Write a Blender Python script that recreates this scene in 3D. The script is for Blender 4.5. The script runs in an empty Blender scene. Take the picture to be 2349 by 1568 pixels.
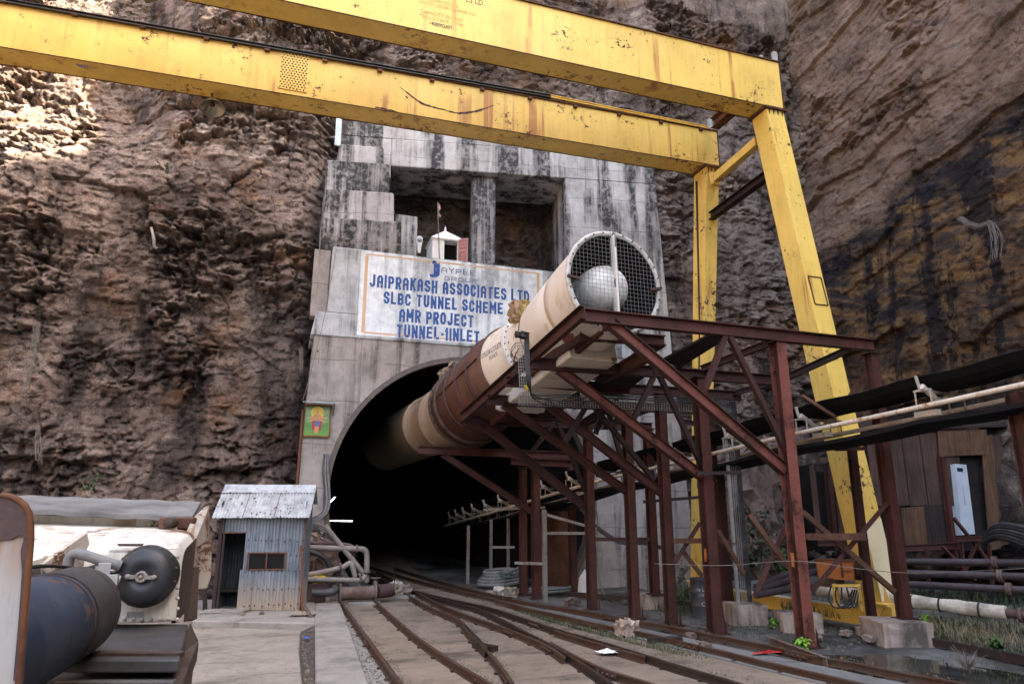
import bpy, bmesh, math, random
import numpy as np
from mathutils import Vector, Matrix
random.seed(7); rng = np.random.default_rng(11)
SC = bpy.context.scene
COL = SC.collection

# ------------------------------------------------------------------ camera
FPX, CAM_H = 1565.0, 2.3
PSI, TH = math.atan(534/1612.), math.atan(388/1565.)
cam = bpy.data.cameras.new("camera"); cam_o = bpy.data.objects.new("camera", cam); COL.objects.link(cam_o)
cam.sensor_width = 36.0; cam.lens = FPX*36/2348; cam.clip_start = 0.1; cam.clip_end = 2000
cam_o.location = (0, 0, CAM_H); cam_o.rotation_euler = (math.pi/2+TH, 0, -PSI)
SC.camera = cam_o

# ------------------------------------------------------------------ sky, sun, exposure
SUN_EL, SUN_AZ = math.radians(40), math.radians(122)      # azimuth clockwise from +Y
w = bpy.data.worlds.new("World"); SC.world = w; w.use_nodes = True
wn = w.node_tree; bgn = wn.nodes["Background"]
sk = wn.nodes.new("ShaderNodeTexSky"); sk.sky_type = 'NISHITA'; sk.sun_disc = False
sk.sun_elevation = SUN_EL; sk.sun_rotation = SUN_AZ; sk.dust_density = 4.0; sk.air_density = 1.0; sk.ozone_density = 0.6
wn.links.new(sk.outputs[0], bgn.inputs[0]); bgn.inputs[1].default_value = 0.15
sl = bpy.data.lights.new("sun", 'SUN'); sl.energy = 5.0; sl.angle = math.radians(0.5); sl.color = (1, .93, .80)
so = bpy.data.objects.new("sun", sl); COL.objects.link(so)
sdir = Vector((math.sin(SUN_AZ)*math.cos(SUN_EL), math.cos(SUN_AZ)*math.cos(SUN_EL), math.sin(SUN_EL)))
so.rotation_euler = (-sdir).to_track_quat('-Z', 'Y').to_euler(); so.location = sdir*100
vs = SC.view_settings; vs.view_transform = 'Standard'; vs.look = 'None'; vs.gamma = 1.0; vs.exposure = 3.25
vs.use_white_balance = True; vs.white_balance_temperature = 7500; vs.white_balance_tint = 12
SC.cycles.max_bounces = 8; SC.cycles.diffuse_bounces = 4; SC.cycles.use_denoising = True

# ------------------------------------------------------------------ survey: sight lines measured on the photograph, each cut at its own real depth
_F = np.array([math.sin(PSI)*math.cos(TH), math.cos(PSI)*math.cos(TH), math.sin(TH)])
_R = np.array([math.cos(PSI), -math.sin(PSI), 0.]); _U = np.cross(_R, _F)
_FH = np.array([math.sin(PSI), math.cos(PSI), 0.])
def _ray(x, y): return _F*FPX+_R*(x-1174)-_U*(y-784)
def _at(r, k): return Vector((r[0]*k, r[1]*k, CAM_H+r[2]*k))
def pz(x, y, z=0.): r = _ray(x, y); return _at(r, (z-CAM_H)/r[2])
def py(x, y, Y): r = _ray(x, y); return _at(r, Y/r[1])
def px(x, y, X): r = _ray(x, y); return _at(r, X/r[0])
def pd(x, y, d): r = _ray(x, y); return _at(r, d/(r@_FH))
def V(*a): return Vector(a)

# ------------------------------------------------------------------ mesh builder
WORLD = {}
class MB:
    def __init__(s): s.v = []; s.f = []; s.sm = []; s.mi = []; s.cur = 0
    def add(s, vs, fs, smooth=False):
        o = len(s.v); s.v += [tuple(p) for p in vs]
        for f in fs: s.f.append([o+i for i in f]); s.sm.append(smooth); s.mi.append(s.cur)
        return s
    def box(s, c, size, rz=0., M=None):
        hx, hy, hz = size[0]/2, size[1]/2, size[2]/2
        pts = [V(x, y, z) for z in (-hz, hz) for y in (-hy, hy) for x in (-hx, hx)]
        if M is None: M = Matrix.Rotation(rz, 3, 'Z')
        return s.add([M @ p + Vector(c) for p in pts], [(0,2,3,1),(4,5,7,6),(0,1,5,4),(1,3,7,5),(3,2,6,7),(2,0,4,6)])
    def hexa(s, p):      # 8 corners, bottom ring then top ring
        return s.add(p, [(3,2,1,0),(4,5,6,7),(0,1,5,4),(1,2,6,5),(2,3,7,6),(3,0,4,7)])
    def profile(s, prof, p0, p1, up=(0,0,1), closed=True):   # prof: (side, up) pairs swept from p0 to p1
        p0, p1 = Vector(p0), Vector(p1); a = (p1-p0).normalized(); sd = a.cross(Vector(up)).normalized(); u = sd.cross(a)
        n = len(prof)
        vs = [p+sd*q[0]+u*q[1] for p in (p0, p1) for q in prof]
        fs = [(i, (i+1) % n, n+(i+1) % n, n+i) for i in range(n)]
        fs += [tuple(range(n-1, -1, -1)), tuple(range(n, 2*n))]
        return s.add(vs, fs)
    def ibeam(s, p0, p1, h, b, up=(0,0,1), tf=.016, tw=.012, webslot=None):
        H, B, T = h/2, b/2, tw/2
        s.profile([(-B,-H),(B,-H),(B,-H+tf),(T,-H+tf),(T,H-tf),(B,H-tf),(B,H),(-B,H),(-B,H-tf),(-T,H-tf),(-T,-H+tf),(-B,-H+tf)], p0, p1, up)
        if webslot is not None: s.mi[-14+3] = webslot; s.mi[-14+9] = webslot
        return s
    def channel(s, p0, p1, h, b, up=(0,0,1), t=.014, flip=1):
        H = h/2; q = [(0,-H),(b,-H),(b,-H+t),(t,-H+t),(t,H-t),(b,H-t),(b,H),(0,H)]
        if flip < 0: q = [(-x, y) for x, y in q][::-1]
        return s.profile(q, p0, p1, up)
    def angle(s, p0, p1, a, up=(0,0,1), t=.01):
        return s.profile([(-a/2,-a/2),(a/2,-a/2),(a/2,-a/2+t),(-a/2+t,-a/2+t),(-a/2+t,a/2),(-a/2,a/2)], p0, p1, up)
    def bar(s, p0, p1, wd, ht, up=(0,0,1)):
        return s.profile([(-wd/2,-ht/2),(wd/2,-ht/2),(wd/2,ht/2),(-wd/2,ht/2)], p0, p1, up)
    def tube(s, pts, r, n=12, caps=True, smooth=True):
        pts = [Vector(p) for p in pts]; m = len(pts)
        rr = r if hasattr(r, '__len__') else [r]*m
        t0 = (pts[1]-pts[0]).normalized(); ref = V(0,0,1) if abs(t0.z) < .9 else V(1,0,0)
        u = t0.cross(ref).normalized(); vs = []
        for i in range(m):
            t = (pts[min(i+1, m-1)]-pts[max(i-1, 0)]).normalized()
            u = (u-t*u.dot(t)).normalized(); w_ = t.cross(u)
            for k in range(n):
                a = 2*math.pi*k/n; vs.append(pts[i]+(u*math.cos(a)+w_*math.sin(a))*rr[i])
        fs = [(i*n+k, i*n+(k+1) % n, (i+1)*n+(k+1) % n, (i+1)*n+k) for i in range(m-1) for k in range(n)]
        s.add(vs, fs, smooth)
        if caps:
            s.add(vs[:n], [tuple(range(n-1, -1, -1))]); s.add(vs[-n:], [tuple(range(n))])
        return s
    def lathe(s, prof, p0, axis, n=32, smooth=True, ref=None):  # prof: (radius, distance along the axis)
        a = Vector(axis).normalized(); r_ = Vector(ref) if ref else (V(0,0,1) if abs(a.z) < .9 else V(1,0,0))
        u = a.cross(r_).normalized(); w_ = a.cross(u); vs = []
        for r, d in prof:
            for k in range(n):
                t = 2*math.pi*k/n; vs.append(Vector(p0)+a*d+(u*math.cos(t)+w_*math.sin(t))*max(r, 1e-4))
        m = len(prof)
        fs = [(i*n+(k+1) % n, i*n+k, (i+1)*n+k, (i+1)*n+(k+1) % n) for i in range(m-1) for k in range(n)]
        return s.add(vs, fs, smooth)
    def prism(s, poly, ext):       # planar polygon (3D points) pushed along ext
        n = len(poly); e = Vector(ext); P = [Vector(p) for p in poly]
        nn = V(0,0,0)
        for i in range(n): nn += P[i].cross(P[(i+1) % n])
        if nn.dot(e) < 0: P = P[::-1]
        return s.add(P+[p+e for p in P], [tuple(range(n-1, -1, -1)), tuple(range(n, 2*n))]+[(i, (i+1) % n, n+(i+1) % n, n+i) for i in range(n)])
    def rough_box(s, c, size, rz=0., amp=.03, n=4, seed=0, round_=.0):   # a cast or broken block with uneven faces
        r = random.Random(seed); bm = bmesh.new(); bmesh.ops.create_cube(bm, size=1)
        bmesh.ops.subdivide_edges(bm, edges=bm.edges[:], cuts=n, use_grid_fill=True)
        M = Matrix.Rotation(rz, 3, 'Z'); off = {}
        for v in bm.verts:
            p = v.co.copy(); q = p*(1-round_)+p.normalized()*.62*round_
            v.co = M @ V(q.x*size[0]+r.uniform(-amp, amp), q.y*size[1]+r.uniform(-amp, amp), q.z*size[2]+r.uniform(-amp, amp)) + Vector(c)
        bm.verts.index_update()
        s.add([v.co for v in bm.verts], [[v.index for v in f.verts] for f in bm.faces]); bm.free(); return s
    def build(s, name, mat, parent=None, bevel=0., segs=1, origin=None, fix=True):
        me = bpy.data.meshes.new(name)
        pts = np.array(s.v, float)
        if parent is not None: org = WORLD[parent.name]
        elif origin is not None: org = Vector(origin)
        else: org = V(pts[:,0].mean(), pts[:,1].mean(), pts[:,2].min())
        me.from_pydata([tuple(p) for p in (pts-np.array(org))], [], s.f)
        me.polygons.foreach_set("use_smooth", s.sm)
        if fix and len(s.f) < 40000:
            bm = bmesh.new(); bm.from_mesh(me); bmesh.ops.recalc_face_normals(bm, faces=bm.faces); bm.to_mesh(me); bm.free()
        me.update(); o = bpy.data.objects.new(name, me); COL.objects.link(o)
        for m_ in (mat if isinstance(mat, (list, tuple)) else [mat]): me.materials.append(m_)
        me.polygons.foreach_set("material_index", s.mi)
        if parent is not None: o.parent = parent
        else: o.location = org
        WORLD[o.name] = org
        if bevel: 
            b = o.modifiers.new("bevel", 'BEVEL'); b.width = bevel; b.segments = segs; b.limit_method = 'ANGLE'; b.angle_limit = math.radians(40)
        return o
def tag(o, label, cat, group=None):
    o["label"] = label; o["category"] = cat
    if group: o["group"] = group
    return o
def thing(name, label, cat, loc, group=None):
    o = bpy.data.objects.new(name, None); COL.objects.link(o); o.location = loc; o.empty_display_size = .2
    WORLD[o.name] = Vector(loc); return tag(o, label, cat, group)
def setting(o, kind="structure", label=None):
    o["kind"] = kind
    if label: o["label"] = label
    return o
def smooth_path(pts, k=6):     # Catmull-Rom through the points
    P = [Vector(p) for p in pts]; P = [P[0]*2-P[1]]+P+[P[-1]*2-P[-2]]; out = []
    for i in range(1, len(P)-2):
        a, b, c, d = P[i-1:i+3]
        for j in range(k):
            t = j/k; out.append(.5*((2*b)+(c-a)*t+(2*a-5*b+4*c-d)*t*t+(3*b-a-3*c+d)*t**3))
    return out+[P[-2]]
def lettering(body, mat, parent, origin, xdir, updir, height, width=None, bold=0., name="lettering", wrap=None, shear=0., spc=1.):
    cu = bpy.data.curves.new("t", 'FONT'); cu.body = body; cu.size = 1.0; cu.space_character = spc; cu.offset = bold; cu.shear = shear; cu.resolution_u = 3
    cu.extrude = 0.0
    ob = bpy.data.objects.new("t", cu); COL.objects.link(ob); dg = bpy.context.evaluated_depsgraph_get()
    me = bpy.data.meshes.new_from_object(ob.evaluated_get(dg)); bpy.data.objects.remove(ob); bpy.data.curves.remove(cu)
    n = len(me.vertices); co = np.zeros(n*3); me.vertices.foreach_get("co", co); co = co.reshape(-1, 3)
    mn, mx = co.min(0), co.max(0); sy = height/(mx[1]-mn[1]); sx = width/(mx[0]-mn[0]) if width else sy
    xd = Vector(xdir).normalized(); ud = Vector(updir).normalized(); o0 = Vector(origin)
    X = (co[:,0]-mn[0])*sx; Y = (co[:,1]-mn[1])*sy
    pts = [wrap(x, y) for x, y in zip(X, Y)] if wrap else [o0+xd*x+ud*y for x, y in zip(X, Y)]
    mb = MB(); mb.add(pts, [list(p.vertices) for p in me.polygons]); bpy.data.meshes.remove(me)
    return mb.build(name, mat, parent, fix=False)

# hand-painted block capitals: each letter a few straight brush strokes in a 1 x 1 cell
GLY = {'J': [[(.85,1),(.85,.2),(.6,.07),(.3,.07),(.07,.25)]], 'A': [[(.08,0),(.08,.75),(.32,.93),(.68,.93),(.92,.75),(.92,0)],[(.08,.42),(.92,.42)]], 'I': [[(.5,0),(.5,1)]],
 'P': [[(.08,0),(.08,.93),(.70,.93),(.92,.78),(.92,.58),(.70,.45),(.08,.45)]], 'R': [[(.08,0),(.08,.93),(.70,.93),(.92,.78),(.92,.60),(.70,.47),(.08,.47)],[(.5,.47),(.92,0)]],
 'K': [[(.08,0),(.08,1)],[(.92,1),(.12,.45)],[(.35,.6),(.92,0)]], 'S': [[(.92,.75),(.72,.93),(.28,.93),(.08,.78),(.08,.62),(.92,.38),(.92,.22),(.72,.07),(.28,.07),(.08,.25)]], 'H': [[(.08,0),(.08,1)],[(.92,0),(.92,1)],[(.08,.5),(.92,.5)]],
 'O': [[(.3,.07),(.7,.07),(.92,.25),(.92,.75),(.7,.93),(.3,.93),(.08,.75),(.08,.25),(.3,.07)]], 'C': [[(.92,.72),(.7,.93),(.3,.93),(.08,.75),(.08,.25),(.3,.07),(.7,.07),(.92,.28)]], 'T': [[(0,.93),(1,.93)],[(.5,.93),(.5,0)]],
 'E': [[(.92,.93),(.08,.93),(.08,.07),(.92,.07)],[(.08,.5),(.75,.5)]], 'L': [[(.08,1),(.08,.07),(.92,.07)]], 'D': [[(.08,.07),(.08,.93),(.62,.93),(.92,.7),(.92,.3),(.62,.07),(.08,.07)]],
 'B': [[(.08,.07),(.08,.93),(.65,.93),(.88,.8),(.88,.62),(.70,.5),(.92,.36),(.92,.2),(.68,.07),(.08,.07)],[(.08,.5),(.70,.5)]], 'U': [[(.08,1),(.08,.25),(.3,.07),(.7,.07),(.92,.25),(.92,1)]], 'N': [[(.08,0),(.08,1)],[(.08,.95),(.92,.05)],[(.92,0),(.92,1)]],
 'M': [[(.05,0),(.05,1)],[(.05,.95),(.5,.35),(.95,.95)],[(.95,0),(.95,1)]], '1': [[(.6,0),(.6,1)],[(.6,.98),(.25,.75)]], '-': [[(.1,.48),(.9,.48)]], 'G': [[(.92,.75),(.7,.93),(.3,.93),(.08,.75),(.08,.25),(.3,.07),(.7,.07),(.92,.25),(.92,.45),(.55,.45)]], 'Y': [[(.05,1),(.5,.5),(.95,1)],[(.5,.5),(.5,0)]]}
WID = {'I': .34, '1': .45, '-': .5, ' ': .42, 'M': 1.25, 'L': .9}
def brush(txt, mat, parent, x0, z0, x1, h, Y, wt=.19, seed=1, name="lettering", drop=0.):
    r = random.Random(seed); tot = sum(WID.get(c, 1.)+.30 for c in txt)-.30; u = (x1-x0)/tot; x = x0; mb = MB(); k = 0
    for c in txt+' ':
        if c == ' ' and mb.v: mb.build(name, mat, parent, fix=False); mb = MB()
        w_ = WID.get(c, 1.)*u; jz = r.uniform(-.012, .012)
        for st in GLY.get(c, []):
            for (a, b) in zip(st, st[1:]):
                t2 = wt*h*.5*r.uniform(.9, 1.08); ins = min(.4*w_, t2*.9) if c not in 'I1' else 0
                q = [V(x+(ins+(w_-2*ins)*min(1, max(0, (px_-.08)/.84))), 0, z0+jz+(t2+(h-2*t2)*pz_)) for px_, pz_ in (a, b)]
                d = (q[1]-q[0]).normalized(); n = V(-d.z, 0, d.x)*t2; e = d*t2*.85; yy = V(0, Y-.0004*k, 0); k = (k+1) % 9
                mb.add([q[0]-e-n+yy, q[1]+e-n+yy, q[1]+e+n+yy, q[0]-e+n+yy], [(0, 1, 2, 3)])
        x += w_+.30*u

# ------------------------------------------------------------------ material graphs
class NT:
    def __init__(s, name):
        s.m = bpy.data.materials.new(name); s.m.use_nodes = True; s.t = s.m.node_tree; s.N = s.t.nodes; s.L = s.t.links
        s.bs = s.N["Principled BSDF"]; s.pos = s.N.new("ShaderNodeNewGeometry").outputs["Position"]
    def ln(s, a, sock):
        if isinstance(a, bpy.types.NodeSocket): s.L.new(a, sock)
        elif hasattr(a, '__len__'): sock.default_value = (*a, 1) if len(sock.default_value) == 4 and len(a) == 3 else a
        else: sock.default_value = a
    def vec(s, sc=(1,1,1), off=(0,0,0), src=None, rot=(0,0,0)):
        n = s.N.new("ShaderNodeMapping"); s.ln(src or s.pos, n.inputs[0]); n.inputs[1].default_value = off; n.inputs[2].default_value = rot; n.inputs[3].default_value = sc; return n.outputs[0]
    def noise(s, scale, det=5, rough=.6, v=None, dist=0., out=0):
        n = s.N.new("ShaderNodeTexNoise"); s.ln(v or s.pos, n.inputs["Vector"]); n.inputs["Scale"].default_value = scale
        n.inputs["Detail"].default_value = det; n.inputs["Roughness"].default_value = rough; n.inputs["Distortion"].default_value = dist; return n.outputs[out]
    def vor(s, scale, v=None, feat='F1', out=0):
        n = s.N.new("ShaderNodeTexVoronoi"); n.feature = feat; s.ln(v or s.pos, n.inputs["Vector"]); n.inputs["Scale"].default_value = scale; return n.outputs[out]
    def wave(s, scale, v=None, dist=0., axis='X', prof='SIN'):
        n = s.N.new("ShaderNodeTexWave"); n.bands_direction = axis; n.wave_profile = prof; s.ln(v or s.pos, n.inputs["Vector"]); n.inputs["Scale"].default_value = scale; n.inputs["Distortion"].default_value = dist; return n.outputs[1]
    def ramp(s, f, stops, interp='LINEAR'):
        n = s.N.new("ShaderNodeValToRGB"); s.ln(f, n.inputs[0]); n.color_ramp.interpolation = interp; e = n.color_ramp.elements
        while len(e) < len(stops): e.new(.5)
        for q, (p, c) in zip(e, stops):
            q.position = p; q.color = (*c, 1) if hasattr(c, '__len__') else (c, c, c, 1)
        return n.outputs[0]
    def mix(s, a, b, f, mode='MIX'):
        n = s.N.new("ShaderNodeMix"); n.data_type = 'RGBA'; n.blend_type = mode
        s.ln(f, n.inputs[0]); s.ln(a, n.inputs[6]); s.ln(b, n.inputs[7]); return n.outputs[2]
    def op(s, o, a, b=0., clamp=False):
        n = s.N.new("ShaderNodeMath"); n.operation = o; n.use_clamp = clamp; s.ln(a, n.inputs[0]); s.ln(b, n.inputs[1]); return n.outputs[0]
    def step(s, x, a, b):       # 0 below a, 1 above b
        n = s.N.new("ShaderNodeMapRange"); n.clamp = True; s.ln(x, n.inputs[0]); n.inputs[1].default_value = a; n.inputs[2].default_value = b; return n.outputs[0]
    def xyz(s, v=None):
        n = s.N.new("ShaderNodeSeparateXYZ"); s.ln(v or s.pos, n.inputs[0]); return n.outputs
    def comb(s, x, y, z):
        n = s.N.new("ShaderNodeCombineXYZ"); s.ln(x, n.inputs[0]); s.ln(y, n.inputs[1]); s.ln(z, n.inputs[2]); return n.outputs[0]
    def attr(s, name):
        n = s.N.new("ShaderNodeAttribute"); n.attribute_name = name; return n.outputs
    def bump(s, h, st=.3, d=.05, nrm=None):
        n = s.N.new("ShaderNodeBump"); n.inputs["Strength"].default_value = st; n.inputs["Distance"].default_value = d; s.ln(h, n.inputs["Height"])
        if nrm: s.ln(nrm, n.inputs["Normal"])
        return n.outputs[0]
    def out(s, col, rough=.8, metal=0., nrm=None, spec=.3):
        s.ln(col, s.bs.inputs["Base Color"]); s.ln(rough, s.bs.inputs["Roughness"]); s.ln(metal, s.bs.inputs["Metallic"]); s.bs.inputs["Specular IOR Level"].default_value = spec
        if nrm: s.ln(nrm, s.bs.inputs["Normal"])
        return s.m
M = {}
# ------------------------------------------------------------------ materials
def m_rock():
    t = NT("rock"); a = t.noise(.28, 6, .62); b = t.noise(1.1, 7, .65); c = t.noise(7, 6, .7)
    f = t.op('ADD', t.op('MULTIPLY', a, .45), t.op('ADD', t.op('MULTIPLY', b, .4), t.op('MULTIPLY', c, .22)))
    col = t.ramp(f, [(.41, (.034,.028,.026)), (.48, (.116,.087,.074)), (.55, (.212,.158,.134)), (.66, (.40,.315,.265))])
    col = t.mix(col, (.28,.130,.056), t.op('MULTIPLY', t.step(t.noise(.42, 5, .6, t.vec(off=(7,3,1))), .54, .66), .45))
    col = t.mix(col, (.235,.190,.170), t.op('MULTIPLY', t.step(t.noise(.33, 5, .6, t.vec(off=(31,9,4))), .50, .62), .6))
    st = t.noise(1, 6, .65, t.vec((.75, .75, .16)))
    low = t.step(t.xyz()[2], 12, 2)
    dk = t.step(t.op('ADD', st, t.op('MULTIPLY', low, .11)), .545, .64)
    col = t.mix(col, (.036,.031,.030), t.op('MULTIPLY', dk, .78))
    # joint lines
    j = t.vor(1.5, t.mix(t.vec((.8, .8, 1.6)), t.noise(2.2, 5, .7, out=1), .30), 'DISTANCE_TO_EDGE')
    col = t.mix(col, (.02,.017,.015), t.op('MULTIPLY', t.step(j, .016, .0), .4))
    h = t.op('ADD', t.op('MULTIPLY', t.noise(5, 8, .75), 1.0), t.op('MULTIPLY', t.noise(26, 5, .75), .75))
    h = t.op('ADD', h, t.op('MULTIPLY', t.step(j, 0, .05), .35))
    col = t.mix(col, t.mix((.62,)*3, (1.42,)*3, t.step(t.noise(22, 5, .75), .36, .64)), .8, 'MULTIPLY')
    return t.out(col, .92, nrm=t.bump(h, .95, .11), spec=.12)
def m_rock_right():
    t = NT("stained_rock"); x, y, z = t.xyz()
    wob = t.op('MULTIPLY', t.op('SUBTRACT', t.noise(.45, 6, .6), .5), 2.6)
    lv = t.op('ADD', t.op('ADD', z, t.op('MULTIPLY', y, .27)), wob)          # height along the dipping beds
    jit = t.mix(t.pos, t.noise(.9, 4, .6, out=1), .30, 'ADD')
    bed = t.vec((1, 1, 1), rot=(math.radians(-15), 0, 0), src=jit)
    bx = t.noise(1, 7, .66, t.vec((.5, .40, 1.7), src=bed), 1.2)
    a = t.noise(.5, 6, .6); c = t.noise(9, 6, .72)
    up = t.ramp(t.op('ADD', t.op('MULTIPLY', a, .5), t.op('ADD', t.op('MULTIPLY', bx, .35), t.op('MULTIPLY', c, .2))),
                [(.42, (.085,.060,.047)), (.50, (.185,.122,.090)), (.60, (.265,.180,.135)), (.7, (.36,.26,.195))])
    up = t.mix(up, (.085,.066,.062), t.op('MULTIPLY', t.step(bx, .54, .64), .7))
    lo = t.ramp(t.op('ADD', t.op('MULTIPLY', bx, .55), t.op('ADD', t.op('MULTIPLY', t.noise(1.3, 7, .7), .35), t.op('MULTIPLY', c, .12))),
                [(.42, (.030,.025,.024)), (.49, (.080,.052,.037)), (.54, (.155,.090,.046)), (.60, (.215,.118,.050)), (.72, (.22,.16,.12))])
    run = t.noise(1, 6, .68, t.vec((.95, .85, .075), src=t.mix(t.pos, t.noise(.7, 5, .65, out=1), .3, 'ADD')), .35)
    lo = t.mix(lo, (.015,.013,.015), t.op('MULTIPLY', t.step(run, .53, .585), .9))
    band = t.op('MULTIPLY', t.step(lv, 17.0, 17.8), t.step(lv, 19.4, 18.6))
    lo = t.mix(lo, (.019,.017,.020), t.op('MULTIPLY', band, t.step(t.noise(.9, 6, .66, t.vec((1, .5, 2), src=bed)), .42, .54)))
    deep = t.step(z, 10.0, 5.0)
    lo = t.mix(lo, (.030,.025,.024), t.op('MULTIPLY', t.op('MULTIPLY', deep, .85), t.step(t.noise(.8, 6, .6), .40, .56)))
    col = t.mix(lo, up, t.step(t.op('ADD', lv, t.op('MULTIPLY', t.op('SUBTRACT', t.noise(1.4, 6, .68), .5), 3.0)), 18.3, 19.7))
    seam = t.wave(.33, t.comb(0, 0, lv), 0, 'Z', 'SAW')
    col = t.mix(col, (.02,.016,.015), t.op('MULTIPLY', t.step(seam, .97, .995), t.step(t.noise(.7, 3, .5), .40, .55)))
    h = t.op('ADD', t.op('MULTIPLY', t.noise(6, 8, .75), 1.0), t.op('ADD', t.op('MULTIPLY', t.noise(30, 5, .75), .8), t.op('MULTIPLY', t.noise(1, 6, .65, t.vec((1.5, 1.5, 5), src=bed)), .45)))
    col = t.mix(col, t.mix((.68,)*3, (1.35,)*3, t.step(t.noise(22, 5, .75), .36, .64)), .8, 'MULTIPLY')
    return t.out(col, .9, nrm=t.bump(h, .85, .08), spec=.12)
def m_concrete(name, base=(.36,.325,.30), stain=.5, lines=1.2, dark=(.034,.033,.034), warm=.25, wet=0.):
    t = NT(name); x, y, z = t.xyz()
    a = t.noise(.55, 6, .62); c = t.noise(5, 7, .7)
    f = t.op('ADD', t.op('MULTIPLY', a, .6), t.op('MULTIPLY', c, .4)); B = Vector(base)
    col = t.ramp(f, [(.34, tuple(B*.55)), (.50, tuple(B)), (.66, tuple(B*1.35))])
    col = t.mix(col, (.34,.245,.20), t.op('MULTIPLY', t.step(t.noise(.4, 4, .55, t.vec(off=(5,5,5))), .46, .62), warm))
    st = t.noise(1, 6, .66, t.vec((1.7, 1.7, .085))); bl = t.noise(.42, 6, .68, t.vec(off=(11,2,6)))
    k = t.op('MULTIPLY', t.step(t.op('ADD', t.op('MULTIPLY', st, .72), t.op('MULTIPLY', bl, .38)), .585-.105*stain, .675-.105*stain), min(1., .62+.45*stain))
    k = t.op('MULTIPLY', k, t.step(c, .28, .52))
    col = t.mix(col, dark, k)
    wh = t.step(t.noise(1, 6, .7, t.vec((2.6, 2.6, .22), off=(3,8,2))), .60, .70)
    col = t.mix(col, (.55,.53,.51), t.op('MULTIPLY', wh, .5))
    h = t.op('ADD', t.op('MULTIPLY', c, .5), t.op('MULTIPLY', t.noise(30, 4, .7), .25))
    if lines:
        wv = t.op('ADD', z, t.op('MULTIPLY', t.noise(.6, 3, .5), .25))
        lz = t.step(t.op('ABSOLUTE', t.op('SUBTRACT', t.op('FRACT', t.op('DIVIDE', wv, lines)), .5)), .018, .008)
        lx = t.step(t.op('ABSOLUTE', t.op('SUBTRACT', t.op('FRACT', t.op('DIVIDE', t.op('ADD', x, t.op('MULTIPLY', y, .6)), lines*1.02)), .5)), .011, .004)
        lx2 = t.step(t.op('ABSOLUTE', t.op('SUBTRACT', t.op('FRACT', t.op('DIVIDE', wv, lines/3)), .5)), .03, .008)
        L = t.op('MAXIMUM', t.op('MULTIPLY', lz, t.step(t.noise(1.3, 3, .5), .36, .46)), t.op('MAXIMUM', t.op('MULTIPLY', lx, t.step(t.noise(1.1, 3, .5, t.vec(off=(4,4,4))), .50, .56)), t.op('MULTIPLY', lx2, .18)))
        col = t.mix(col, (.11,.10,.093), t.op('MULTIPLY', L, .5)); h = t.op('SUBTRACT', h, t.op('MULTIPLY', L, .5))
        pit = t.step(t.vor(.83), .045, .03); col = t.mix(col, (.03,.028,.027), t.op('MULTIPLY', pit, .8))
    return t.out(col, .88, nrm=t.bump(h, .45, .03), spec=.2)
def m_paint(name, base, rust=.5, chip=(.075,.040,.035), streak=(.36,.13,.035), rough=.5, sc=1., dirt=.3, chipsize=5., metal=0.):
    t = NT(name); B = Vector(base)
    a = t.noise(.8*sc, 4, .55); col = t.ramp(a, [(.3, tuple(B*.82)), (.5, tuple(B)), (.7, tuple(B*1.1))])
    sv = t.noise(1, 4, .6, t.vec((3.1*sc, 3.1*sc, .10*sc)))
    col = t.mix(col, streak, t.op('MULTIPLY', t.op('MULTIPLY', t.step(sv, .60-.05*rust, .68-.05*rust), t.step(t.noise(.5*sc, 3, .55, t.vec(off=(2,9,4))), .44, .56)), min(.95, .35+.6*rust)))
    pale = t.noise(1, 5, .65, t.vec((1.3*sc, 1.3*sc, .35*sc), off=(8,3,1))); col = t.mix(col, tuple(min(.85, c*1.08+.05) for c in B), t.op('MULTIPLY', t.step(pale, .46, .66), .5))
    gr = t.noise(1, 5, .7, t.vec((9*sc, 9*sc, 1.2*sc)))
    col = t.mix(col, tuple(B*.45), t.op('MULTIPLY', t.step(gr, .52, .75), dirt))
    cl = t.noise(chipsize*sc, 7, .72); big = t.noise(.9*sc, 4, .6, t.vec(off=(9,1,2)))
    k = t.step(t.op('ADD', t.op('MULTIPLY', cl, .62), t.op('MULTIPLY', big, .38)), .638-.06*rust, .655-.06*rust)
    halo = t.step(t.op('ADD', t.op('MULTIPLY', cl, .62), t.op('MULTIPLY', big, .38)), .60-.06*rust, .67-.06*rust)
    col = t.mix(col, streak, t.op('MULTIPLY', halo, .35)); col = t.mix(col, chip, k)
    h = t.op('ADD', t.op('MULTIPLY', t.noise(60*sc, 3, .6), .12), t.op('MULTIPLY', k, -.6))
    return t.out(col, t.mix((rough,)*3, (.9,)*3, k), metal, t.bump(h, .35, .004), .4)
def m_steel(name, base, rusty, amt=.5, rough=.7):     # red oxide primer breaking into rust
    t = NT(name); B, R_ = Vector(base), Vector(rusty)
    a = t.noise(1.6, 6, .66); b = t.noise(11, 6, .72); st = t.noise(1, 5, .65, t.vec((5, 5, .5)))
    f = t.op('ADD', t.op('MULTIPLY', a, .45), t.op('ADD', t.op('MULTIPLY', b, .3), t.op('MULTIPLY', st, .25)))
    k = t.step(f, .58-.2*amt, .66-.2*amt)
    col = t.mix(t.ramp(b, [(.3, tuple(B*.75)), (.7, tuple(B*1.15))]), t.ramp(t.noise(24, 5, .7), [(.3, tuple(R_*.45)), (.5, tuple(R_)), (.72, (R_[0]*2.0, R_[1]*1.7, R_[2]*1.2))]), k)
    h = t.op('ADD', t.op('MULTIPLY', b, .5), t.op('MULTIPLY', t.noise(70, 3, .6), .3))
    return t.out(col, rough, 0, t.bump(h, .35, .006), .35)
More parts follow.
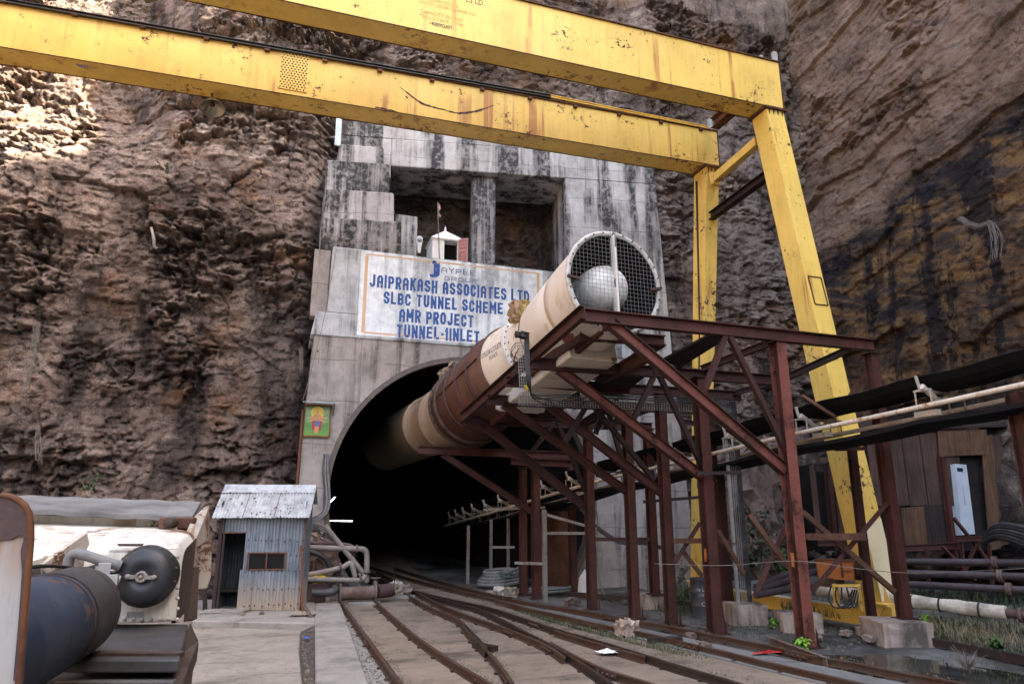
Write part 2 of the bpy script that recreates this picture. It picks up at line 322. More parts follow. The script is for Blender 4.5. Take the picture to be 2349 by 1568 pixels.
def m_plain(name, base, rough=.6, var=.35, sc=6., metal=0., bump=.2, spec=.4, dust=None, duk=.5):
    t = NT(name); B = Vector(base); n = t.noise(sc, 6, .66)
    col = t.ramp(n, [(.28, tuple(B*(1-var))), (.5, tuple(B)), (.75, tuple(B*(1+var)))])
    if dust: col = t.mix(col, dust, t.op('MULTIPLY', t.step(t.noise(sc*.35, 6, .66, t.vec(off=(3,3,3))), .42, .66), duk))
    return t.out(col, rough, metal, t.bump(t.op('ADD', n, t.op('MULTIPLY', t.noise(sc*6, 3, .6), .3)), bump, .01), spec)
def m_emit(name, col, st):
    t = NT(name); t.bs.inputs["Emission Color"].default_value = (*col, 1); t.bs.inputs["Emission Strength"].default_value = st; return t.out((.8,.8,.8), .4)
def m_galv(name, base, dustz=None, sc=1.):
    t = NT(name); x, y, z = t.xyz(); B = Vector(base)
    a = t.noise(1, 5, .65, t.vec((7, 7, .7))); b = t.noise(3, 6, .7)
    col = t.ramp(t.op('ADD', t.op('MULTIPLY', a, .6), t.op('MULTIPLY', b, .4)), [(.35, tuple(B*.6)), (.5, tuple(B)), (.66, tuple(B*1.35))])
    col = t.mix(col, (.20,.095,.045), t.op('MULTIPLY', t.step(t.noise(1, 6, .7, t.vec((4, 4, .45), off=(2,7,1))), .60, .70), .8))
    if dustz: col = t.mix(col, (.40,.32,.235), t.op('MULTIPLY', t.step(t.op('ADD', z, t.op('MULTIPLY', t.noise(3, 4, .6), .25)), dustz, .25), .85))
    return t.out(col, .5, .35, t.bump(b, .2, .006), .5)
def m_ground():
    t = NT("pit_floor"); x, y, z = t.xyz()
    a = t.noise(.45, 7, .66); b = t.noise(3.2, 7, .7); g = t.vor(26); c = t.noise(16, 5, .7)
    f = t.op('ADD', t.op('MULTIPLY', a, .5), t.op('ADD', t.op('MULTIPLY', b, .35), t.op('MULTIPLY', c, .2)))
    col = t.ramp(f, [(.40, (.018,.019,.018)), (.48, (.046,.046,.044)), (.56, (.092,.090,.083)), (.66, (.19,.182,.166))])
    sl = t.step(t.noise(1, 5, .6, t.vec((.5, .5, .5), off=(2,5,0))), .50, .60)
    col = t.mix(col, (.34,.35,.34), t.op('MULTIPLY', sl, .22))
    lf = t.step(t.op('ADD', x, t.op('MULTIPLY', y, .12)), 6.5, 3.5)
    col = t.mix(col, t.ramp(b, [(.3, (.13,.105,.085)), (.7, (.30,.25,.205))]), lf)
    wet = t.step(a, .50, .40)
    h = t.op('ADD', t.op('MULTIPLY', c, .6), t.op('MULTIPLY', g, .3))
    return t.out(col, t.mix((.9,)*3, (.35,)*3, wet), 0, t.bump(h, .6, .03), .35)
def m_floor(name, base, stain=.4, sc=1., dustcol=None):
    t = NT(name); B = Vector(base)
    a = t.noise(.8*sc, 7, .66); b = t.noise(6*sc, 6, .7); c = t.noise(40, 4, .7); s2 = t.noise(1, 6, .68, t.vec((.55, 1.4, 1), off=(4,2,0)))
    f = t.op('ADD', t.op('MULTIPLY', a, .5), t.op('ADD', t.op('MULTIPLY', b, .3), t.op('MULTIPLY', c, .2)))
    col = t.ramp(f, [(.36, tuple(B*.62)), (.5, tuple(B)), (.64, tuple(B*1.28))])
    col = t.mix(col, tuple(B*.25), t.op('MULTIPLY', t.step(s2, .62-.12*stain, .76-.12*stain), .75))
    cr = t.op('ABSOLUTE', t.op('SUBTRACT', t.noise(.33, 5, .62, t.vec(off=(1.7,8,2))), .5))
    col = t.mix(col, tuple(B*.25), t.op('MULTIPLY', t.op('MULTIPLY', t.step(cr, .0035, .001), t.step(t.noise(.5, 2, .5, t.vec(off=(9,9,9))), .5, .56)), .75))
    col = t.mix(col, tuple(B*.5), t.op('MULTIPLY', t.step(t.noise(2.2, 7, .75, t.vec(off=(6,1,1))), .54, .66), .55))
    pb = t.vor(22); col = t.mix(col, tuple(B*.5), t.op('MULTIPLY', t.step(pb, .16, .08), .35))
    return t.out(col, .9, 0, t.bump(t.op('ADD', t.op('MULTIPLY', b, .5), t.op('MULTIPLY', c, .5)), .4, .012), .2)
def m_wood(name, base, axis='Z', var=.5):
    t = NT(name); B = Vector(base); sc = {'Z': (22, 22, 1.2), 'X': (1.5, 22, 22)}[axis]
    g = t.noise(1, 6, .66, t.vec(sc)); p = t.noise(1.3, 5, .6)
    col = t.ramp(t.op('ADD', t.op('MULTIPLY', g, .6), t.op('MULTIPLY', p, .4)), [(.34, tuple(B*.4)), (.5, tuple(B)), (.66, tuple(B*(1+var)))])
    return t.out(col, .85, 0, t.bump(g, .4, .006), .2)
def m_leaf(name, base, var=.5):
    t = NT(name); B = Vector(base); n = t.noise(9, 3, .6)
    t.bs.inputs["Subsurface Weight"].default_value = 0
    return t.out(t.ramp(n, [(.3, tuple(B*(1-var))), (.7, tuple(B*(1+var)))]), .6, spec=.3)
M['rock'] = m_rock(); M['rock_r'] = m_rock_right()
M['conc'] = m_concrete("portal_concrete", (.335,.312,.295), .34, 1.25, warm=.22)
M['conc_up'] = m_concrete("stained_concrete", (.40,.385,.375), .78, 1.2, warm=.22)
M['conc_tower'] = m_concrete("black_stained_concrete", (.36,.345,.335), 1.05, 1.15, warm=.22)
M['conc_par'] = m_concrete("grey_parapet_concrete", (.47,.49,.51), .50, 0, (.05,.05,.055), .05)
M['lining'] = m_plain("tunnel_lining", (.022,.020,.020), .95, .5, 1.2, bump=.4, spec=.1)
M['sign'] = m_concrete("sign_whitewash", (.72,.77,.81), .22, 0, (.16,.18,.20), 0.)
M['blue'] = m_paint("blue_lettering", (.020,.088,.30), .62, (.45,.50,.56), (.06,.14,.33), .7, 2.2, .25, 3.)
M['palebl'] = m_paint("faded_blue_lettering", (.045,.105,.27), .9, (.45,.50,.56), (.2,.26,.38), .7, 2.2, .1, 3.)
M['cream'] = m_paint("cream_border", (.62,.40,.24), .8, (.60,.64,.68), (.55,.45,.36), .7, 2., .1, 3.)
M['yellow'] = m_paint("yellow_crane_paint", (.76,.505,.115), .85, (.075,.040,.038), (.40,.155,.04), .5, 1., .34, 7.)
M['yellow_l'] = m_paint("cream_yellow_paint", (.76,.66,.42), .12, (.10,.06,.04), (.45,.24,.08), .5, 1., .16, 4.5)
M['yrust'] = m_steel("rusted_yellow_edge", (.16,.060,.022), (.055,.022,.014), .7)
M['black_rail'] = m_plain("black_rail_steel", (.028,.025,.023), .5, .4, 5)
M['steel'] = m_steel("red_oxide_steel", (.088,.027,.022), (.045,.018,.012), .58, .62)
M['steel_d'] = m_steel("dark_red_oxide_steel", (.058,.021,.018), (.032,.014,.010), .5, .6)
M['steel_p'] = m_steel("salmon_primer_steel", (.200,.062,.046), (.050,.019,.013), .46, .6)
M['steel_k'] = m_steel("dark_angle_steel", (.030,.015,.014), (.020,.010,.009), .5, .6)
M['duct_rust'] = m_steel("rusted_duct", (.100,.038,.023), (.058,.024,.014), .6, .6)
M['duct'] = m_paint("beige_duct_paint", (.62,.55,.455), .55, (.20,.13,.09), (.48,.33,.19), .5, 1., .12, 3.5)
M['duct_d'] = m_paint("dark_beige_duct", (.20,.145,.095), .5, (.07,.045,.03), (.12,.08,.05), .7, 1., .6, 3.)  # darker beige for the duct run inside the bore
M['duct_w'] = m_paint("white_duct_paint", (.66,.64,.58), .0, (.25,.21,.17), (.50,.44,.36), .5, 1.5, .2, 4.)
M['nose'] = m_plain("dirty_white_nose", (.80,.785,.74), .55, .35, 5, bump=.8, dust=(.25,.24,.22))
M['tarp'] = m_plain("tan_tarpaulin", (.27,.19,.065), .6, .45, 5, bump=.8)
M['foil'] = m_plain("tan_sack", (.26,.165,.085), .7, .4, 7, bump=.6)
M['rubber'] = m_plain("black_rubber", (.014,.014,.015), .55, .5, 4, dust=(.06,.055,.05), duk=.4)
M['belt'] = m_plain("conveyor_belt", (.008,.008,.009), .8, .5, 3, dust=(.018,.017,.017), duk=.4, spec=.12)
M['cable'] = m_plain("cable_sheath", (.030,.032,.036), .5, .4, 8, dust=(.12,.115,.11), duk=.5)
M['hose_g'] = m_plain("grey_hose", (.15,.155,.16), .7, .4, 9, dust=(.28,.26,.235))
M['tray'] = m_plain("galvanised_tray", (.36,.36,.35), .5, .25, 9, .3)
M['white_r'] = m_paint("white_rusty_paint", (.42,.38,.33), 1.1, (.14,.065,.03), (.28,.15,.07), .6, 4., .5, 5.)
M['stringer'] = m_paint("rusty_white_stringer", (.58,.50,.40), 1.15, (.30,.12,.04), (.46,.22,.07), .65, 3., .3, 5.)
M['loco'] = m_paint("dirty_white_paint", (.64,.60,.53), 1.35, (.13,.065,.032), (.34,.22,.12), .5, 2.2, .75, 3.)
M['loco_d'] = m_paint("grimy_white_paint", (.40,.36,.31), 1.4, (.12,.06,.035), (.30,.15,.06), .6, 1.6, .5, 4.)
M['deck'] = m_plain("weathered_board", (.13,.13,.128), .8, .5, 3, dust=(.28,.27,.255), bump=.4)
M['deckd'] = m_plain("black_deck_plate", (.035,.033,.032), .55, .5, 5, dust=(.10,.09,.08), bump=.4)
M['grime_shade'] = m_steel("grimy_and_shaded_steel", (.075,.050,.038), (.045,.026,.018), .5)  # real grime on most parts; also paints shade on the fascia's right side
M['tank'] = m_paint("navy_tank_paint", (.014,.026,.050), .6, (.09,.05,.03), (.075,.062,.055), .55, 1.8, .5, 6.)
M['tankend'] = m_plain("worn_grey_tank", (.040,.038,.037), .55, .4, 4, dust=(.085,.070,.058), duk=.7)
M['capblack'] = m_plain("black_gloss_cap", (.012,.013,.016), .45, .4, 5, dust=(.05,.048,.045), duk=.35, bump=.1, spec=.5)
M['pipegrey'] = m_plain("dusty_grey_pipe", (.20,.175,.155), .75, .4, 6, dust=(.33,.28,.235), bump=.3)
M['piperust'] = m_plain("rusty_pipe", (.105,.062,.048), .75, .45, 6, dust=(.24,.20,.17), bump=.3)
M['pipered'] = m_plain("maroon_pipe", (.085,.042,.042), .6, .35, 6, dust=(.12,.08,.08), bump=.2)
M['pipedark'] = m_plain("dark_purple_pipe", (.050,.038,.044), .5, .35, 5, dust=(.09,.075,.08), bump=.2)
M['lag'] = m_plain("white_pipe_lagging", (.56,.52,.44), .85, .35, 7, dust=(.18,.16,.13), duk=.75, bump=.8)
M['galv'] = m_galv("galvanised_sheet", (.165,.205,.245), .95); M['galv_roof'] = m_galv("galvanised_roof", (.36,.385,.395)); M['galv_in'] = m_plain("shaded_inside_sheet", (.035,.042,.048), .8, .4, 3)  # inner sheets darkened: the doorway's shade is put into their colour
M['rustframe'] = m_steel("rusty_angle", (.13,.058,.036), (.08,.03,.016), .6)
M['glass'] = m_plain("dark_window_glass", (.008,.009,.010), .35, .3, 3, bump=.02, spec=.15)
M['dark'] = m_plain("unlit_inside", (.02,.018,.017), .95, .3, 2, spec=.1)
M['ground'] = m_ground(); M['mouth'] = m_plain("stained_white_rim", (.50,.48,.44), .6, .4, 9, bump=.4, dust=(.2,.17,.14))
M['pad'] = m_floor("pale_concrete_pad", (.255,.226,.188), .65)
M['slab'] = m_floor("dusty_slab", (.25,.232,.206), .45)
M['bed'] = m_floor("dusty_track_bed", (.215,.168,.126), .85)
M['bed_g'] = m_floor("grey_track_strip", (.17,.166,.157), .7)
M['rail'] = m_steel("rusty_rail", (.074,.044,.030), (.060,.027,.015), .55, .6)
M['rail_d'] = m_steel("dark_rail", (.034,.024,.019), (.050,.026,.017), .45, .5)
M['block'] = m_concrete("cast_concrete_block", (.36,.30,.25), .35, 0, (.03,.028,.028), .3)
M['drum'] = m_paint("dark_drum_paint", (.038,.042,.052), .2, (.10,.06,.04), (.10,.085,.08), .5, 3., .2, 4.)
M['drumtext'] = m_plain("faded_drum_print", (.30,.31,.33), .6, .3, 8)
M['orange'] = m_paint("orange_rusty_paint", (.34,.105,.022), .75, (.075,.035,.02), (.24,.075,.02), .6, 3., .3, 5.)
M['ply'] = m_wood("weathered_plank", (.064,.038,.029)); M['plyl'] = m_wood("tan_plywood", (.092,.050,.030)); M['plyd'] = m_wood("dark_board", (.032,.022,.019))
M['cab'] = m_plain("white_cabinet", (.52,.58,.64), .4, .12, 3, bump=.05)
M['stone'] = m_plain("broken_stone", (.24,.195,.155), .9, .45, 5, bump=.7, spec=.15)
M['stoned'] = m_plain("dark_stone", (.14,.10,.085), .9, .45, 5, bump=.7, spec=.15)
M['sack'] = m_plain("white_sack", (.50,.48,.42), .8, .3, 8, bump=.5)
M['paper'] = m_plain("white_paper", (.72,.76,.80), .7, .12, 8, bump=.3)
M['bag'] = m_plain("clear_brown_bag", (.34,.265,.21), .35, .35, 9, bump=.5)
M['redcloth'] = m_plain("red_cloth", (.42,.02,.025), .8, .3, 8)
M['bluewrap'] = m_plain("blue_wrapper", (.02,.13,.46), .4, .3, 20)
M['white'] = m_plain("whitewash", (.78,.77,.74), .8, .08, 4, bump=.15)
M['pink'] = m_plain("faded_pink_paint", (.44,.225,.21), .7, .2, 8)
M['flag'] = m_plain("faded_flag", (.40,.26,.23), .85, .25, 9)
M['lampw'] = m_plain("white_luminaire", (.66,.68,.70), .4, .1, 4, bump=.05); M['lens'] = m_plain("lamp_lens", (.30,.33,.35), .15, .3, 30)
M['reflector'] = m_plain("tarnished_reflector", (.32,.28,.20), .3, .4, 12, .7)
M['tubelight'] = m_emit("fluorescent_tube", (.92,.97,1.), 2.5)
M['leaf'] = m_leaf("green_leaf", (.045,.095,.030)); M['leafd'] = m_leaf("dusty_green_leaf", (.075,.115,.085)); M['leafb'] = m_leaf("bright_green_leaf", (.14,.32,.035))
M['grass'] = m_leaf("grass_blade", (.055,.080,.032), .6); M['straw'] = m_leaf("dry_grass", (.26,.21,.13), .4); M['vine'] = m_leaf("dry_creeper", (.19,.165,.145), .3)
M['wire'] = m_plain("thin_wire", (.16,.13,.11), .6)
M['yellowbag'] = m_plain("yellow_plastic_sack", (.56,.42,.03), .45, .3, 9, bump=.4)
M['wplate'] = m_paint("rusty_grey_plate", (.34,.335,.32), 1.7, (.10,.05,.028), (.26,.13,.06), .6, 3., .6, 3.)
M['leg_w'] = m_paint("rusty_dull_white_leg", (.22,.20,.175), 1.2, (.10,.05,.03), (.17,.09,.05), .7, 4., .5, 5.)
# ------------------------------------------------------------------ rock faces
def _h(ix, iy, s):
    n = (ix.astype(np.int64)*374761393+iy.astype(np.int64)*668265263+s*974634777) & 0xffffffff
    n = ((n ^ (n >> 13))*1274126177) & 0xffffffff; n = ((n ^ (n >> 15))*2246822519) & 0xffffffff
    return ((n ^ (n >> 16)) & 0xffffff)/float(0x1000000)
def gnoise(x, y, s):
    ix, iy = np.floor(x), np.floor(y); fx, fy = x-ix, y-iy
    u, v = fx*fx*fx*(fx*(fx*6-15)+10), fy*fy*fy*(fy*(fy*6-15)+10)
    def g(i, j):
        a = _h(ix+i, iy+j, s)*2*np.pi; return np.cos(a)*(fx-i)+np.sin(a)*(fy-j)
    return (g(0,0)*(1-u)+g(1,0)*u)*(1-v)+(g(0,1)*(1-u)+g(1,1)*u)*v
def fbm(x, y, s, o=5, g=.5):
    r = 0; a = 1.
    for i in range(o): r = r+a*gnoise(x*2**i, y*2**i, s+i*17); a *= g
    return r
def cells(x, y, s):
    ix, iy = np.floor(x), np.floor(y); best = np.full(x.shape, 1e9); sec = best.copy(); R1 = np.zeros(x.shape); R2 = R1.copy(); R3 = R1.copy(); DX = R1.copy(); DY = R1.copy()
    for i in (-1, 0, 1):
        for j in (-1, 0, 1):
            cx, cy = ix+i, iy+j
            qx = cx+.12+.76*_h(cx, cy, s); qy = cy+.12+.76*_h(cx, cy, s+1)
            d = np.maximum(np.abs(x-qx), np.abs(y-qy))*.75+np.hypot(x-qx, y-qy)*.25; m = d < best; sec = np.where(m, best, np.minimum(sec, d))
            best = np.where(m, d, best); R1 = np.where(m, _h(cx, cy, s+2), R1); R2 = np.where(m, _h(cx, cy, s+3), R2); R3 = np.where(m, _h(cx, cy, s+4), R3)
            DX = np.where(m, x-qx, DX); DY = np.where(m, y-qy, DY)
    return R1, R2, R3, DX, DY, sec-best
def blocks(u, v, wu, wv, s, tilt=.9):
    wu_ = u+.20*wu*fbm(u/wu*.8, v/wv*.8, s+50, 3); wv_ = v+.20*wv*fbm(u/wu*.8+9, v/wv*.8, s+60, 3)
    a, b, c, dx, dy, eg = cells(wu_/wu, wv_/wv, s)
    return .8*(a-.5)+tilt*1.5*((b-.5)*dx*1.6-(c-.22)*dy)-.42*np.exp(-(eg/.05)**2)*(b+c > .7)          # faces lean out towards their lower edge
def sheet(name, P, nu, nv, mat, keep=None):
    me = bpy.data.meshes.new(name); n = nu*nv
    me.vertices.add(n); me.vertices.foreach_set("co", P.reshape(-1).astype(np.float32))
    i = np.arange(n).reshape(nv, nu); q = np.stack([i[:-1,:-1], i[:-1,1:], i[1:,1:], i[1:,:-1]], -1).reshape(-1, 4)
    if keep is not None: q = q[keep.reshape(-1)[q].all(1)]
    q = q.reshape(-1)
    nf = len(q)//4; me.loops.add(nf*4); me.loops.foreach_set("vertex_index", q.astype(np.int32))
    me.polygons.add(nf); me.polygons.foreach_set("loop_start", np.arange(0, nf*4, 4, dtype=np.int32))
    me.polygons.foreach_set("loop_total", np.full(nf, 4, np.int32)); me.update(calc_edges=True); me.validate()
    me.materials.append(mat); o = bpy.data.objects.new(name, me); COL.objects.link(o); return o
def sstep(x, a, b): t = np.clip((x-a)/(b-a), 0, 1); return t*t*(3-2*t)

# back face of the pit: left of the portal, above it and round to the right-hand corner
xs = np.concatenate([np.arange(-60, -13, 1.), np.arange(-13, 2, .048), np.arange(2, 22.6, .065)])
zs = np.concatenate([np.arange(-1, 24.5, .05), np.arange(24.5, 34, .9)])
U_, W_ = np.meshgrid(xs, zs)
S = U_ ; T = W_+.06*U_
warp = fbm(S*.25, T*.25, 3, 3)*1.2
rough = .14+.86*sstep(fbm(S*.24+4, T*.27, 5, 5), -.14, .18)
rough = np.where(U_ > 2, rough*.62, rough)
d = .62*fbm(S*.13, T*.16, 8, 4)
d += .32*blocks(S+warp, T, 2.4, 1.75, 21)*(.45+.55*rough)
d += .37*blocks(S+.6*warp, T+.3*warp, 1.0, .68, 33)*rough
d += .36*blocks(S, T+.4*warp, .50, .34, 41)*(.13+.87*rough)
d += .21*blocks(S, T, .25, .17, 55)*(.16+.84*rough)
d += .10*fbm(S*1.1, T*1.0, 61, 4)+.055*fbm(S*4, T*4, 71, 5, .66)
pock = sstep(fbm(S*.55+20, T*.7, 81, 4), .28, .5); d -= .16*pock*rough
Yb = 22.3+.06*(.5-U_)+np.where(U_ > 13, (U_-13)*.12, 0)
Yb += 2.3*sstep(U_, 1.2, 2.2)*sstep(U_, 10.2, 9.6)*sstep(W_, 9.0, 9.8)*sstep(W_, 15.6, 15.2)      # the dug-out behind the portal frame
Yb += .9*sstep(U_, 0., 1.)*sstep(U_, 13.6, 12.9)
Yb += -.05*(W_-6)*-1                                                                              # leans back with height
Yb += 2.2*sstep(W_, 13.2, 16.5)*sstep(U_, -3.5, -6.5)
Yb -= 1.6*sstep(W_, 3.2, -1)*sstep(U_, .5, -1)                                                      # toe of scree
P = np.stack([U_+.10*fbm(S*2, T*2, 91, 3), Yb-d, W_-.10*d], -1)
o = sheet("rock_cliff", P, len(xs), len(zs), M['rock'], ~((U_ > 1.3) & (U_ < 11.0) & (W_ < 8.6))); setting(o, label="brown blocky rock face behind the tunnel portal")

# right-hand face, almost along the line of sight; unseen rim and rear run shaped to shade the pit
ys = np.concatenate([np.arange(-150, -60, 6.), np.arange(-60, 10.5, 1.2), np.arange(10.5, 25.2, .05)])
zs = np.concatenate([np.arange(-1, 27, .054), np.linspace(27.5, 52, 26)])
U_, W_ = np.meshgrid(ys, zs)
rim = np.interp(U_, [-150, -10, 0, 1.5, 2.6, 5.2, 6.0, 7.2, 9.6, 26], [48, 47, 47, 45.5, 44.0, 42.8, 44.6, 49, 51, 50])+.8*fbm(U_*.45, U_*0, 5, 4)
W_ = np.where(W_ > 27, 27+(W_-27)*(rim-27)/25., W_)
T = W_+.27*U_; warp = fbm(U_*.3, W_*.3, 13, 3)
d = .42*fbm(U_*.12, T*.16, 18, 4)
a, b, c, dx, dy, eg = cells((U_+.8*warp)/4.2, (T+.5*warp)/1.35, 121); d += .30*(a-.5)-.22*(c-.2)*dy
rg = sstep(fbm(U_*.22+3, T*.3, 15, 3), -.05, .3)*sstep(T, 19, 22)+.28
d += .15*blocks(U_+warp, T, 1.5, .8, 131)*rg+.20*blocks(U_, T+.3*warp, .6, .34, 141)*rg
d += .12*fbm(U_*1.0, T*1.6, 161, 4)+.035*fbm(U_*6, W_*6, 171, 3)
low = sstep(W_, 6, 2); d += low*(.7*np.abs(fbm(U_*.6, W_*.5, 181, 3))+.35*blocks(U_, W_, 1.2, 1.2, 191))
P = np.stack([21.0+.05*(W_-8)*np.where(W_ > 8, 1, 0)-d, U_, W_-.15*d], -1)
o = sheet("rock_cliff", P, len(ys), len(zs), M['rock_r']); setting(o, label="dark water-stained rock face along the right of the pit")

# added unseen banks at left and rear, cutting low sky light; coarse
def bank(pts, h, seed):
    n = len(pts)*9; us = np.linspace(0, len(pts)-1, n); bx = np.interp(us, range(len(pts)), [q[0] for q in pts]); by = np.interp(us, range(len(pts)), [q[1] for q in pts]); zs = np.linspace(-1, h, 14)
    A_, Z_ = np.meshgrid(us*8, zs); BX = np.repeat(bx[None], 14, 0); BY = np.repeat(by[None], 14, 0); dd = 2.2*fbm(A_*.25, Z_*.2, seed, 4); cx, cy = -5., 0.
    L_ = np.hypot(BX-cx, BY-cy); k = (dd-.18*Z_)/L_; P = np.stack([BX-(BX-cx)*k, BY-(BY-cy)*k, Z_], -1); P[-1, :, 2] += dd[-1]; setting(sheet("light_block_bank", P, n, 14, M['rock']), label="added rock bank out of view, cutting low sky light")
bank([(-34, 26), (-33, 10), (-34, -8), (-36, -24)], 30, 203)
bank([(-36, -34), (-20, -46), (0, -50), (20, -46), (21, -30)], 19, 204)
# ------------------------------------------------------------------ ground
xs = np.concatenate([np.linspace(-400, -14, 14), np.arange(-12, 24, .14), np.linspace(25, 400, 14)])
ys = np.concatenate([np.linspace(-400, -4, 14), np.arange(-2, 26, .14), np.linspace(27, 500, 10)])
U_, W_ = np.meshgrid(xs, ys)
g = -.035+.05*fbm(U_*.3, W_*.3, 7, 4)+.02*fbm(U_*2.3, W_*2.3, 9, 3)
right = sstep(U_+.0*W_, 8.2, 9.5)*sstep(U_, 24, 20); g -= right*(.02+.07*sstep(fbm(U_*.35, W_*.35, 19, 3), -.1, .3)); g -= .16*sstep(U_, 10.9, 11.5)*sstep(U_, 14.2, 13.2)*sstep(W_, 11.2, 12.0)
g -= .12*sstep(U_+W_*.16, 7.6, 6.8)*sstep(W_, 30, 20)                     # sits below the cast track bed on the left
g = np.where((np.abs(U_) > 30) | (W_ < -3) | (W_ > 27), -.12, g)
P = np.stack([U_, W_, g], -1); o = sheet("ground", P, len(xs), len(ys), M['ground']); setting(o)
for p in o.data.polygons: p.use_smooth = True

def slab(name, poly, z, thick, mat, bevel=0.): 
    mb = MB(); mb.prism([V(p[0], p[1], z-thick) for p in poly], (0, 0, thick)); o = mb.build(name, mat, bevel=bevel); return setting(o)
pt = lambda x, y, z=0.: tuple(pz(x, y, z)[:2])
# cast track bed (brown dust), grey strip between the right-hand rails, pad and walkway slab
slab("track_bed", [pt(2250, 1640), pt(1990, 1571), pt(1662, 1495), pt(1441, 1445), pt(1202, 1394), pt(1004, 1344), (6.2, 40), (3.0, 40), pt(935, 1350), pt(800, 1372), pt(795, 1385), pt(838, 1450), pt(905, 1540), pt(985, 1640)], .0, .3, M['bed'])
slab("track_strip", [pt(1100, 1366), pt(1500, 1448), pt(2020, 1558), pt(2350, 1625), pt(2270, 1660), pt(1790, 1546), pt(1360, 1440), pt(1090, 1374)], .02, .3, M['bed_g'])
slab("concrete_pad", [pt(452, 1440), pt(690, 1447), pt(686, 1500), pt(700, 1640), pt(420, 1640), (-3.2, 8), (-3.2, 15.9)], .03, .3, M['pad'], .02)
slab("concrete_pad", [pt(440, 1375), pt(722, 1375), pt(722, 1434), pt(440, 1428), ], .05, .3, M['slab'], .02)
slab("walkway", [pt(721, 1388), pt(779, 1385), pt(842, 1568), pt(880, 1660), pt(722, 1660), pt(723, 1568)], .06, .35, M['slab'], .02)
mb = MB(); mb.prism([pz(690, 1448, .0), pz(722, 1432, .0), pz(724, 1640, .0), pz(700, 1640, .0), pz(686, 1500, .0)], (0, 0, -.2)); setting(mb.build("dirt_strip", m_plain("wet_dirt", (.055,.045,.036), .8, .5, 7, bump=.8)))
mb = MB(); mb.prism([pz(780, 1384, .0), pz(797, 1384, .0), pz(905, 1568, .0), pz(960, 1650, .0), pz(880, 1650, .0), pz(842, 1568, .0)], (0, 0, -.2)); setting(mb.build("gravel_strip", m_plain("grey_gravel", (.21,.20,.175), .9, .6, 16, bump=1.), None, 0))

# ------------------------------------------------------------------ tunnel portal
CX, CZ, RR, YP = 5.53, 2.80, 4.30, 21.0
portal = thing("tunnel_portal", "tall stained concrete tunnel portal with a dark arched bore and painted sign above", "tunnel portal", (CX, YP, 0))
def face_with_arch(mb, x0l, x0r, x1l, x1r, z0, z1, Y, depth):
    n = 72; th0 = math.asin(-CZ/RR)
    arc = [(CX+RR*math.cos(a), CZ+RR*math.sin(a)) for a in np.linspace(math.pi-th0, th0, n)]
    outer = []
    for (ax, az) in arc:                     # ray out to the rectangle
        dx, dz = ax-CX, az-CZ; best = 1e9
        for tt in ([(z1-CZ)/dz] if dz > 1e-6 else [(z0-CZ)/dz] if dz < -1e-6 else []): best = min(best, tt)
        zl = lambda k: x0l+(x1l-x0l)*(CZ+dz*k-z0)/(z1-z0)
        if dx < 0:
            k = 1.
            for _ in range(8): k = (zl(min(k, 20))-CX)/dx
            if k > 0: best = min(best, k)
        if dx > 0:
            k = 1.
            for _ in range(8): k = ((x0r+(x1r-x0r)*(CZ+dz*min(k, 20)-z0)/(z1-z0))-CX)/dx
            if k > 0: best = min(best, k)
        outer.append((CX+dx*best, CZ+dz*best))
    corners = [(x1l, z1), (x1r, z1)]
    vs = [V(x, Y, z) for x, z in arc]+[V(x, Y, z) for x, z in outer]
    fs = [(i, i+1, n+i+1, n+i) for i in range(n-1)]
    mb.add(vs, fs)
    for cx_, cz_ in corners:                 # close the two upper corners
        i = min(range(n-1), key=lambda i: abs(math.atan2(outer[i][1]-CZ, outer[i][0]-CX)-math.atan2(cz_-CZ, cx_-CX))+abs(math.atan2(outer[i+1][1]-CZ, outer[i+1][0]-CX)-math.atan2(cz_-CZ, cx_-CX)))
        mb.add([V(outer[i][0], Y, outer[i][1]), V(outer[i+1][0], Y, outer[i+1][1]), V(cx_, Y, cz_)], [(0, 1, 2)])
    mb.add([V(x0l, Y, z0), V(x1l, Y, z1), V(x1l, Y+depth, z1), V(x0l, Y+depth, z0), V(x0r, Y, z0), V(x1r, Y, z1), V(x1r, Y+depth, z1), V(x0r, Y+depth, z0)],
           [(0, 1, 2, 3), (4, 5, 6, 7), (1, 2, 6, 5)])
    # foot corners left and right of the bore at floor level
    for sx, sgn in ((x0l, 1), (x0r, -1)):
        a0 = arc[0] if sgn > 0 else arc[-1]; o0 = outer[0] if sgn > 0 else outer[-1]
        mb.add([V(a0[0], Y, a0[1]), V(o0[0], Y, o0[1]), V(sx, Y, z0), V(a0[0], Y, z0)], [(0, 1, 2, 3)])
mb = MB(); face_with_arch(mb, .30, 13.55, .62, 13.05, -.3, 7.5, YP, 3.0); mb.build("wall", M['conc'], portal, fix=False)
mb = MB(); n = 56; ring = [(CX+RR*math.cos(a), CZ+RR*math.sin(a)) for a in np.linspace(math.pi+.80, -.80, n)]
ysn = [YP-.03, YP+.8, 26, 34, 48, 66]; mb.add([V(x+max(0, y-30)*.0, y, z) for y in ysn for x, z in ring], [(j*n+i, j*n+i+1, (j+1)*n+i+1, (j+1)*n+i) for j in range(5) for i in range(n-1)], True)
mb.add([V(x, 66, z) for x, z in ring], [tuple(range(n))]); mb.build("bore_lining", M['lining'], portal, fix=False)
mb = MB()       # thin cast rib round the mouth
r2 = [(CX+(RR+.05)*math.cos(a), CZ+(RR+.05)*math.sin(a)) for a in np.linspace(math.pi+.70, -.70, n)]; r1 = [(CX+(RR-.10)*math.cos(a), CZ+(RR-.10)*math.sin(a)) for a in np.linspace(math.pi+.70, -.70, n)]
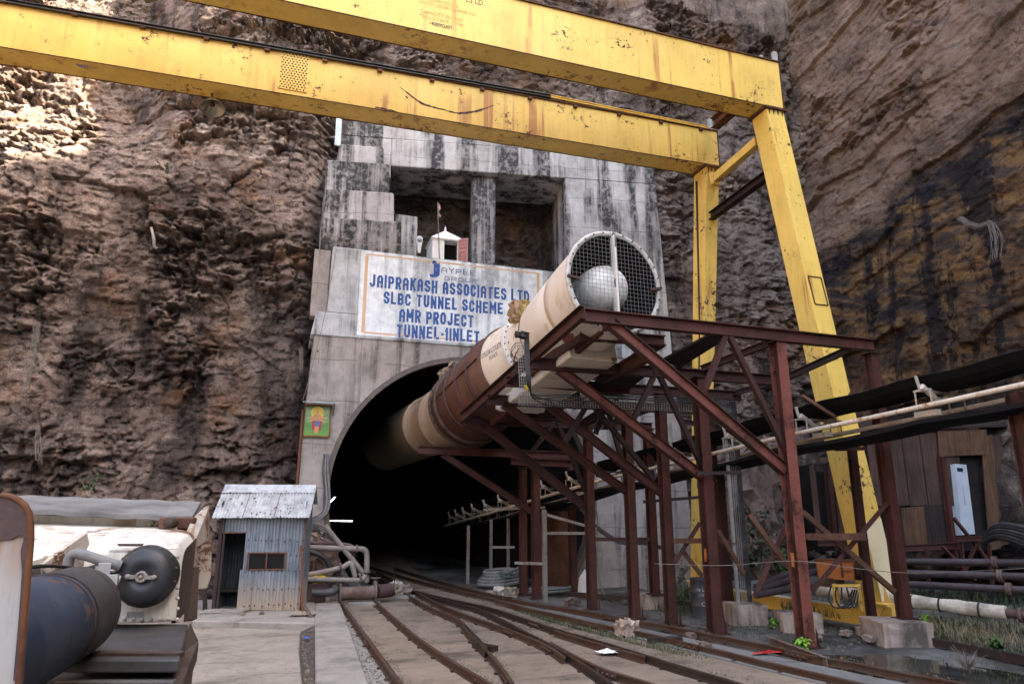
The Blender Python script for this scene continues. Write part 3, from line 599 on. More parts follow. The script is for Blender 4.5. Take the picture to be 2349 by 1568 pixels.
mb.add([V(x, YP-.05, z) for x, z in r1]+[V(x, YP-.05, z) for x, z in r2]+[V(x, YP+.35, z) for x, z in r1]+[V(x, YP+.01, z) for x, z in r2],
       [(i, i+1, n+i+1, n+i) for i in range(n-1)]+[(i, i+1, 2*n+i+1, 2*n+i) for i in range(n-1)]+[(n+i, n+i+1, 3*n+i+1, 3*n+i) for i in range(n-1)])
mb.build("arch_rib", m_plain("dark_arch_edge", (.12,.10,.09), .9, .4, 5), portal, fix=False)
# parapet that carries the sign
YS = YP-.06
mb = MB(); mb.hexa([V(.50, YS, 7.5), V(11.6, YS, 7.5), V(11.6, YP+2.3, 7.5), V(.50, YP+2.3, 7.5), V(.62, YS, 8.25), V(11.6, YS, 8.25), V(11.6, YP+2.3, 8.25), V(.62, YP+2.3, 8.25)])
mb.hexa([V(.95, YS, 8.25), V(11.6, YS, 8.25), V(11.6, YP+2.3, 8.25), V(.95, YP+2.3, 8.25), V(.99, YS, 10.42), V(11.6, YS, 10.42), V(11.6, YP+2.3, 10.42), V(.99, YP+2.3, 10.42)])
mb.build("parapet", M['conc_par'], portal, .03)
mb = MB(); mb.box((.70, YP+.55, 9.3), (.5, .5, 2.2)); mb.build("backing_pier", M['conc'], portal, .02)
# painted sign: whitewash field, cream border and the words
sg = MB(); sg.box(((1.87+8.05)/2, YS-.004, (7.60+10.38)/2), (8.05-1.87, .006, 2.78)); sign = sg.build("painted_sign", M['sign'], portal)
YL = YS-.010; bd = MB()
for (a, b, c, e) in ((2.00, 2.10, 7.70, 10.30), (7.83, 7.93, 7.70, 10.30)): bd.box(((a+b)/2, YL, (c+e)/2), (b-a, .004, e-c))
for zc in (7.70, 10.28): bd.box((4.96, YL, zc), (5.72, .004, .05))
bd.build("border", M['cream'], sign)
def sline(txt, x0, y0, x1, h, mat, bold=.035, up=0, z=None):
    p0, p1 = py(x0, y0, YL), py(x1, y0, YL); hh = h
    return lettering(txt, mat, sign, V(p0.x, YL-.003, p0.z), (1, 0, 0), (0, 0, 1), hh, (p1.x-p0.x), bold, spc=1.16)
def hgt(x, ya, yb): return py(x, ya, YL).z-py(x, yb, YL).z
for k, (txt, xa, ya, xb, h_) in enumerate((("JAIPRAKASH ASSOCIATES LTD", 847, 658, 1213, .45), ("SLBC TUNNEL SCHEME", 879, 697.5, 1153, .44), ("AMR PROJECT", 915, 737.5, 1085, .45), ("TUNNEL-1INLET", 909, 773, 1099, .45))):
    a_, b_ = py(xa, ya, YL), py(xb, ya+(xb-xa)*.11, YL); brush(txt, M['blue'], sign, a_.x, a_.z, b_.x, h_, YL-.003, .16, k+1)
for k, (txt, xa, ya, xb, h_) in enumerate((("AYPEE", 1012, 625, 1090, .20), ("GROUP", 1019, 643, 1094, .16))):
    a_, b_ = py(xa, ya, YL), py(xb, ya+(xb-xa)*.11, YL); brush(txt, M['palebl'], sign, a_.x, a_.z, b_.x, h_, YL-.003, .13, k+7)
sline("J", 984, 635, 1008, .50, M['blue'], .06)
mb = MB(); c0 = py(996, 602, YL); mb.lathe([(0, 0), (.07, 0), (.07, .004)], (c0.x, YL-.005, c0.z), (0, -1, 0), 16); mb.build("emblem_dot", M['palebl'], sign)
# upper frame, swung ten degrees from the face: piers, mullion, head beam, wall above
UD = Vector((1, -.176, 0)).normalized(); UN = Vector((UD.y, -UD.x, 0))        # along / outwards
if UN.y > 0: UN = -UN
def up_pt(X, out=0., z=0.): t = (X-12.7)/UD.x; p = V(12.7, 21.0, z)+UD*t+UN*out; p.z = z; return p
def ublock(mb, xa, xb, za, zb, out=0., deep=2.2, xa1=None, xb1=None):
    xa1 = xa if xa1 is None else xa1; xb1 = xb if xb1 is None else xb1
    q = lambda X, o_, z: up_pt(X, o_, z)
    mb.hexa([q(xa, out, za), q(xb, out, za), q(xb, out-deep, za), q(xa, out-deep, za), q(xa1, out, zb), q(xb1, out, zb), q(xb1, out-deep, zb), q(xa1, out-deep, zb)])
mb = MB(); ublock(mb, 9.25, 13.05, 7.4, 14.45, 0, 2.6, 9.25, 12.75); mb.build("right_pier", M['conc_up'], portal, .03)
mb = MB(); ublock(mb, 5.86, 6.72, 10.3, 14.45, -.35, 1.0); mb.build("mullion", M['conc_up'], portal, .03)
mb = MB(); ublock(mb, 2.9, 12.75, 14.45, 15.55, .0, 2.4, 2.9, 12.7); mb.build("head_beam", M['conc_up'], portal, .03)
mb = MB(); ublock(mb, 1.05, 12.7, 15.55, 16.15, -.03, 2.2, 1.1, 12.6); ublock(mb, 1.05, 2.9, 14.0, 15.55, -.03, 2.2); mb.build("upper_wall", M['conc_up'], portal, .03)
# stepped tower on the left: each tier stands out below the one above
tw = MB(); tiers = [(778, 878, 330, 372, 22.6), (750, 890, 366, 440, 22.2), (744, 900, 432, 505, 21.85), (738, 916, 497, 580, 21.5)]
for (xl, xr, yt, yb, Y) in tiers:
    a, b, c, e = py(xl, yt, Y), py(xr, yt+(xr-xl)*.06, Y), py(xl-3, yb, Y), py(xr+2, yb, Y)
    zt, zb = a.z, c.z-.4
    tw.hexa([V(c.x, Y, zb), V(e.x, Y-.176*(e.x-c.x), zb), V(e.x, Y+3, zb), V(c.x, Y+3, zb), V(a.x, Y, zt), V(b.x, Y-.176*(b.x-a.x), zt), V(b.x, Y+3, zt), V(a.x, Y+3, zt)])
tw.build("stepped_tower", M['conc_tower'], portal, .04)
mb = MB(); a, b = py(905, 490, 22.3), py(958, 500, 22.3); mb.box(((a.x+b.x)/2, 22.9, a.z-1.0), (b.x-a.x, 1.2, 2.0)); mb.build("step_block", M['conc_up'], portal, .03)
mb = MB(); a, b = py(768, 285, 22.9), py(781, 318, 22.9); mb.box(((a.x+b.x)/2, 22.5, (a.z+b.z)/2), (.20, .08, 1.6)); mb.build("pipe_strip", m_plain("pale_blue_pipe", (.45,.56,.62), .5), portal, .02)
mb = MB(); mb.tube([V(.42, 20.9, 0), V(.45, 20.93, 5.2)], .05, 6); mb.build("edge_angle", M['rustframe'], portal)
# a cast post standing high on the rock above the girders
# ------------------------------------------------------------------ gantry crane
crane = thing("gantry_crane", "huge yellow gantry crane with twin box girders and rust-streaked splayed legs", "gantry crane", (12.4, 16, 0))
ZL = -9.5
def girder(Y0, Y1, zb, zt, xr, tilt=0.):
    g = MB(); dz = tilt*(xr-ZL)
    g.hexa([V(ZL, Y0, zb-dz), V(xr, Y0, zb), V(xr, Y1, zb), V(ZL, Y1, zb-dz), V(ZL, Y0, zt-dz), V(xr, Y0, zt), V(xr, Y1, zt), V(ZL, Y1, zt-dz)])
    o = g.build("girder", M['yellow'], crane)
    e = MB(); k = .035
    e.bar(V(ZL, (Y0+Y1)/2, zt-dz+.016), V(xr+.02, (Y0+Y1)/2, zt+.016), Y1-Y0+.10, .03)
    e.build("top_flange", M['yrust'], o)
    e = MB()
    for zz, dd in ((zb-.006, 0),):
        for yy in (Y0-.004, Y1+.004): e.bar(V(ZL, yy, zz-dz), V(xr, yy, zz), .022, .018)
    e.bar(V(xr+.004, Y0-.004, zb), V(xr+.004, Y0-.004, zt), .03, .03, (0,1,0)); e.bar(V(xr+.004, Y1, zb), V(xr+.004, Y1, zt), .03, .03, (0,1,0))
    e.build("edge_seam", M['yrust'], o)
    for X in (-3.1, 2.6, 6.4, 10.1): e = MB(); z_ = tilt*(xr-X); e.box((X+Y0*.05, Y0-.003, (zb+zt)/2-z_), (.014, .008, zt-zb-.02)); e.build("weld_seam", M['yellow'], o)
    return o
g1 = girder(13.58, 14.24, 13.10, 14.56, 12.42, .0); g2 = girder(16.64, 17.37, 12.95, 14.16, 12.46, .014)
# rust-eaten scars and patches on the near face of the rear girder
def scar(pts, Y, parent, wd, mat, name="rust_scar", seed=1):
    r = random.Random(seed); mb = MB(); P = smooth_path([py(x, y, Y) for x, y in pts], 7); up = []; dn = []
    for i, p in enumerate(P):
        q = wd*(.35+.9*r.random())*(.4+.6*math.sin(math.pi*min(1, (i+.6)/len(P)))); up.append(p+V(0, 0, q)); dn.append(p-V(0, 0, q*r.uniform(.3, 1.2)))
    n = len(P); mb.add(up+dn, [(i, i+1, n+i+1, n+i) for i in range(n-1)]); return mb.build(name, mat, parent, fix=False)
M['scar'] = m_plain("flaked_rust", (.075,.048,.045), .95, .4, 14, bump=.5)
scar([(916, 200), (940, 218), (965, 236), (1000, 248), (1022, 252)], 16.634, g2, .035, M['scar'], seed=3)
scar([(1020, 253), (1050, 260), (1085, 257), (1110, 250), (1133, 242)], 16.634, g2, .038, M['scar'], seed=4)
scar([(860, 246), (885, 251), (912, 257)], 16.633, g2, .03, M['scar'], seed=5)
scar([(175, 148), (188, 153), (203, 155)], 16.633, g2, .06, M['scar'], seed=6)
# riveted splice plate and its rivets
mb = MB(); a, b = py(645, 113, 16.63), py(703, 217, 16.63); mb.box(((a.x+b.x)/2, 16.628, (a.z+b.z)/2+.0), (b.x-a.x, .02, 1.10)); mb.cur = 1; r = random.Random(3); x0, x1, z0, z1 = a.x+.05, b.x-.05, (a.z+b.z)/2-.50, (a.z+b.z)/2+.50
for i in range(8):
    for j in range(15):
        mb.lathe([(.021, 0), (.021, .008), (.008, .017), (0, .018)], (x0+(x1-x0)*(i+.5*(j % 2)*.9)/7.4, 16.618, z0+(z1-z0)*j/14), (0, -1, 0), 6)
mb.build("splice_plate", [M['yellow'], M['yrust']], g2)
mb = MB(); mb.box((a.x*.5+b.x*.5, 17.0, 12.925-.15*.3+.0), (b.x-a.x, .70, .02)); mb.build("splice_plate", M['yrust'], g2)
# travelling rail on the rear girder, black over most of its length
mb = MB(); mb.ibeam(V(ZL, 16.60, 14.10-.30), V(py(1262, 214, 16.6).x, 16.60, 14.20), .10, .11); mb.build("trolley_rail", M['black_rail'], crane)
mb = MB(); mb.ibeam(V(py(1262, 214, 16.6).x, 16.60, 14.20), V(12.1, 16.60, 14.20), .085, .10); mb.build("trolley_rail", M['yellow'], crane)
for X in np.arange(-7, 12, 1.45): mb = MB(); mb.box((X, 16.60, 14.10-.014*(12.4-X)), (.12, .09, .06)); mb.build("rail_clip", M['yrust'], crane)

# painted notice on the front girder (weathered) and its clear number
gl = dict(parent=g1, xdir=(1, 0, 0), updir=(0, 0, 1)); YG = 13.575
M['stencil'] = m_paint("faded_stencil", (.30,.225,.085), 1.6, (.74,.50,.12), (.6,.42,.12), .6, 5., .0, 4.); M['number'] = m_plain("dark_number", (.05,.045,.05), .6)
def gtxt(txt, xc, yc, h, wpx, mat, bold=0.):
    p0, p1 = py(xc-wpx/2, yc, YG), py(xc+wpx/2, yc, YG); lettering(txt, mat, g1, V(p0.x, YG-.002, (p0.z+p1.z)/2), (1, 0, 0), (0, 0, 1), h, p1.x-p0.x, bold)
gtxt("1400002307", 1011, 63, .095, 52, M['number'], .02)
gtxt("ES LD.", 1090, 10, .15, 42, M['number'], .0); gtxt("SPAN 13x75 MTRS", 1015, 52, .085, 92, M['stencil']); gtxt("CAPACITY 35 TON", 1012, 40, .085, 98, M['stencil']); gtxt("MFG BY ACCESS CRANES, IND.", 1028, 24, .085, 134, M['stencil']); gtxt("GANTRY CRANE", 1013, 10, .085, 78, M['stencil'])
def leg(top, bot, name="leg"):       # (x0,x1,y0,y1,z) rectangles
    q = lambda t: [V(t[0], t[2], t[4]), V(t[1], t[2], t[4]), V(t[1], t[3], t[4]), V(t[0], t[3], t[4])]
    mb = MB(); mb.hexa(q(bot)+q(top)); o = mb.build(name, M['yellow'], crane, .006)
    c = MB(); c.box(((top[0]+top[1])/2, (top[2]+top[3])/2, top[4]+.01), (top[1]-top[0]+.16, top[3]-top[2]+.16, .06))
    for k in range(4):               # gusset fins under the cap plate
        x = top[0]+(top[1]-top[0])*(k+.5)/4; c.prism([V(x-.008, top[2]-.002, top[4]-.02), V(x-.008, top[2]-.075, top[4]-.02), V(x-.008, top[2]-.002, top[4]-.24)], (.016, 0, 0))
    c.build("cap_plate", M['yrust'], o); return o
leg_f = leg((11.86, 12.42, 13.60, 14.22, 13.04), (12.30, 12.82, 12.15, 12.75, .42)); leg_r = leg((11.98, 12.46, 16.66, 17.35, 12.88), (12.18, 12.46, 18.75, 19.3, .25))
# pale repainted foot of the near leg, and the patch frame half way up
def on_leg(z, fx, o_=.012):    # point on the camera-facing side of the near leg
    t = (13.04-z)/(13.04-.42); return V((11.86+.44*t)*(1-fx)+(12.42+.40*t)*fx, 13.60-1.45*t-o_, z)
mb = MB(); mb.add([on_leg(.45, .01), on_leg(.45, .99), on_leg(2.15, .99), on_leg(2.08, .01)], [(0, 1, 2, 3)]); mb.build("pale_patch", M['yellow_l'], leg_f, fix=False)
mb = MB()
for (za, fa, zb, fb) in ((7.25, .15, 7.25, .88), (8.0, .12, 8.0, .85), (7.25, .15, 8.0, .12), (7.25, .88, 8.0, .85)): mb.bar(on_leg(za, fa), on_leg(zb, fb), .03, .012, (0, 1, 0))
mb.build("patch_frame", M['yrust'], leg_f)
mb = MB(); mb.tube([V(11.95, 17.2, 12.6), V(12.05, 17.7, 8), V(12.13, 18.5, 3)], .03, 6); mb.build("leg_cable", M['rubber'], leg_r)
# end ties between the two sides of the frame
mb = MB(); mb.ibeam(px(1638, 285, 12.1), px(1700, 232, 12.1), .34, .3); mb.build("end_tie", M['yrust'], crane)
mb = MB(); a, b = px(1637, 413, 12.2), px(1738, 325, 12.2); mb.bar(a, b, .22, .26); mb.bar(a, a+(b-a)*.05, .3, .42); mb.build("upper_brace", M['yellow'], crane, .01)
mb = MB(); mb.ibeam(px(1630, 497, 12.2), px(1765, 398, 12.2), .24, .22); mb.build("lower_brace", M['steel_k'], crane)
for (c_, s_) in (((12.36, 13.64, 14.76), (.12, .1, .34)), ((12.10, 13.9, 14.76), (.1, .1, .36)), ((12.3, 16.75, 14.4), (.12, .1, .5))): mb = MB(); mb.box(c_, s_); mb.build("stop_bracket", M['tray'], crane)
# sill beam, pedestals, hub wheel
sa, sb = V(12.30, 19.2, .45), V(12.34, 11.95, .45)
mb = MB(); mb.ibeam(V(12.32, 19.0, -.02), V(12.36, 12.3, .07), .34, .30, tf=.03, tw=.16); mb.build("sill_beam", M['yellow'], crane)
mb = MB(); mb.box((12.50, 12.3, .10), (.52, .9, .52)); mb.box((12.54, 12.40, .39), (.74, 1.0, .06))
for k in (-.17, 0, .17): mb.prism([V(12.56+k-.01, 11.98, .42), V(12.56+k-.01, 12.14, .42), V(12.56+k-.01, 12.14, .80)], (.02, 0, 0))
mb.prism([V(12.23, 12.0, .36), V(12.23, 12.5, .36), V(12.23, 12.25, .02)], (-.03, 0, 0)); mb.build("pedestal", M['yellow'], crane, .01)
mb = MB(); mb.box((12.32, 19.0, .0), (.40, .7, .4)); mb.box((12.32, 18.95, .22), (.56, .8, .05)); mb.build("pedestal", M['yellow'], crane, .01)
mb = MB(); mb.add([V(12.22, 12.9, .236), V(12.18, 18.5, .158), V(12.46, 18.5, .158), V(12.50, 12.9, .236)], [(0, 1, 2, 3)]); mb.build("pale_top", M['lag'], crane)
for y in (12.05, 12.6, 18.8): mb = MB(); mb.lathe([(0, -.06), (.16, -.06), (.16, .06), (0, .06)], (12.36, y, -.08), (1, 0, 0), 20); mb.build("wheel", M['grime_shade'], crane)
# lamp hanging under the rear girder
lp = thing("pendant_lamp", "conical work lamp hanging under the rear yellow girder", "lamp", py(487, 236, 17.1))
c = py(487, 236, 17.1); ax = V(.18, -.30, -1)
mb = MB(); mb.lathe([(.05, -.22), (.09, -.10), (.17, .02), (.295, .20), (.30, .21), (.285, .20), (.16, .03), (.02, .0)], c, ax, 28); mb.build("lamp_shade", M['reflector'], lp)
mb = MB(); mb.tube([c-ax.normalized()*.2, c-ax.normalized()*.3+V(0, 0, .05), V(c.x-.05, c.y+.05, 12.78)], .03, 8); mb.lathe([(0, 0), (.05, .03), (.06, .09), (0, .15)], c, ax, 12); mb.build("lamp_holder", M['rustframe'], lp)

# ------------------------------------------------------------------ ventilation fan and duct
A = V(-.135, 1, -.20).normalized(); M0 = V(5.79, 11.2, 6.56); AS = A.cross(V(0, 0, 1)).normalized(); AU = AS.cross(A)
fan = thing("ventilation_fan", "large beige tube fan with round mesh mouth running down into a rusty duct", "ventilation fan", M0+V(0, 0, -1.1))
def axp(t): return M0+A*t
Am = V(-.10, 1, -.03).normalized(); MS = Am.cross(V(0, 0, 1)).normalized(); MU = MS.cross(Am)
def ring(mb, prof, n=64): return mb.lathe(prof, M0, A, n)
mb = MB(); n_ = 64; vs_ = []; stn = [(1.03, .03), (1.005, .45), (.98, .9), (.965, 1.1), (.958, 1.105), (.958, 1.12), (.963, 1.125), (.912, 1.7), (.87, 2.2), (.855, 2.42), (.80, 2.55)]
for r_, t_ in stn:
    f_ = max(0., 1-t_/1.8); a_ = (Am*f_+A*(1-f_)).normalized(); s_ = a_.cross(V(0, 0, 1)).normalized(); u_ = s_.cross(a_)
    vs_ += [axp(t_)+(s_*math.cos(2*math.pi*k/n_)+u_*math.sin(2*math.pi*k/n_))*r_ for k in range(n_)]
mb.add(vs_, [(i*n_+k, i*n_+(k+1) % n_, (i+1)*n_+(k+1) % n_, (i+1)*n_+k) for i in range(len(stn)-1) for k in range(n_)], True); mb.build("silencer", M['duct'], fan)
mb = MB(); mb.lathe([(.965, -.005), (1.0, -.03), (1.04, -.028), (1.062, .0), (1.062, .04), (1.03, .045)], M0, Am, 64); mb.cur = 1
for k in range(28):
    a = 2*math.pi*k/28; p = M0+(MS*math.cos(a)+MU*math.sin(a))*1.015-Am*.028; mb.lathe([(.016, 0), (.016, .02), (0, .022)], p, -Am, 6)
mb.build("mouth_ring", [M['mouth'], M['grime_shade']], fan)
mb = MB(); mb.lathe([(.96, 0), (.90, .45), (.83, .90), (0, .92)], M0, Am, 48); mb.build("inner_liner", m_plain("dark_perforated_liner", (.008,.008,.008), .9, .3, 20, bump=.3, spec=.05), fan)
mb = MB(); pod = M0+Am*.15+MS*.02+MU*.0
mb.lathe([(0, -.16), (.11, -.155), (.24, -.12), (.35, -.04), (.43, .08), (.485, .24), (.50, .42), (.49, .72)], pod, Am, 40); mb.build("centre_pod", M['nose'], fan)
mb = MB(); mb.bar(M0+MU*.97-Am*.02, M0-MU*.97-Am*.02, .15, .04, MS); mb.build("centre_strut", M['duct_w'], fan, .004)
mb = MB(); mb.bar(M0+MU*.62-Am*.045, M0-MU*.95-Am*.045, .03, .012, MS); mb.bar(M0+MU*.99-Am*.045, M0+MU*.70-Am*.045, .10, .03, MS); mb.box(M0-Am*.05-MU*.02, (.06, .03, .16)); mb.build("strut_clamp", M['grime_shade'], fan)
mb = MB(); RG = .99
for i in range(-11, 12):
    q = i*.084; L = math.sqrt(max(0, RG*RG-q*q))
    mb.bar(M0+MS*q-MU*L-Am*.012, M0+MS*q+MU*L-Am*.012, .0055, .0055, MS); mb.bar(M0+MU*q-MS*L-Am*.018, M0+MU*q+MS*L-Am*.018, .0055, .0055, MU)
mb.build("mesh_grille", m_plain("grey_wire_mesh", (.20,.195,.19), .5, .2, 9, .3), fan)
mb = MB()
for sg_ in (-1, 1): mb.bar(M0+MS*sg_*1.05-Am*.045+MU*.02*sg_, M0+MS*sg_*.80-Am*.045-MU*.05, .06, .05, MU)
mb.build("grille_lug", M['grime_shade'], fan)
mb = MB(); ring(mb, [(.82, 2.55), (.82, 3.2)]); mb.build("fan_casing", M['duct'], fan)
mb = MB(); ring(mb, [(.82, 3.15), (.905, 3.15), (.905, 3.205), (.88, 3.21), (.88, 3.225), (.905, 3.23), (.905, 3.27), (.82, 3.27)]); mb.cur = 1
for k in range(36):
    a = 2*math.pi*k/36; p = axp(3.13)+(AS*math.cos(a)+AU*math.sin(a))*.875; mb.lathe([(.018, 0), (.018, .16), (0, .165)], p, A, 6)
mb.build("flange", [M['duct_w'], M['grime_shade']], fan)
mb = MB(); ring(mb, [(.83, 3.27), (.875, 3.5), (.965, 4.0), (1.0, 4.28)]); cone = mb.build("outlet_cone", M['duct'], fan)
def wrap_cone(t0, ang, sgn):          # letters wound round the cone on the side towards the walkway
    def f(x, y):
        t = t0-x; r = .83+.17*(t-3.27)/.98+.008; a = ang+y/r; return axp(t)+(-AS*math.cos(a)+AU*math.sin(a))*r
    return f
lettering("COGEMACOUSTIC", M['number'], cone, (0,0,0), (1,0,0), (0,0,1), .14, .86, .01, wrap=wrap_cone(4.18, .02, 1)); lettering("FRANCE", M['number'], cone, (0,0,0), (1,0,0), (0,0,1), .10, .34, .01, wrap=wrap_cone(3.88, -.14, 1))
mb = MB(); ring(mb, [(1.0, 4.22), (1.04, 4.23), (1.065, 7.62), (.98, 7.64)]); ru = mb.build("rusty_duct", M['duct_rust'], fan)
mb = MB()
for t in (4.95, 5.7, 6.5): ring(mb, [(1.05, t-.03), (1.10, t-.03), (1.10, t+.03), (1.05, t+.03)])
mb.build("stiffener_ring", M['steel_d'], ru)
mb = MB()
for t in (7.15, 7.55): ring(mb, [(1.06, t-.02), (1.14, t-.02), (1.14, t+.02), (1.06, t+.02)])
for k in range(30):
    a = 2*math.pi*k/30; mb.lathe([(.02, 0), (.02, .12), (0, .13)], axp(7.51)+(AS*math.cos(a)+AU*math.sin(a))*1.105, A, 6)
mb.build("flange", M['grime_shade'], ru)
mb = MB(); a0 = axp(5.5)-AS*1.06*math.cos(.55)+AU*1.06*math.sin(.55)
mb.bar(axp(4.3)-AS*1.05+AU*.1, axp(7.5)-AS*1.06+AU*.1, .05, .02, AU); mb.build("lap_seam", M['steel_d'], ru)
c0 = axp(7.62); dT = (py(928, 1003, c0.y+5.)-c0).normalized(); mb = MB(); mb.lathe([(.96, -.05), (.95, 1.2), (.965, 1.21), (.965, 1.25), (.95, 1.26), (.93, 2.6), (.945, 2.61), (.945, 2.65), (.93, 2.66), (.90, 7), (.8, 7), (0, 7.01)], c0, dT, 48); mb.build("tunnel_duct", M['duct_d'], fan)
# sacking stuffed along the top of the duct joint
for k, (t, s) in enumerate(((7.25, .16), (7.45, .2), (7.7, .15), (6.95, .12))):
    p = axp(t)-AS*.55+AU*(1.0+.02*k); mb = MB(); mb.rough_box(p, (s*1.7, s*2.2, s), .4*k, .05, 3, k, .6); mb.build("packing_rag", M['stone'], fan)
# sheeted motor bundle at the waist of the casing
bp = axp(2.62)-AS*.76+AU*.55
mb = MB(); mb.rough_box(bp, (.28, .38, .46), .2, .04, 5, 5, .45); mb.build("motor_cover", M['foil'], fan)
mb = MB(); mb.rough_box(bp+V(.12, -.12, -.02), (.32, .28, .44), .5, .045, 5, 8, .35); mb.build("motor_cover", M['tarp'], fan)
# saddles under the silencer and white plenum between them
mb = MB(); a = py(1330, 768, 11.55); b = py(1523, 782, 11.55)
mb.ibeam(a, b, .20, .16); mb.channel(V(a.x+.02, 11.6, a.z), V(a.x-.28, 13.6, a.z-.32), .2, .1); mb.channel(V(b.x-.05, 11.6, b.z), V(b.x-.3, 13.6, b.z-.32), .2, .1); mb.ibeam(V(a.x-.28, 13.6, a.z-.34), V(b.x-.3, 13.6, b.z-.34), .2, .16); mb.build("saddle_frame", M['steel'], fan)
mb = MB(); p = py(1302, 774, 11.6); mb.prism([p+V(-.12, 0, .09), p+V(.12, 0, .09), p+V(.14, 0, -.09), p+V(-.06, 0, -.1), p+V(-.13, 0, -.02)], (0, .03, 0)); mb.build("lifting_eye", M['steel_p'], fan)
mb = MB(); c0 = axp(2.0); mb.box(c0+V(0.05, .3, -.98), (1.15, 2.6, .42), M=Matrix((AS, A, AU)).transposed()); mb.build("plenum_box", M['duct'], fan, .02)
mb = MB(); c0 = axp(3.7); mb.box(c0+V(0.05, 0, -1.0), (1.1, 1.3, .25), M=Matrix((AS, A, AU)).transposed()); mb.box(c0+V(0.05, .75, -1.02), (1.3, .1, .35), M=Matrix((AS, A, AU)).transposed()); mb.build("duct_cradle", M['duct_w'], fan, .02)
# ------------------------------------------------------------------ red steel support frame
fr = thing("support_frame", "dark red steel trestle of columns, beams and diagonal braces carrying the fan", "steel trestle", (8.5, 13, 0))
def P(name, mb, mat, bevel=0.): return mb.build(name, mat, fr, bevel)
cols = [  # column foot and head as seen, real Y
  ((1848, 1476), (1790, 787), 10.87), ((1640, 1446), (1607, 868), 12.60), ((1540, 1427), (1517, 905), 13.80), ((1455, 1412), (1442, 935), 14.80), ((1358, 1394), (1352, 968), 16.40), ((1230, 1369), (1226, 1060), 18.90)]
feet = []
for i, (f, h, Y) in enumerate(cols):
    b = pz(*f); b.z = -.06; top = py(h[0], h[1], b.y); t = V(b.x, b.y, top.z); feet.append((b, t))
    s = .255 if i < 2 else .225
    mb = MB(); mb.ibeam(b, t, s, s*.86, (0, 1, 0), .02, .016, 1); c = P("column", mb, [M['steel_p'] if i == 0 else M['steel'], M['steel_d']])
    mb = MB(); mb.box(b+V(0, 0, .02), (s*1.7, s*1.7, .03)); 
    for sx in (-1, 1):
        mb.prism([b+V(sx*.13, -s*.5-.0, .03), b+V(sx*.13, -s*.82, .03), b+V(sx*.13, -s*.5, .34)], (.014*sx, 0, 0))
    mb.build("base_plate", M['steel_d'], c)
    mb = MB(); mb.box(t+V(0, 0, .012), (s*1.35, s*1.35, .025)); mb.build("cap_plate", M['steel_d'], c)
    if i in (0, 1): mb = MB(); mb.box(b+V(-.40*s-.012, -.0, 1.5), (.005, .08, .25)); mb.build("bare_patch", M['orange'], c)
for (f, htop, zb) in (((2075, 1418), (1992, 812), .36), ((1502, 1362), (1492, 985), .30), ((1315, 1362), (1313, 1052), -.03), ((1200, 1364), (1197, 1072), -.03)):
    b = pz(f[0], f[1], zb); t = V(b.x, b.y, py(htop[0], htop[1], b.y).z); mb = MB(); s = .215; mb.ibeam(b, t, s, s*.86, (0, 1, 0), .02, .016); c = P("column", mb, M['steel']); mb = MB(); mb.box(t+V(0, 0, .012), (s*1.5, s*1.4, .025)); mb.build("cap_plate", M['steel_d'], c); mb = MB(); mb.box(b+V(0, 0, .012), (s*1.5, s*1.5, .025)); mb.build("base_plate", M['steel_d'], c)
b = V(9.75, 14.25, -.03); mb = MB(); mb.ibeam(b, V(9.75, 14.25, py(1595, 950, 14.25).z), .26, .19, (0, 1, 0)); P("column", mb, M['steel'])
beams = [((1336, 723), (2003, 792), 10.87, .24), ((1221, 833), (1800, 873), 12.60, .23), ((1160, 874), (1700, 908), 13.80, .22), ((1117, 916), (1605, 940), 14.80, .22), ((1066, 963), (1495, 979), 16.40, .22), ((960, 1031), (1308, 1045), 18.90, .22), ((1172, 1057), (1312, 1063), 18.4, .20)]
bm_pts = []
for k, (l, r_, Y, h) in enumerate(beams):
    a, b = py(*l, Y), py(*r_, Y); z = (a.z+b.z)/2; bm_pts.append((a, b))
    mb = MB(); mb.ibeam(a, b, h, .17, tf=.018); P("cross_beam", mb, M['steel'] if k in (0, 5, 6) else M['steel_d'])
# long edge member under the left of the tube: deep channel, then its inner web
a, b, c2 = py(1337, 720, 10.80), py(1066, 962, 16.40), None
mb = MB(); mb.channel(a+V(.02, -.06, .02), b+V(-.03, .12, .03), .26, .11, flip=-1); P("edge_beam", mb, M['steel_d'])
mb = MB(); dx = (b-a)
mb.channel(a+V(.55, .1, -.02), b+V(.62, -.1, -.02), .24, .10); P("long_beam", mb, M['steel'])
for (p0, p1, sec, mt) in (((1381, 868, 13.6), (1492, 812, 11.0), .22, 'steel'), ((1608, 846, 12.6), (1770, 784, 10.95), .14, 'steel_d'), ((1808, 864, 12.5), (1948, 800, 10.95), .14, 'steel_k'), ((1682, 902, 13.8), (1790, 872, 12.6), .12, 'steel_k'), ((1385, 975, 16.4), (1500, 935, 14.8), .12, 'steel_k'), ((1330, 975, 16.4), (1420, 920, 14.8), .18, 'steel_k'), ((1240, 960, 16.2), (1330, 905, 14.0), .16, 'steel_d'), ((1560, 965, 14.8), (1690, 990, 14.3), .12, 'steel_d'), ((1480, 1012, 16.0), (1600, 1026, 15.0), .12, 'steel_d')):
    mb = MB(); mb.ibeam(py(*p0), py(*p1), sec, sec*.7); P("long_beam", mb, M[mt])
mb = MB(); q = [py(1518, 822, 12.5), py(1560, 838, 12.5), py(1664, 772, 10.98), py(1622, 766, 10.98)]; mb.prism(q, (0, 0, -.05)); P("deck_plank", mb, M['plyd'])
mb = MB(); q = [py(1330, 895, 14.7), py(1420, 905, 14.7), py(1480, 858, 12.7), py(1400, 850, 12.7)]; mb.prism(q, (0, 0, -.05)); P("deck_plank", mb, M['plyd'])
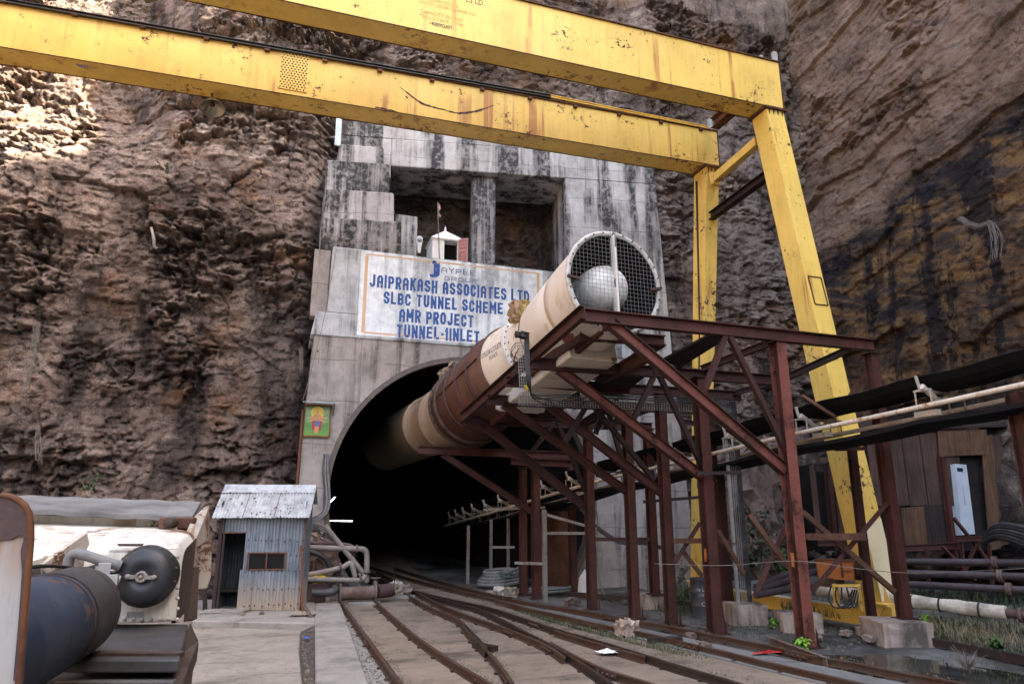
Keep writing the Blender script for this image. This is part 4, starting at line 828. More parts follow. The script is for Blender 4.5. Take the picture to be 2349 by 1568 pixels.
# main diagonals down to the columns
for k, (p0, p1, Y, h, mt) in enumerate((((1402, 742), (1802, 1080), 10.90, .215, 'steel_p'), ((1281, 846), (1637, 1112), 12.62, .195, 'steel_p'), ((1154, 926), (1440, 1128), 14.80, .175, 'steel'), ((1249, 922), (1520, 1132), 13.82, .175, 'steel'), ((1100, 968), (1347, 1166), 16.42, .20, 'steel_d'), ((1014, 1041), (1218, 1172), 18.92, .175, 'steel'))):
    a, b = py(*p0, Y), py(*p1, Y); mb = MB(); mb.ibeam(a, b, h, .16, tf=.016, webslot=1); P("diagonal_brace", mb, [M['steel_d'], M[mt]])
for k, (ap, fl_, fr_, Y) in enumerate((((1667, 768), (1617, 893), (1805, 1040), 10.86), ((1506, 857), (1453, 960), (1616, 1082), 12.58), ((1389, 935), (1365, 996), (1440, 1110), 14.78), ((1352, 925), (1296, 1012), (1500, 1100), 13.78), ((1275, 968), (1215, 1041), (1342, 1127), 16.38))):
    for q, dxx in ((fl_, -4), (fr_, 4)):
        mb = MB(); mb.angle(py(ap[0]+dxx, ap[1], Y), py(q[0], q[1], Y), .10, (0, 1, 0), .012); P("strut", mb, M['steel_d'] if k < 1 else M['steel_k'])
# low ties and crossed angles between the feet
for (p0, p1, d, s, mt) in (((1366, 1236), (1492, 1236), 17.6, .09, 'steel_d'), ((1547, 1240), (1622, 1239), 15.2, .10, 'rustframe'), ((1650, 1241), (1690, 1240), 15.6, .09, 'steel_d'), ((1850, 1230), (1988, 1230), 13.3, .12, 'rustframe'),
      ((1720, 1180), (1808, 1297), 13.6, .11, 'rustframe'), ((1800, 1208), (1734, 1352), 13.7, .09, 'steel'), ((1842, 1173), (2056, 1358), 13.5, .12, 'rustframe'), ((2032, 1153), (1859, 1356), 13.6, .09, 'steel'), ((1648, 1216), (1708, 1316), 15.0, .1, 'rustframe'), ((1566, 1262), (1612, 1322), 15.3, .1, 'rustframe'), ((1604, 1198), (1546, 1290), 15.3, .09, 'steel'), ((1840, 906), (1916, 955), 13.2, .08, 'rustframe'), ((1985, 852), (1922, 944), 14.0, .08, 'steel')):
    mb = MB(); mb.angle(pd(*p0, d), pd(*p1, d), s, (0, 0, 1), .012); P("tie_angle", mb, M[mt])

# cable tray with its bundle
tr = thing("cable_tray", "perforated grey cable tray with black cables running under the fan and down a post", "cable tray", pz(1715, 1390, .3))
def perf(mb, p0, p1, wv, nw, step):
    p0, p1 = Vector(p0), Vector(p1); L = (p1-p0).length; n = max(2, int(L/step)); wv = Vector(wv); a = (p1-p0).normalized(); nr = a.cross(wv).normalized()
    for i in range(n+1): q = p0+(p1-p0)*i/n; mb.bar(q, q+wv, step*.42, .006, a.cross(nr))
    for j in range(nw+1): q = wv*j/nw; mb.bar(p0+q, p1+q, wv.length/nw*.42, .006, wv)
YT = 13.25
mb = MB(); perf(mb, py(1190, 900, YT), py(1690, 921, YT), (0, 0, -.26), 5, .062); mb.build("tray_run", M['tray'], tr, fix=False)
mb = MB(); perf(mb, py(1186, 785, YT-.6), py(1193, 905, YT-.6), (.19, 0, 0), 4, .062); mb.build("tray_drop", M['tray'], tr, fix=False)
vb = pz(1708, 1388, .33); vt = V(vb.x, vb.y, py(1690, 921, vb.y).z)
mb = MB(); perf(mb, vb+V(-.12, 0, 0), vt+V(-.12, 0, 0), (.2, 0, 0), 4, .062); mb.bar(vb+V(-.15, .03, 0), vt+V(-.15, .03, 0), .05, .05, (0, 1, 0)); mb.build("tray_drop", M['tray'], tr, fix=False)
for k in range(4):
    o = .035*k; mb = MB()
    pts = [py(1203+k*3, 770, YT-.72), py(1209+k*2.5, 880, YT-.72), py(1228, 905+k*4, YT-.1), py(1300, 905+(12 if k == 1 else 22 if k == 3 else 0)+k*2, YT-.09), py(1380, 905+k*3, YT-.05), py(1500, 908+k*4, YT-.05), py(1640, 915+k*4, YT-.05), py(1676-k*3, 921+k*4, YT-.05), V(vt.x+.13-.035*k, vt.y-.05, vt.z-.20), V(vb.x+.13-.035*k, vb.y-.05, 2.4), V(vb.x+.14-.03*k, vb.y-.06, .42)]
    mb.tube(smooth_path(pts, 5), .013, 6); mb.build("power_cable", M['cable'], tr)
mb = MB(); mb.tube([py(1205, 884, YT-.75), py(1210, 893, YT-.72)], .026, 6); mb.build("yellow_sleeve", M['yellowbag'], tr)
mb = MB(); r = random.Random(4)
for k in range(4): mb.tube(smooth_path([py(1186+r.uniform(-4, 4), 785+k*7, YT-.74), py(1178+r.uniform(-8, 4), 805+k*9, YT-.8), py(1184, 835+k*6, YT-.74), py(1176+r.uniform(-9, 9), 855, YT-.78)], 5), .008, 5)
mb.build("loose_lead", M['rubber'], tr)
mb = MB(); mb.rough_box(py(1196, 768, YT-.75), (.26, .16, .10), 0, .03, 3, 2, .3); mb.build("junction_cover", M['rubber'], tr)

# ------------------------------------------------------------------ conveyor
cv = thing("belt_conveyor", "long black belt conveyor on white rusty stringers climbing out of the tunnel", "conveyor", (9, 16, 0))
CP = [V(7.35, 30, 1.68), V(7.40, 25, 2.10), V(8.15, 20.2, 2.72), V(8.87, 17.8, 3.12), V(9.62, 15, 3.45), V(10.25, 12, 3.78), V(10.72, 8.9, 4.02), V(11.35, 6.3, 4.28), V(12.2, 3.0, 4.6)]
CC = smooth_path(CP, 12)
def cfrm(i):
    t = (CC[min(i+1, len(CC)-1)]-CC[max(i-1, 0)]).normalized(); s_ = t.cross(V(0, 0, 1)).normalized(); s_ = s_ if s_.x < 0 else -s_; return t, s_     # s_ towards the walkway
mb = MB(); prof = [(.52, .50), (.38, .38), (.22, .29), (-.22, .29), (-.38, .38), (-.50, .50), (-.495, .512), (-.375, .392), (-.215, .302), (.215, .302), (.375, .392), (.515, .512)]
vs_ = []
for i, c in enumerate(CC):
    t, s_ = cfrm(i); vs_ += [c+s_*a+V(0, 0, b+.02*math.sin(i*.9)) for a, b in prof]
n = len(prof); mb.add(vs_, [(i*n+k, i*n+(k+1) % n, (i+1)*n+(k+1) % n, (i+1)*n+k) for i in range(len(CC)-1) for k in range(n)], False); mb.build("belt", M['belt'], cv)
mb = MB(); vs_ = []; prof = [(.50, -.20), (.49, -.26), (.2, -.29), (-.2, -.29), (-.45, -.26), (-.45, -.272), (-.2, -.303), (.2, -.303), (.505, -.27), (.515, -.20)]; r = random.Random(2)
for i, c in enumerate(CC):
    t, s_ = cfrm(i); sag = .06*abs(math.sin(i*math.pi/12)); vs_ += [c+s_*a+V(0, 0, b-sag) for a, b in prof]
n = len(prof); mb.add(vs_, [(i*n+k, i*n+(k+1) % n, (i+1)*n+(k+1) % n, (i+1)*n+k) for i in range(len(CC)-1) for k in range(n)], False); mb.build("return_belt", M['belt'], cv)
for sg_ in (1, -1):
    mb = MB(); mb.tube([c+cfrm(i)[1]*(.50*sg_) for i, c in enumerate(CC)], .045, 8); mb.build("stringer", M['stringer'] if sg_ > 0 else M['white_r'], cv)
# troughing idlers: bracket with legs, wing plates and rollers
def idler(c, t, s_):
    up = s_.cross(t); up = up if up.z > 0 else -up
    e = bpy.data.objects.new("idler", None)
    mb = MB()
    for sg_ in (1, -1):
        for k in (-.13, .13): mb.bar(s_*.50*sg_+t*k+up*.03, s_*.50*sg_+t*k+up*.27, .022, .022, t)
        mb.bar(s_*.50*sg_-t*.15+up*.27, s_*.50*sg_+t*.15+up*.27, .04, .03, up)
        p = [s_*sg_*x+up*z for x, z in ((.44, .27), (.52, .27), (.575, .42), (.60, .52), (.53, .52), (.50, .42))]; mb.prism([q-t*.05 for q in p], t*.02)
    mb.bar(s_*.5+up*.27, -s_*.5+up*.27, .06, .045, up)
    return mb
idl = None
for k, (x, y, Y) in enumerate(((2126, 902, 8.8), (1885, 966, 11.3), (1710, 1019, 13.3), (1583, 1045, 15), (1480, 1066, 16.5), (1402, 1083, 17.8), (1330, 1117, 19), (1279, 1128, 20.2), (1162, 1162, 23), (1130, 1174, 24.2), (1104, 1182, 25.4), (1082, 1189, 26.6), (1062, 1196, 27.8), (1045, 1201, 29))):
    i = min(range(len(CC)), key=lambda i: abs(CC[i].y-Y)); j = i+1 if CC[i].y > Y else i-1; j = max(0, min(j, len(CC)-1)); f = (CC[i].y-Y)/(CC[i].y-CC[j].y+1e-9); c = CC[i].lerp(CC[j], f); t, s_ = cfrm(i)
    if idl is None:
        t0 = V(0, -1, 0); s0 = V(-1, 0, 0); mb = idler(V(0, 0, 0), t0, s0); idl = mb.build("idler", M['white_r'], cv); idl.data.transform(Matrix.Translation(WORLD[cv.name])); o = idl
        rm = MB()
        for sg_ in (1, -1): rm.tube([V(-.16*sg_, 0, .33), V(-.50*sg_, 0, .50)], .05, 10)
        rm.tube([V(-.15, 0, .30), V(.15, 0, .30)], .05, 10); rl = rm.build("roller", M['duct'], idl); rl.data.transform(Matrix.Translation(WORLD[idl.name])); rl.location = (0, 0, -.16)
    else:
        o = idl.copy(); COL.objects.link(o); o.parent = cv; q = rl.copy(); COL.objects.link(q); q.parent = o
    o.location = c-WORLD[cv.name]; o.rotation_euler = (0, 0, math.atan2(t.y, t.x)+math.pi/2)
# trestles
def trestle(xa, ya, ytop, d, wdt, mt='steel', zb=0.):
    b = pz(xa, ya, zb); t = V(b.x, b.y, py(xa, ytop, b.y).z)
    mb = MB(); mb.ibeam(b+V(0,0,-.05), t, wdt, wdt, (0, 1, 0)); mb.build("trestle_leg", M[mt], cv); return b, t
for (xa, ya, yt, mt, wd) in ((1250, 1374, 1168, 'leg_w', .11), (1165, 1338, 1178, 'leg_w', .09), (1125, 1332, 1190, 'leg_w', .09), (1072, 1336, 1205, 'leg_w', .09), (1672, 1408, 1080, 'steel_d', .18), (2003, 1450, 1032, 'steel_d', .14)): trestle(xa, ya, yt, 0, wd, mt)
for (p0, p1, d, mt) in (((1255, 1222), (1368, 1222), 18.6, 'leg_w'), ((1255, 1180), (1368, 1212), 18.6, 'leg_w'), ((1180, 1290), (1250, 1292), 19.5, 'leg_w'), ((1128, 1254), (1180, 1254), 22.5, 'leg_w'), ((1110, 1168), (1250, 1163), 20.8, 'leg_w'), ((1598, 1085), (1700, 1083), 14.2, 'steel_k'), ((1915, 1030), (1985, 1028), 14.0, 'steel_d'), ((1475, 1150), (1600, 1140), 16.5, 'steel_k')):
    mb = MB(); mb.bar(pd(*p0, d), pd(*p1, d), .09, .07); mb.build("trestle_tie", M[mt], cv)
b = V(10.90, 7.62, -.1); mb = MB(); mb.ibeam(b, V(10.90, 7.62, 4.12), .22, .2, (0, 1, 0)); mb.build("trestle_leg", M['steel'], cv)
for (x, y, Y) in ((2126, 940, 8.85), (1885, 990, 11.3), (1560, 1062, 15.0), (1330, 1125, 19)):
    p = py(x, y+3, Y); mb = MB(); mb.box(p+V(0, 0, -.04), (.10, .45, .10)); mb.build("stringer_splice", M['stringer'], cv)
# ------------------------------------------------------------------ corrugated shed
SO = pz(480, 1402, .05); SE = V(math.cos(-.20), math.sin(-.20), 0); SN = V(math.sin(-.20), -math.cos(-.20), 0)    # along the front / out of it
if SN.y > 0: SN = -SN
shed = thing("corrugated_shed", "small grey corrugated iron watch shed with open doorway and two-pane window", "shed", SO)
def sp_(u, n_, z): p = SO+SE*u+SN*n_; p.z = z; return p
SK = 2.00/203.
def corr(mb, p0, du, dv, nu, pitch=.076, amp=.012, bend=0., seed=0):       # p0 corner, du across the ribs, dv along them
    du, dv = Vector(du), Vector(dv); nrm = du.cross(dv).normalized(); L = du.length; n = max(4, int(L/pitch*6)); r = random.Random(seed); vs = []
    for j in range(nu+1):
        for i in range(n+1):
            u = i/n; w = j/nu; vs.append(p0+du*u+dv*w+nrm*(amp*math.sin(2*math.pi*u*L/pitch)+bend*math.sin(math.pi*u)*math.sin(math.pi*w))+dv.normalized()*(.008*math.sin(u*L*5+seed) if j in (0, nu) else 0))
    mb.add(vs, [(j*(n+1)+i, j*(n+1)+i+1, (j+1)*(n+1)+i+1, (j+1)*(n+1)+i) for j in range(nu) for i in range(n)], True)
ux = lambda x: (x-480)*SK
def zz(y): return pd(580, y, SO.dot(Vector(_FH))-.35*0).z
ztop, zdoor, zw1, zw0, zb = zz(1185)+.08, zz(1221), zz(1268), zz(1306), .05
mb = MB()
def panel(x0, x1, za, zb_, off=0., seed=0): corr(mb, sp_(ux(x0), off, za), SE*(ux(x1)-ux(x0)), V(0, 0, zb_-za), 4, bend=.01, seed=seed)
panel(490, 563, zdoor, ztop, 0, 1); panel(547, 560, zw0-.05, zdoor+.02, .0, 2); panel(559, 626, zw1, ztop, .006, 3); panel(622, 685, zw1, ztop, .0, 4); panel(642, 685, zw0-.05, zw1+.02, .004, 5)
panel(541, 574, zb, zw0, .012, 6); panel(571, 648, zb+.01, zw0-.01, .004, 7); panel(645, 685, zb, zw0, .009, 8)
fw = mb
mb = MB(); corr(mb, sp_(ux(684), 0, zb), -SN*.95, V(0, 0, ztop-zb+.3), 3, seed=4); mb.build("side_wall", M['galv'], shed, fix=False)
mb = MB(); corr(mb, sp_(ux(486), 0, zb), -SN*.95, V(0, 0, ztop-zb+.3), 3, seed=4); corr(mb, sp_(ux(486), -.95, zb), SE*(ux(684)-ux(486)), V(0, 0, ztop-zb+.5), 3, seed=9); mb.build("back_wall", M['galv_in'], shed, fix=False)
ev_l, ev_r = sp_(ux(470), .22, zz(1190)+.03), sp_(ux(698), .22, zz(1190)+.03); rise = V(0, 0, .72)-SN*.75
mb = MB()
for k, (a, b) in enumerate(((0, .32), (.30, .64), (.62, 1.))): corr(mb, ev_l+(ev_r-ev_l)*a+V(0, 0, .006*k), (ev_r-ev_l)*(b-a), rise, 6, seed=k, bend=.015)
corr(mb, ev_l+rise, (ev_r-ev_l), -SN*.40-V(0, 0, .40), 3)
rfm = mb; rfm.cur = 1; r = random.Random(6)
for k in range(44):
    u, v = r.random(), r.random(); p = ev_l+(ev_r-ev_l)*u+rise*v+V(0, 0, .028); rfm.box(p, (.028, .028, .02), r.random()*3)
roof = rfm.build("roof", [M['galv_roof'], M['rustframe']], shed, fix=False)
mb = MB(); a, b = ev_l+rise*.80+V(.02, 0, .02), ev_r+rise*.80+V(-.02, 0, .02); mb.add(sum([[a+(b-a)*t+V(0, 0, .012*math.sin(t*9)), a+(b-a)*t+rise*.24+V(0, 0, .035)] for t in np.linspace(0, 1, 14)], []), [(2*i, 2*i+2, 2*i+3, 2*i+1) for i in range(13)]); mb.build("ridge_cap", M['galv_roof'], roof, fix=False)

mb = fw; mb.cur = 1; r = random.Random(7)
for y in (1240, 1276, 1310, 1352, 1388):
    for x in range(556, 684, 14):
        if 1262 < y < 1310 and x < 650: continue
        mb.lathe([(.021, 0), (.015, .012), (0, .014)], sp_(ux(x+r.uniform(-3, 3)), .018, zz(y+r.uniform(-3, 3))), SN, 6)
fw.build("front_wall", [M['galv'], M['grime_shade']], shed, fix=False)
mb = MB(); mb.bar(sp_(ux(488), .0, zb-.05), sp_(ux(488), .0, ztop), .075, .08, (0, 1, 0)); mb.bar(sp_(ux(496), -.02, zb), sp_(ux(496), -.02, ztop-.1), .05, .05, (0, 1, 0)); mb.build("door_jamb", M['steel_k'], shed)
mb = MB(); mb.bar(sp_(ux(684), -.02, zb), sp_(ux(684), -.02, ztop+.1), .05, .05, (0, 1, 0)); mb.build("corner_post", M['rustframe'], shed)
mb = MB(); mb.bar(sp_(ux(492), .012, zdoor), sp_(ux(548), .012, zdoor), .03, .03); mb.build("door_lintel", M['rustframe'], shed)
mb = MB()
for x in (557, 600.5, 643): mb.bar(sp_(ux(x), .02, zw0), sp_(ux(x), .02, zw1), .035, .03, (0, 1, 0))
for z in (zw0, zw1): mb.bar(sp_(ux(556), .022, z), sp_(ux(645), .022, z), .035, .03)
wf = mb.build("window", M['rustframe'], shed)
for (x0, x1) in ((558, 599), (602, 642)):
    mb = MB(); mb.add([sp_(ux(x0), -.01, zw0), sp_(ux(x1), -.01, zw0), sp_(ux(x1), -.01, zw1), sp_(ux(x0), -.01, zw1)], [(0, 1, 2, 3)]); mb.build("pane", M['glass'], wf, fix=False)
mb = MB(); mb.bar(sp_(ux(486), -.7, .45), sp_(ux(560), -.7, .45), .5, .04); mb.build("bench", M['plyd'], shed)
mb = MB(); mb.rough_box(sp_(ux(522), .22, .05), (.95, .55, .12), -.32, .012, 4, 3); setting(mb.build("door_step", M['slab']), label="worn concrete step before the shed doorway")
o = tag(bpy.data.objects["door_step"], "low cracked concrete slab lying before the shed doorway", "step"); o["kind"] = "thing"; o.name = "step_slab"

# ------------------------------------------------------------------ works locomotive close on the left
loco = thing("works_locomotive", "grimy white mine locomotive close to the camera with navy air tank and black brake chamber", "locomotive", (-1.2, 5, 0))
Yf = 4.3
def fz(y, Y, x=330): return py(x, y, Y).z
xl, xr_ = py(190, 1300, Yf).x, py(414, 1300, Yf).x
pr_ = [(Yf, fz(1428, Yf)), (Yf, fz(1268, Yf)), (Yf+.015, fz(1256, Yf)), (Yf+.05, fz(1246, Yf)), (Yf+.13, fz(1238, Yf)), (4.95, fz(1215, 4.95)), (4.95, fz(1428, Yf))]
mb = MB(); n = len(pr_)
xs_ = [xl, xr_-.10, xr_-.03, xr_]
vs_ = []
for i, x in enumerate(xs_):
    ins = (0, 0, .012, .05)[i]; vs_ += [V(x, y+(ins if k < 5 else 0), z-(ins if 0 < k < 6 else 0)) for k, (y, z) in enumerate(pr_)]
mb.add(vs_, [(i*n+k, (i+1)*n+k, (i+1)*n+(k+1) % n, i*n+(k+1) % n) for i in range(3) for k in range(n)]+[tuple(range(n))], False); mb.cur = 1; mb.add(vs_[3*n:], [tuple(range(n))])  # right end face gets the dark slot, its shade painted in
mb.build("end_fascia", [M['loco'], M['grime_shade']], loco, .012, 2)
mb = MB(); a, b, c, e = py(-120, 1183, 6.1), py(452, 1200, 6.1), py(215, 1243, 4.6), py(-120, 1345, 3.8); mb.prism([a, b, c, e], (0, 0, -.03)); mb.build("sloping_hood", M['loco'], loco)
mb = MB(); mb.bar(py(100, 1312, 4.25), py(198, 1240, 4.5), .03, .10); mb.build("hood_rib", M['loco_d'], loco)
mb = MB(); mb.bar(py(-120, 1190, 6.0), py(438, 1206, 5.95), .16, .10); mb.bar(py(-120, 1207, 5.9), py(430, 1220, 5.85), .12, .03); mb.build("top_rail", M['loco'], loco, .006)
mb = MB(); nb = 16; P0 = [py(-60+(442+60)*i/nb, 1160+(1184-1160)*i/nb+2.2*math.sin(i*1.9), 5.75) for i in range(nb+1)]; P1 = [py(-60+(461+60)*i/nb, 1131+(1150-1131)*i/nb+1.5*math.sin(i*2.3+1), 6.5) for i in range(nb+1)]
mb.add(P0+P1+[p+V(0, 0, -.04) for p in P0]+[p+V(0, 0, -.04) for p in P1], [(i, i+1, nb+1+i+1, nb+1+i) for i in range(nb)]+[(i, i+1, 2*nb+2+i+1, 2*nb+2+i) for i in range(nb)]+[(2*nb+2+i, 2*nb+2+i+1, 3*nb+3+i+1, 3*nb+3+i) for i in range(nb)]+[(nb, 2*nb+1, 4*nb+3, 3*nb+2)])
mb.build("cover_board", M['deck'], loco, .004)
mb = MB(); mb.box(py(408, 1199, 5.8), (.24, .14, .085)); mb.build("rusty_bracket", M['rustframe'], loco, .008); mb = MB(); mb.lathe([(0, -.1), (.04, -.1), (.04, .12), (0, .12)], py(393, 1198, 5.7), (0, -1, 0), 12); mb.build("buffer_stub", M['grime_shade'], loco)
mb = MB(); mb.prism([py(440, 1188, 5.9), py(470, 1160, 6.4), py(472, 1236, 6.4), py(428, 1262, 5.2), py(417, 1240, 5.2)], (.03, .03, 0)); mb.build("side_gusset", M['loco_d'], loco, .004)
mb = MB(); mb.prism([py(442, 1236, 6.6), py(486, 1238, 6.6), py(482, 1325, 6.6), py(474, 1350, 6.6), py(440, 1352, 6.6)], (0, .06, 0)); mb.build("side_panel", M['loco_d'], loco, .01)
mb = MB(); mb.prism([py(412, 1255, Yf+.1), py(432, 1244, 4.95), py(424, 1404, 4.95), py(402, 1428, Yf+.1)], (-.02, .0, 0)); mb.build("side_wall", M['grime_shade'], loco)  # brown overlay painting the shaded right side of the fascia
mb = MB(); mb.prism([py(428, 1315, 5.2), py(437, 1300, 5.2), py(432, 1420, 5.2), py(421, 1425, 5.2)], (.05, .03, 0)); mb.build("hanger_plate", M['grime_shade'], loco); mb = MB(); mb.tube([py(418, 1380, 4.9), py(424, 1392, 4.85), py(419, 1403, 4.8), py(412, 1395, 4.85), py(418, 1386, 4.9)], .008, 6); mb.build("coupling_link", M['grime_shade'], loco)
# brake chamber
cc = py(336, 1320, Yf-.10); ca = V(-.10, -1, .03)
mb = MB(); mb.lathe([(0, -.13), (.136, -.13), (.140, -.10), (.141, -.02), (.154, -.015), (.158, 0), (.154, .015), (.144, .03), (.141, .055), (.126, .080), (.085, .088), (.05, .090), (.045, .084), (.02, .09), (0, .090)], cc, ca, 48); bc = mb.build("brake_chamber", M['capblack'], loco)
mb = MB(); u = V(1, -.1, -.05).normalized(); mb.lathe([(0, .09), (.030, .09), (.028, .108), (.019, .111), (.017, .101), (.009, .101), (.008, .112), (0, .112)], cc, ca, 20)
for sg_ in (-1, 1): q = cc+ca.normalized()*.105+u*.046*sg_; mb.bar(q-u*.022, q+u*.018, .018, .014, (0, 1, 0)); mb.lathe([(.013, -.008), (.013, .009), (0, .010)], q+u*.016*sg_, ca, 12)
mb.build("wing_nut", M['pipegrey'], bc)
mb = MB(); q = cc+V(-.155, -.01, .02); mb.tube([q+V(.02, 0, 0), q+V(-.03, -.01, 0)], .012, 8); mb.lathe([(0, -.01), (.022, 0), (.018, .02), (0, .024)], q+V(-.03, -.01, 0), V(-1, -.2, 0), 12); mb.build("bleed_plug", M['capblack'], bc)
mb = MB(); mb.tube(smooth_path([py(158, 1312, 4.16), py(157, 1288, 4.15), py(166, 1272, 4.14), py(184, 1269, 4.12), py(206, 1276, 4.10), py(240, 1287, 4.10), py(276, 1297, 4.12)], 6), .026, 12); mb.build("air_hose", M['hose_g'], loco)
mb = MB(); mb.tube([py(208, 1312, 4.12), py(214, 1302, 4.12), py(222, 1300, 4.12), py(230, 1306, 4.12)], .022, 10); mb.tube([py(228, 1306, 4.1), py(244, 1324, 4.1), py(276, 1328, 4.1)], .018, 8); mb.box(py(238, 1312, 4.06), (.055, .04, .09), .2); mb.box(py(258, 1329, 4.06), (.05, .04, .05)); mb.build("pipe_union", M['tray'], loco, .004)
# air tank lying along the frame
TR = .190; tc = py(168, 1402, 3.65); tax = V(0.02, 1, 0)
mb = MB(); mb.lathe([(TR, -2.2), (TR, -.06), (TR*.97, -.0), (TR*.86, .05), (TR*.6, .085), (0, .10)], tc, tax, 56); tk = mb.build("air_tank", M['tank'], loco)
mb = MB(); mb.lathe([(TR+.003, -.40), (TR+.003, -.05), (TR*.975+.003, .0)], tc, tax, 56); mb.build("worn_end", M['tankend'], tk)
for t in (-.44, -.10): mb = MB(); mb.lathe([(TR+.002, t-.012), (TR+.004, t-.005), (TR+.004, t+.005), (TR+.002, t+.012)], tc, tax, 56); mb.build("weld_band", M['grime_shade'], tk)
# deck, sole bar, buffer end
mb = MB(); zd = fz(1430, Yf)-.015; mb.prism([pz(262, 1430, zd), pz(432, 1430, zd), pz(412, 1512, zd), pz(150, 1512, zd)], (0, 0, -.05)); mb.build("deck_plate", M['deckd'], loco, .006)
mb = MB(); z2 = zd-.09; mb.prism([pz(60, 1508, z2), pz(408, 1508, z2), pz(398, 1720, z2), pz(-200, 1720, z2)], (0, 0, -.06)); mb.build("foot_board", M['deckd'], loco, .006)
mb = MB(); a, b, c, e = pz(436, 1425, zd), pz(456, 1470, zd-.10), pz(395, 1625, z2), pz(404, 1508, z2); mb.prism([a, b, c, e], (0, 0, -.10)); mb.build("sole_bar", M['grime_shade'], loco, .006)
mb = MB(); q = pz(450, 1478, zd-.12); q2 = pz(398, 1640, z2-.02); mb.hexa([V(q.x-.25, q.y, .45), V(q.x-.02, q.y, .45), V(q2.x+.02, q2.y, .45), V(q2.x-.25, q2.y, .45), V(q.x-.25, q.y, q.z), V(q.x-.0, q.y, q.z), V(q2.x+.0, q2.y, q2.z), V(q2.x-.25, q2.y, q2.z)]); mb.build("side_frame", M['grime_shade'], loco, .01)
mb = MB(); mb.box((-2.3, 5.2, .9), (1.4, 3.4, 1.0)); mb.build("underframe", M['grime_shade'], loco, .02)
for y in (3.6, 6.2):
    for x in (-1.75, -2.75): mb = MB(); mb.lathe([(0, -.06), (.36, -.06), (.36, .02), (.40, .02), (.40, .06), (0, .06)], (x, y, .40), (1, 0, 0), 28); mb.build("wheel", M['rail'], loco)
# rusty end plate of the coupled wagon right beside the camera
wg = thing("wagon_end", "rust-edged pale end plate of a wagon at the left picture edge", "wagon", py(20, 1500, 1.35)+V(0, 0, -1.2))
Yw = 1.35; outl = [(-60, 1128), (0, 1135), (22, 1139), (40, 1147), (55, 1160), (64, 1178), (67, 1200), (67, 1240), (62, 1300), (52, 1420), (40, 1568), (30, 1700), (-60, 1700)]
P_ = [py(x, y, Yw) for x, y in outl]
mb = MB(); mb.prism(P_, (-.006, .05, 0)); mb.build("end_plate", M['wplate'], wg, .004)
mb = MB(); mb.prism([py(x, y, Yw-.004) for x, y in [(-60, 1128), (0, 1136), (22, 1140), (39, 1148), (53, 1161), (62, 1178), (64, 1200), (62, 1222), (56, 1232), (44, 1226), (26, 1236), (-60, 1240)]], (0, .003, 0)); mb.build("rust_corner", M['scar'], wg)
mb = MB(); mb.tube([p+V(.002, -.001, 0) for p in P_[1:-1]], .0055, 8); mb.build("rolled_edge", M['yrust'], wg)
mb = MB(); q = py(-30, 1700, Yw); mb.box(q+V(-.25, .1, -.45), (.5, .25, .9)); mb.build("end_frame", M['grime_shade'], wg, .01)

# ------------------------------------------------------------------ pipework heaped beside the bore
def pipe(name, pts, r, mat, label, flg=(), grp=None, k=5, n=12):
    p = smooth_path(pts, k) if len(pts) > 2 else [Vector(q) for q in pts]
    t = thing(name, label, "pipe", p[0]+V(0, 0, -r), grp); mb = MB(); mb.tube(p, r, n); mb.build("barrel", mat, t)
    for (q, dr) in flg: mb = MB(); mb.lathe([(r, -.025), (r*1.55, -.025), (r*1.55, .025), (r, .025)], q, dr, 16); mb.build("flange", M['piperust'], t)
    return t
Yp = 19.6; G_ = "pipes heaped beside the tunnel mouth"
def Lp(*xy): return [py(x, y, Yp) for x, y in xy]
pipe("bent_pipe", Lp((680, 1254), (740, 1256), (822, 1258), (836, 1261), (841, 1272), (841, 1300), (841, 1334)), .075, M['pipegrey'], "dusty grey pipe running from the shed and turning down in a square bend", ((py(818, 1258, Yp), (1, 0, 0)), (py(841, 1312, Yp), (0, 0, 1))), G_)
pipe("bent_pipe", [q+V(0, .25, 0) for q in Lp((680, 1244), (766, 1248), (803, 1251), (812, 1262), (813, 1308))], .055, M['pipered'], "thin maroon pipe above the dusty square-bend pipe", (), G_)
pipe("rubber_hose", [q+V(0, -.1, 0) for q in Lp((682, 1257), (718, 1266), (744, 1279), (757, 1300))], .065, M['rubber'], "black rubber hose drooping out from behind the shed", (), G_)
pipe("bent_pipe", [q+V(0, -.25, 0) for q in Lp((692, 1318), (740, 1309), (782, 1299), (800, 1289), (806, 1300), (812, 1320))], .068, M['pipegrey'], "short grey pipe sloping up to a downturned elbow", ((py(781, 1299.5, Yp-.25), (1, 0, .2)), (py(696, 1317, Yp-.25), (1, 0, .2))), G_)
pipe("straight_pipe", [q+V(0, -.45, 0) for q in Lp((704, 1324), (800, 1326), (826, 1324), (834, 1314))], .066, M['pipegrey'], "dusty pipe lying level with an upturned flanged end", ((py(826, 1322, Yp-.45), (1, 0, .4)),), G_)
pipe("straight_pipe", [q+V(0, -.2, 0) for q in Lp((778, 1330), (822, 1343))], .075, M['hose_g'], "stub of pale grey pipe under the dusty level pipe", (), G_)
pipe("straight_pipe", Lp((745, 1205), (836, 1318)), .07, M['pipegrey'], "grey pipe leaning steeply against the portal foot", (), G_)
pipe("rubber_hose", [q+V(0, -.7, 0) for q in Lp((712, 1352), (742, 1352), (760, 1348), (768, 1340))], .10, M['cable'], "thick navy hose bent up at the end of the pipe heap", (), G_)
pipe("large_pipe", [py(777, 1361, 18.9), py(862, 1357, 18.9)], .165, M['piperust'], "large rusty grey pipe length lying across the end of the left rails", ((py(780, 1361, 18.9), (1, 0, 0)), (py(860, 1357, 18.9), (1, 0, 0))))
pipe("large_pipe", [py(863, 1356, 19.0), py(898, 1352, 19.2)], .175, M['pipered'], "short dark maroon pipe end beside the white sack", ())
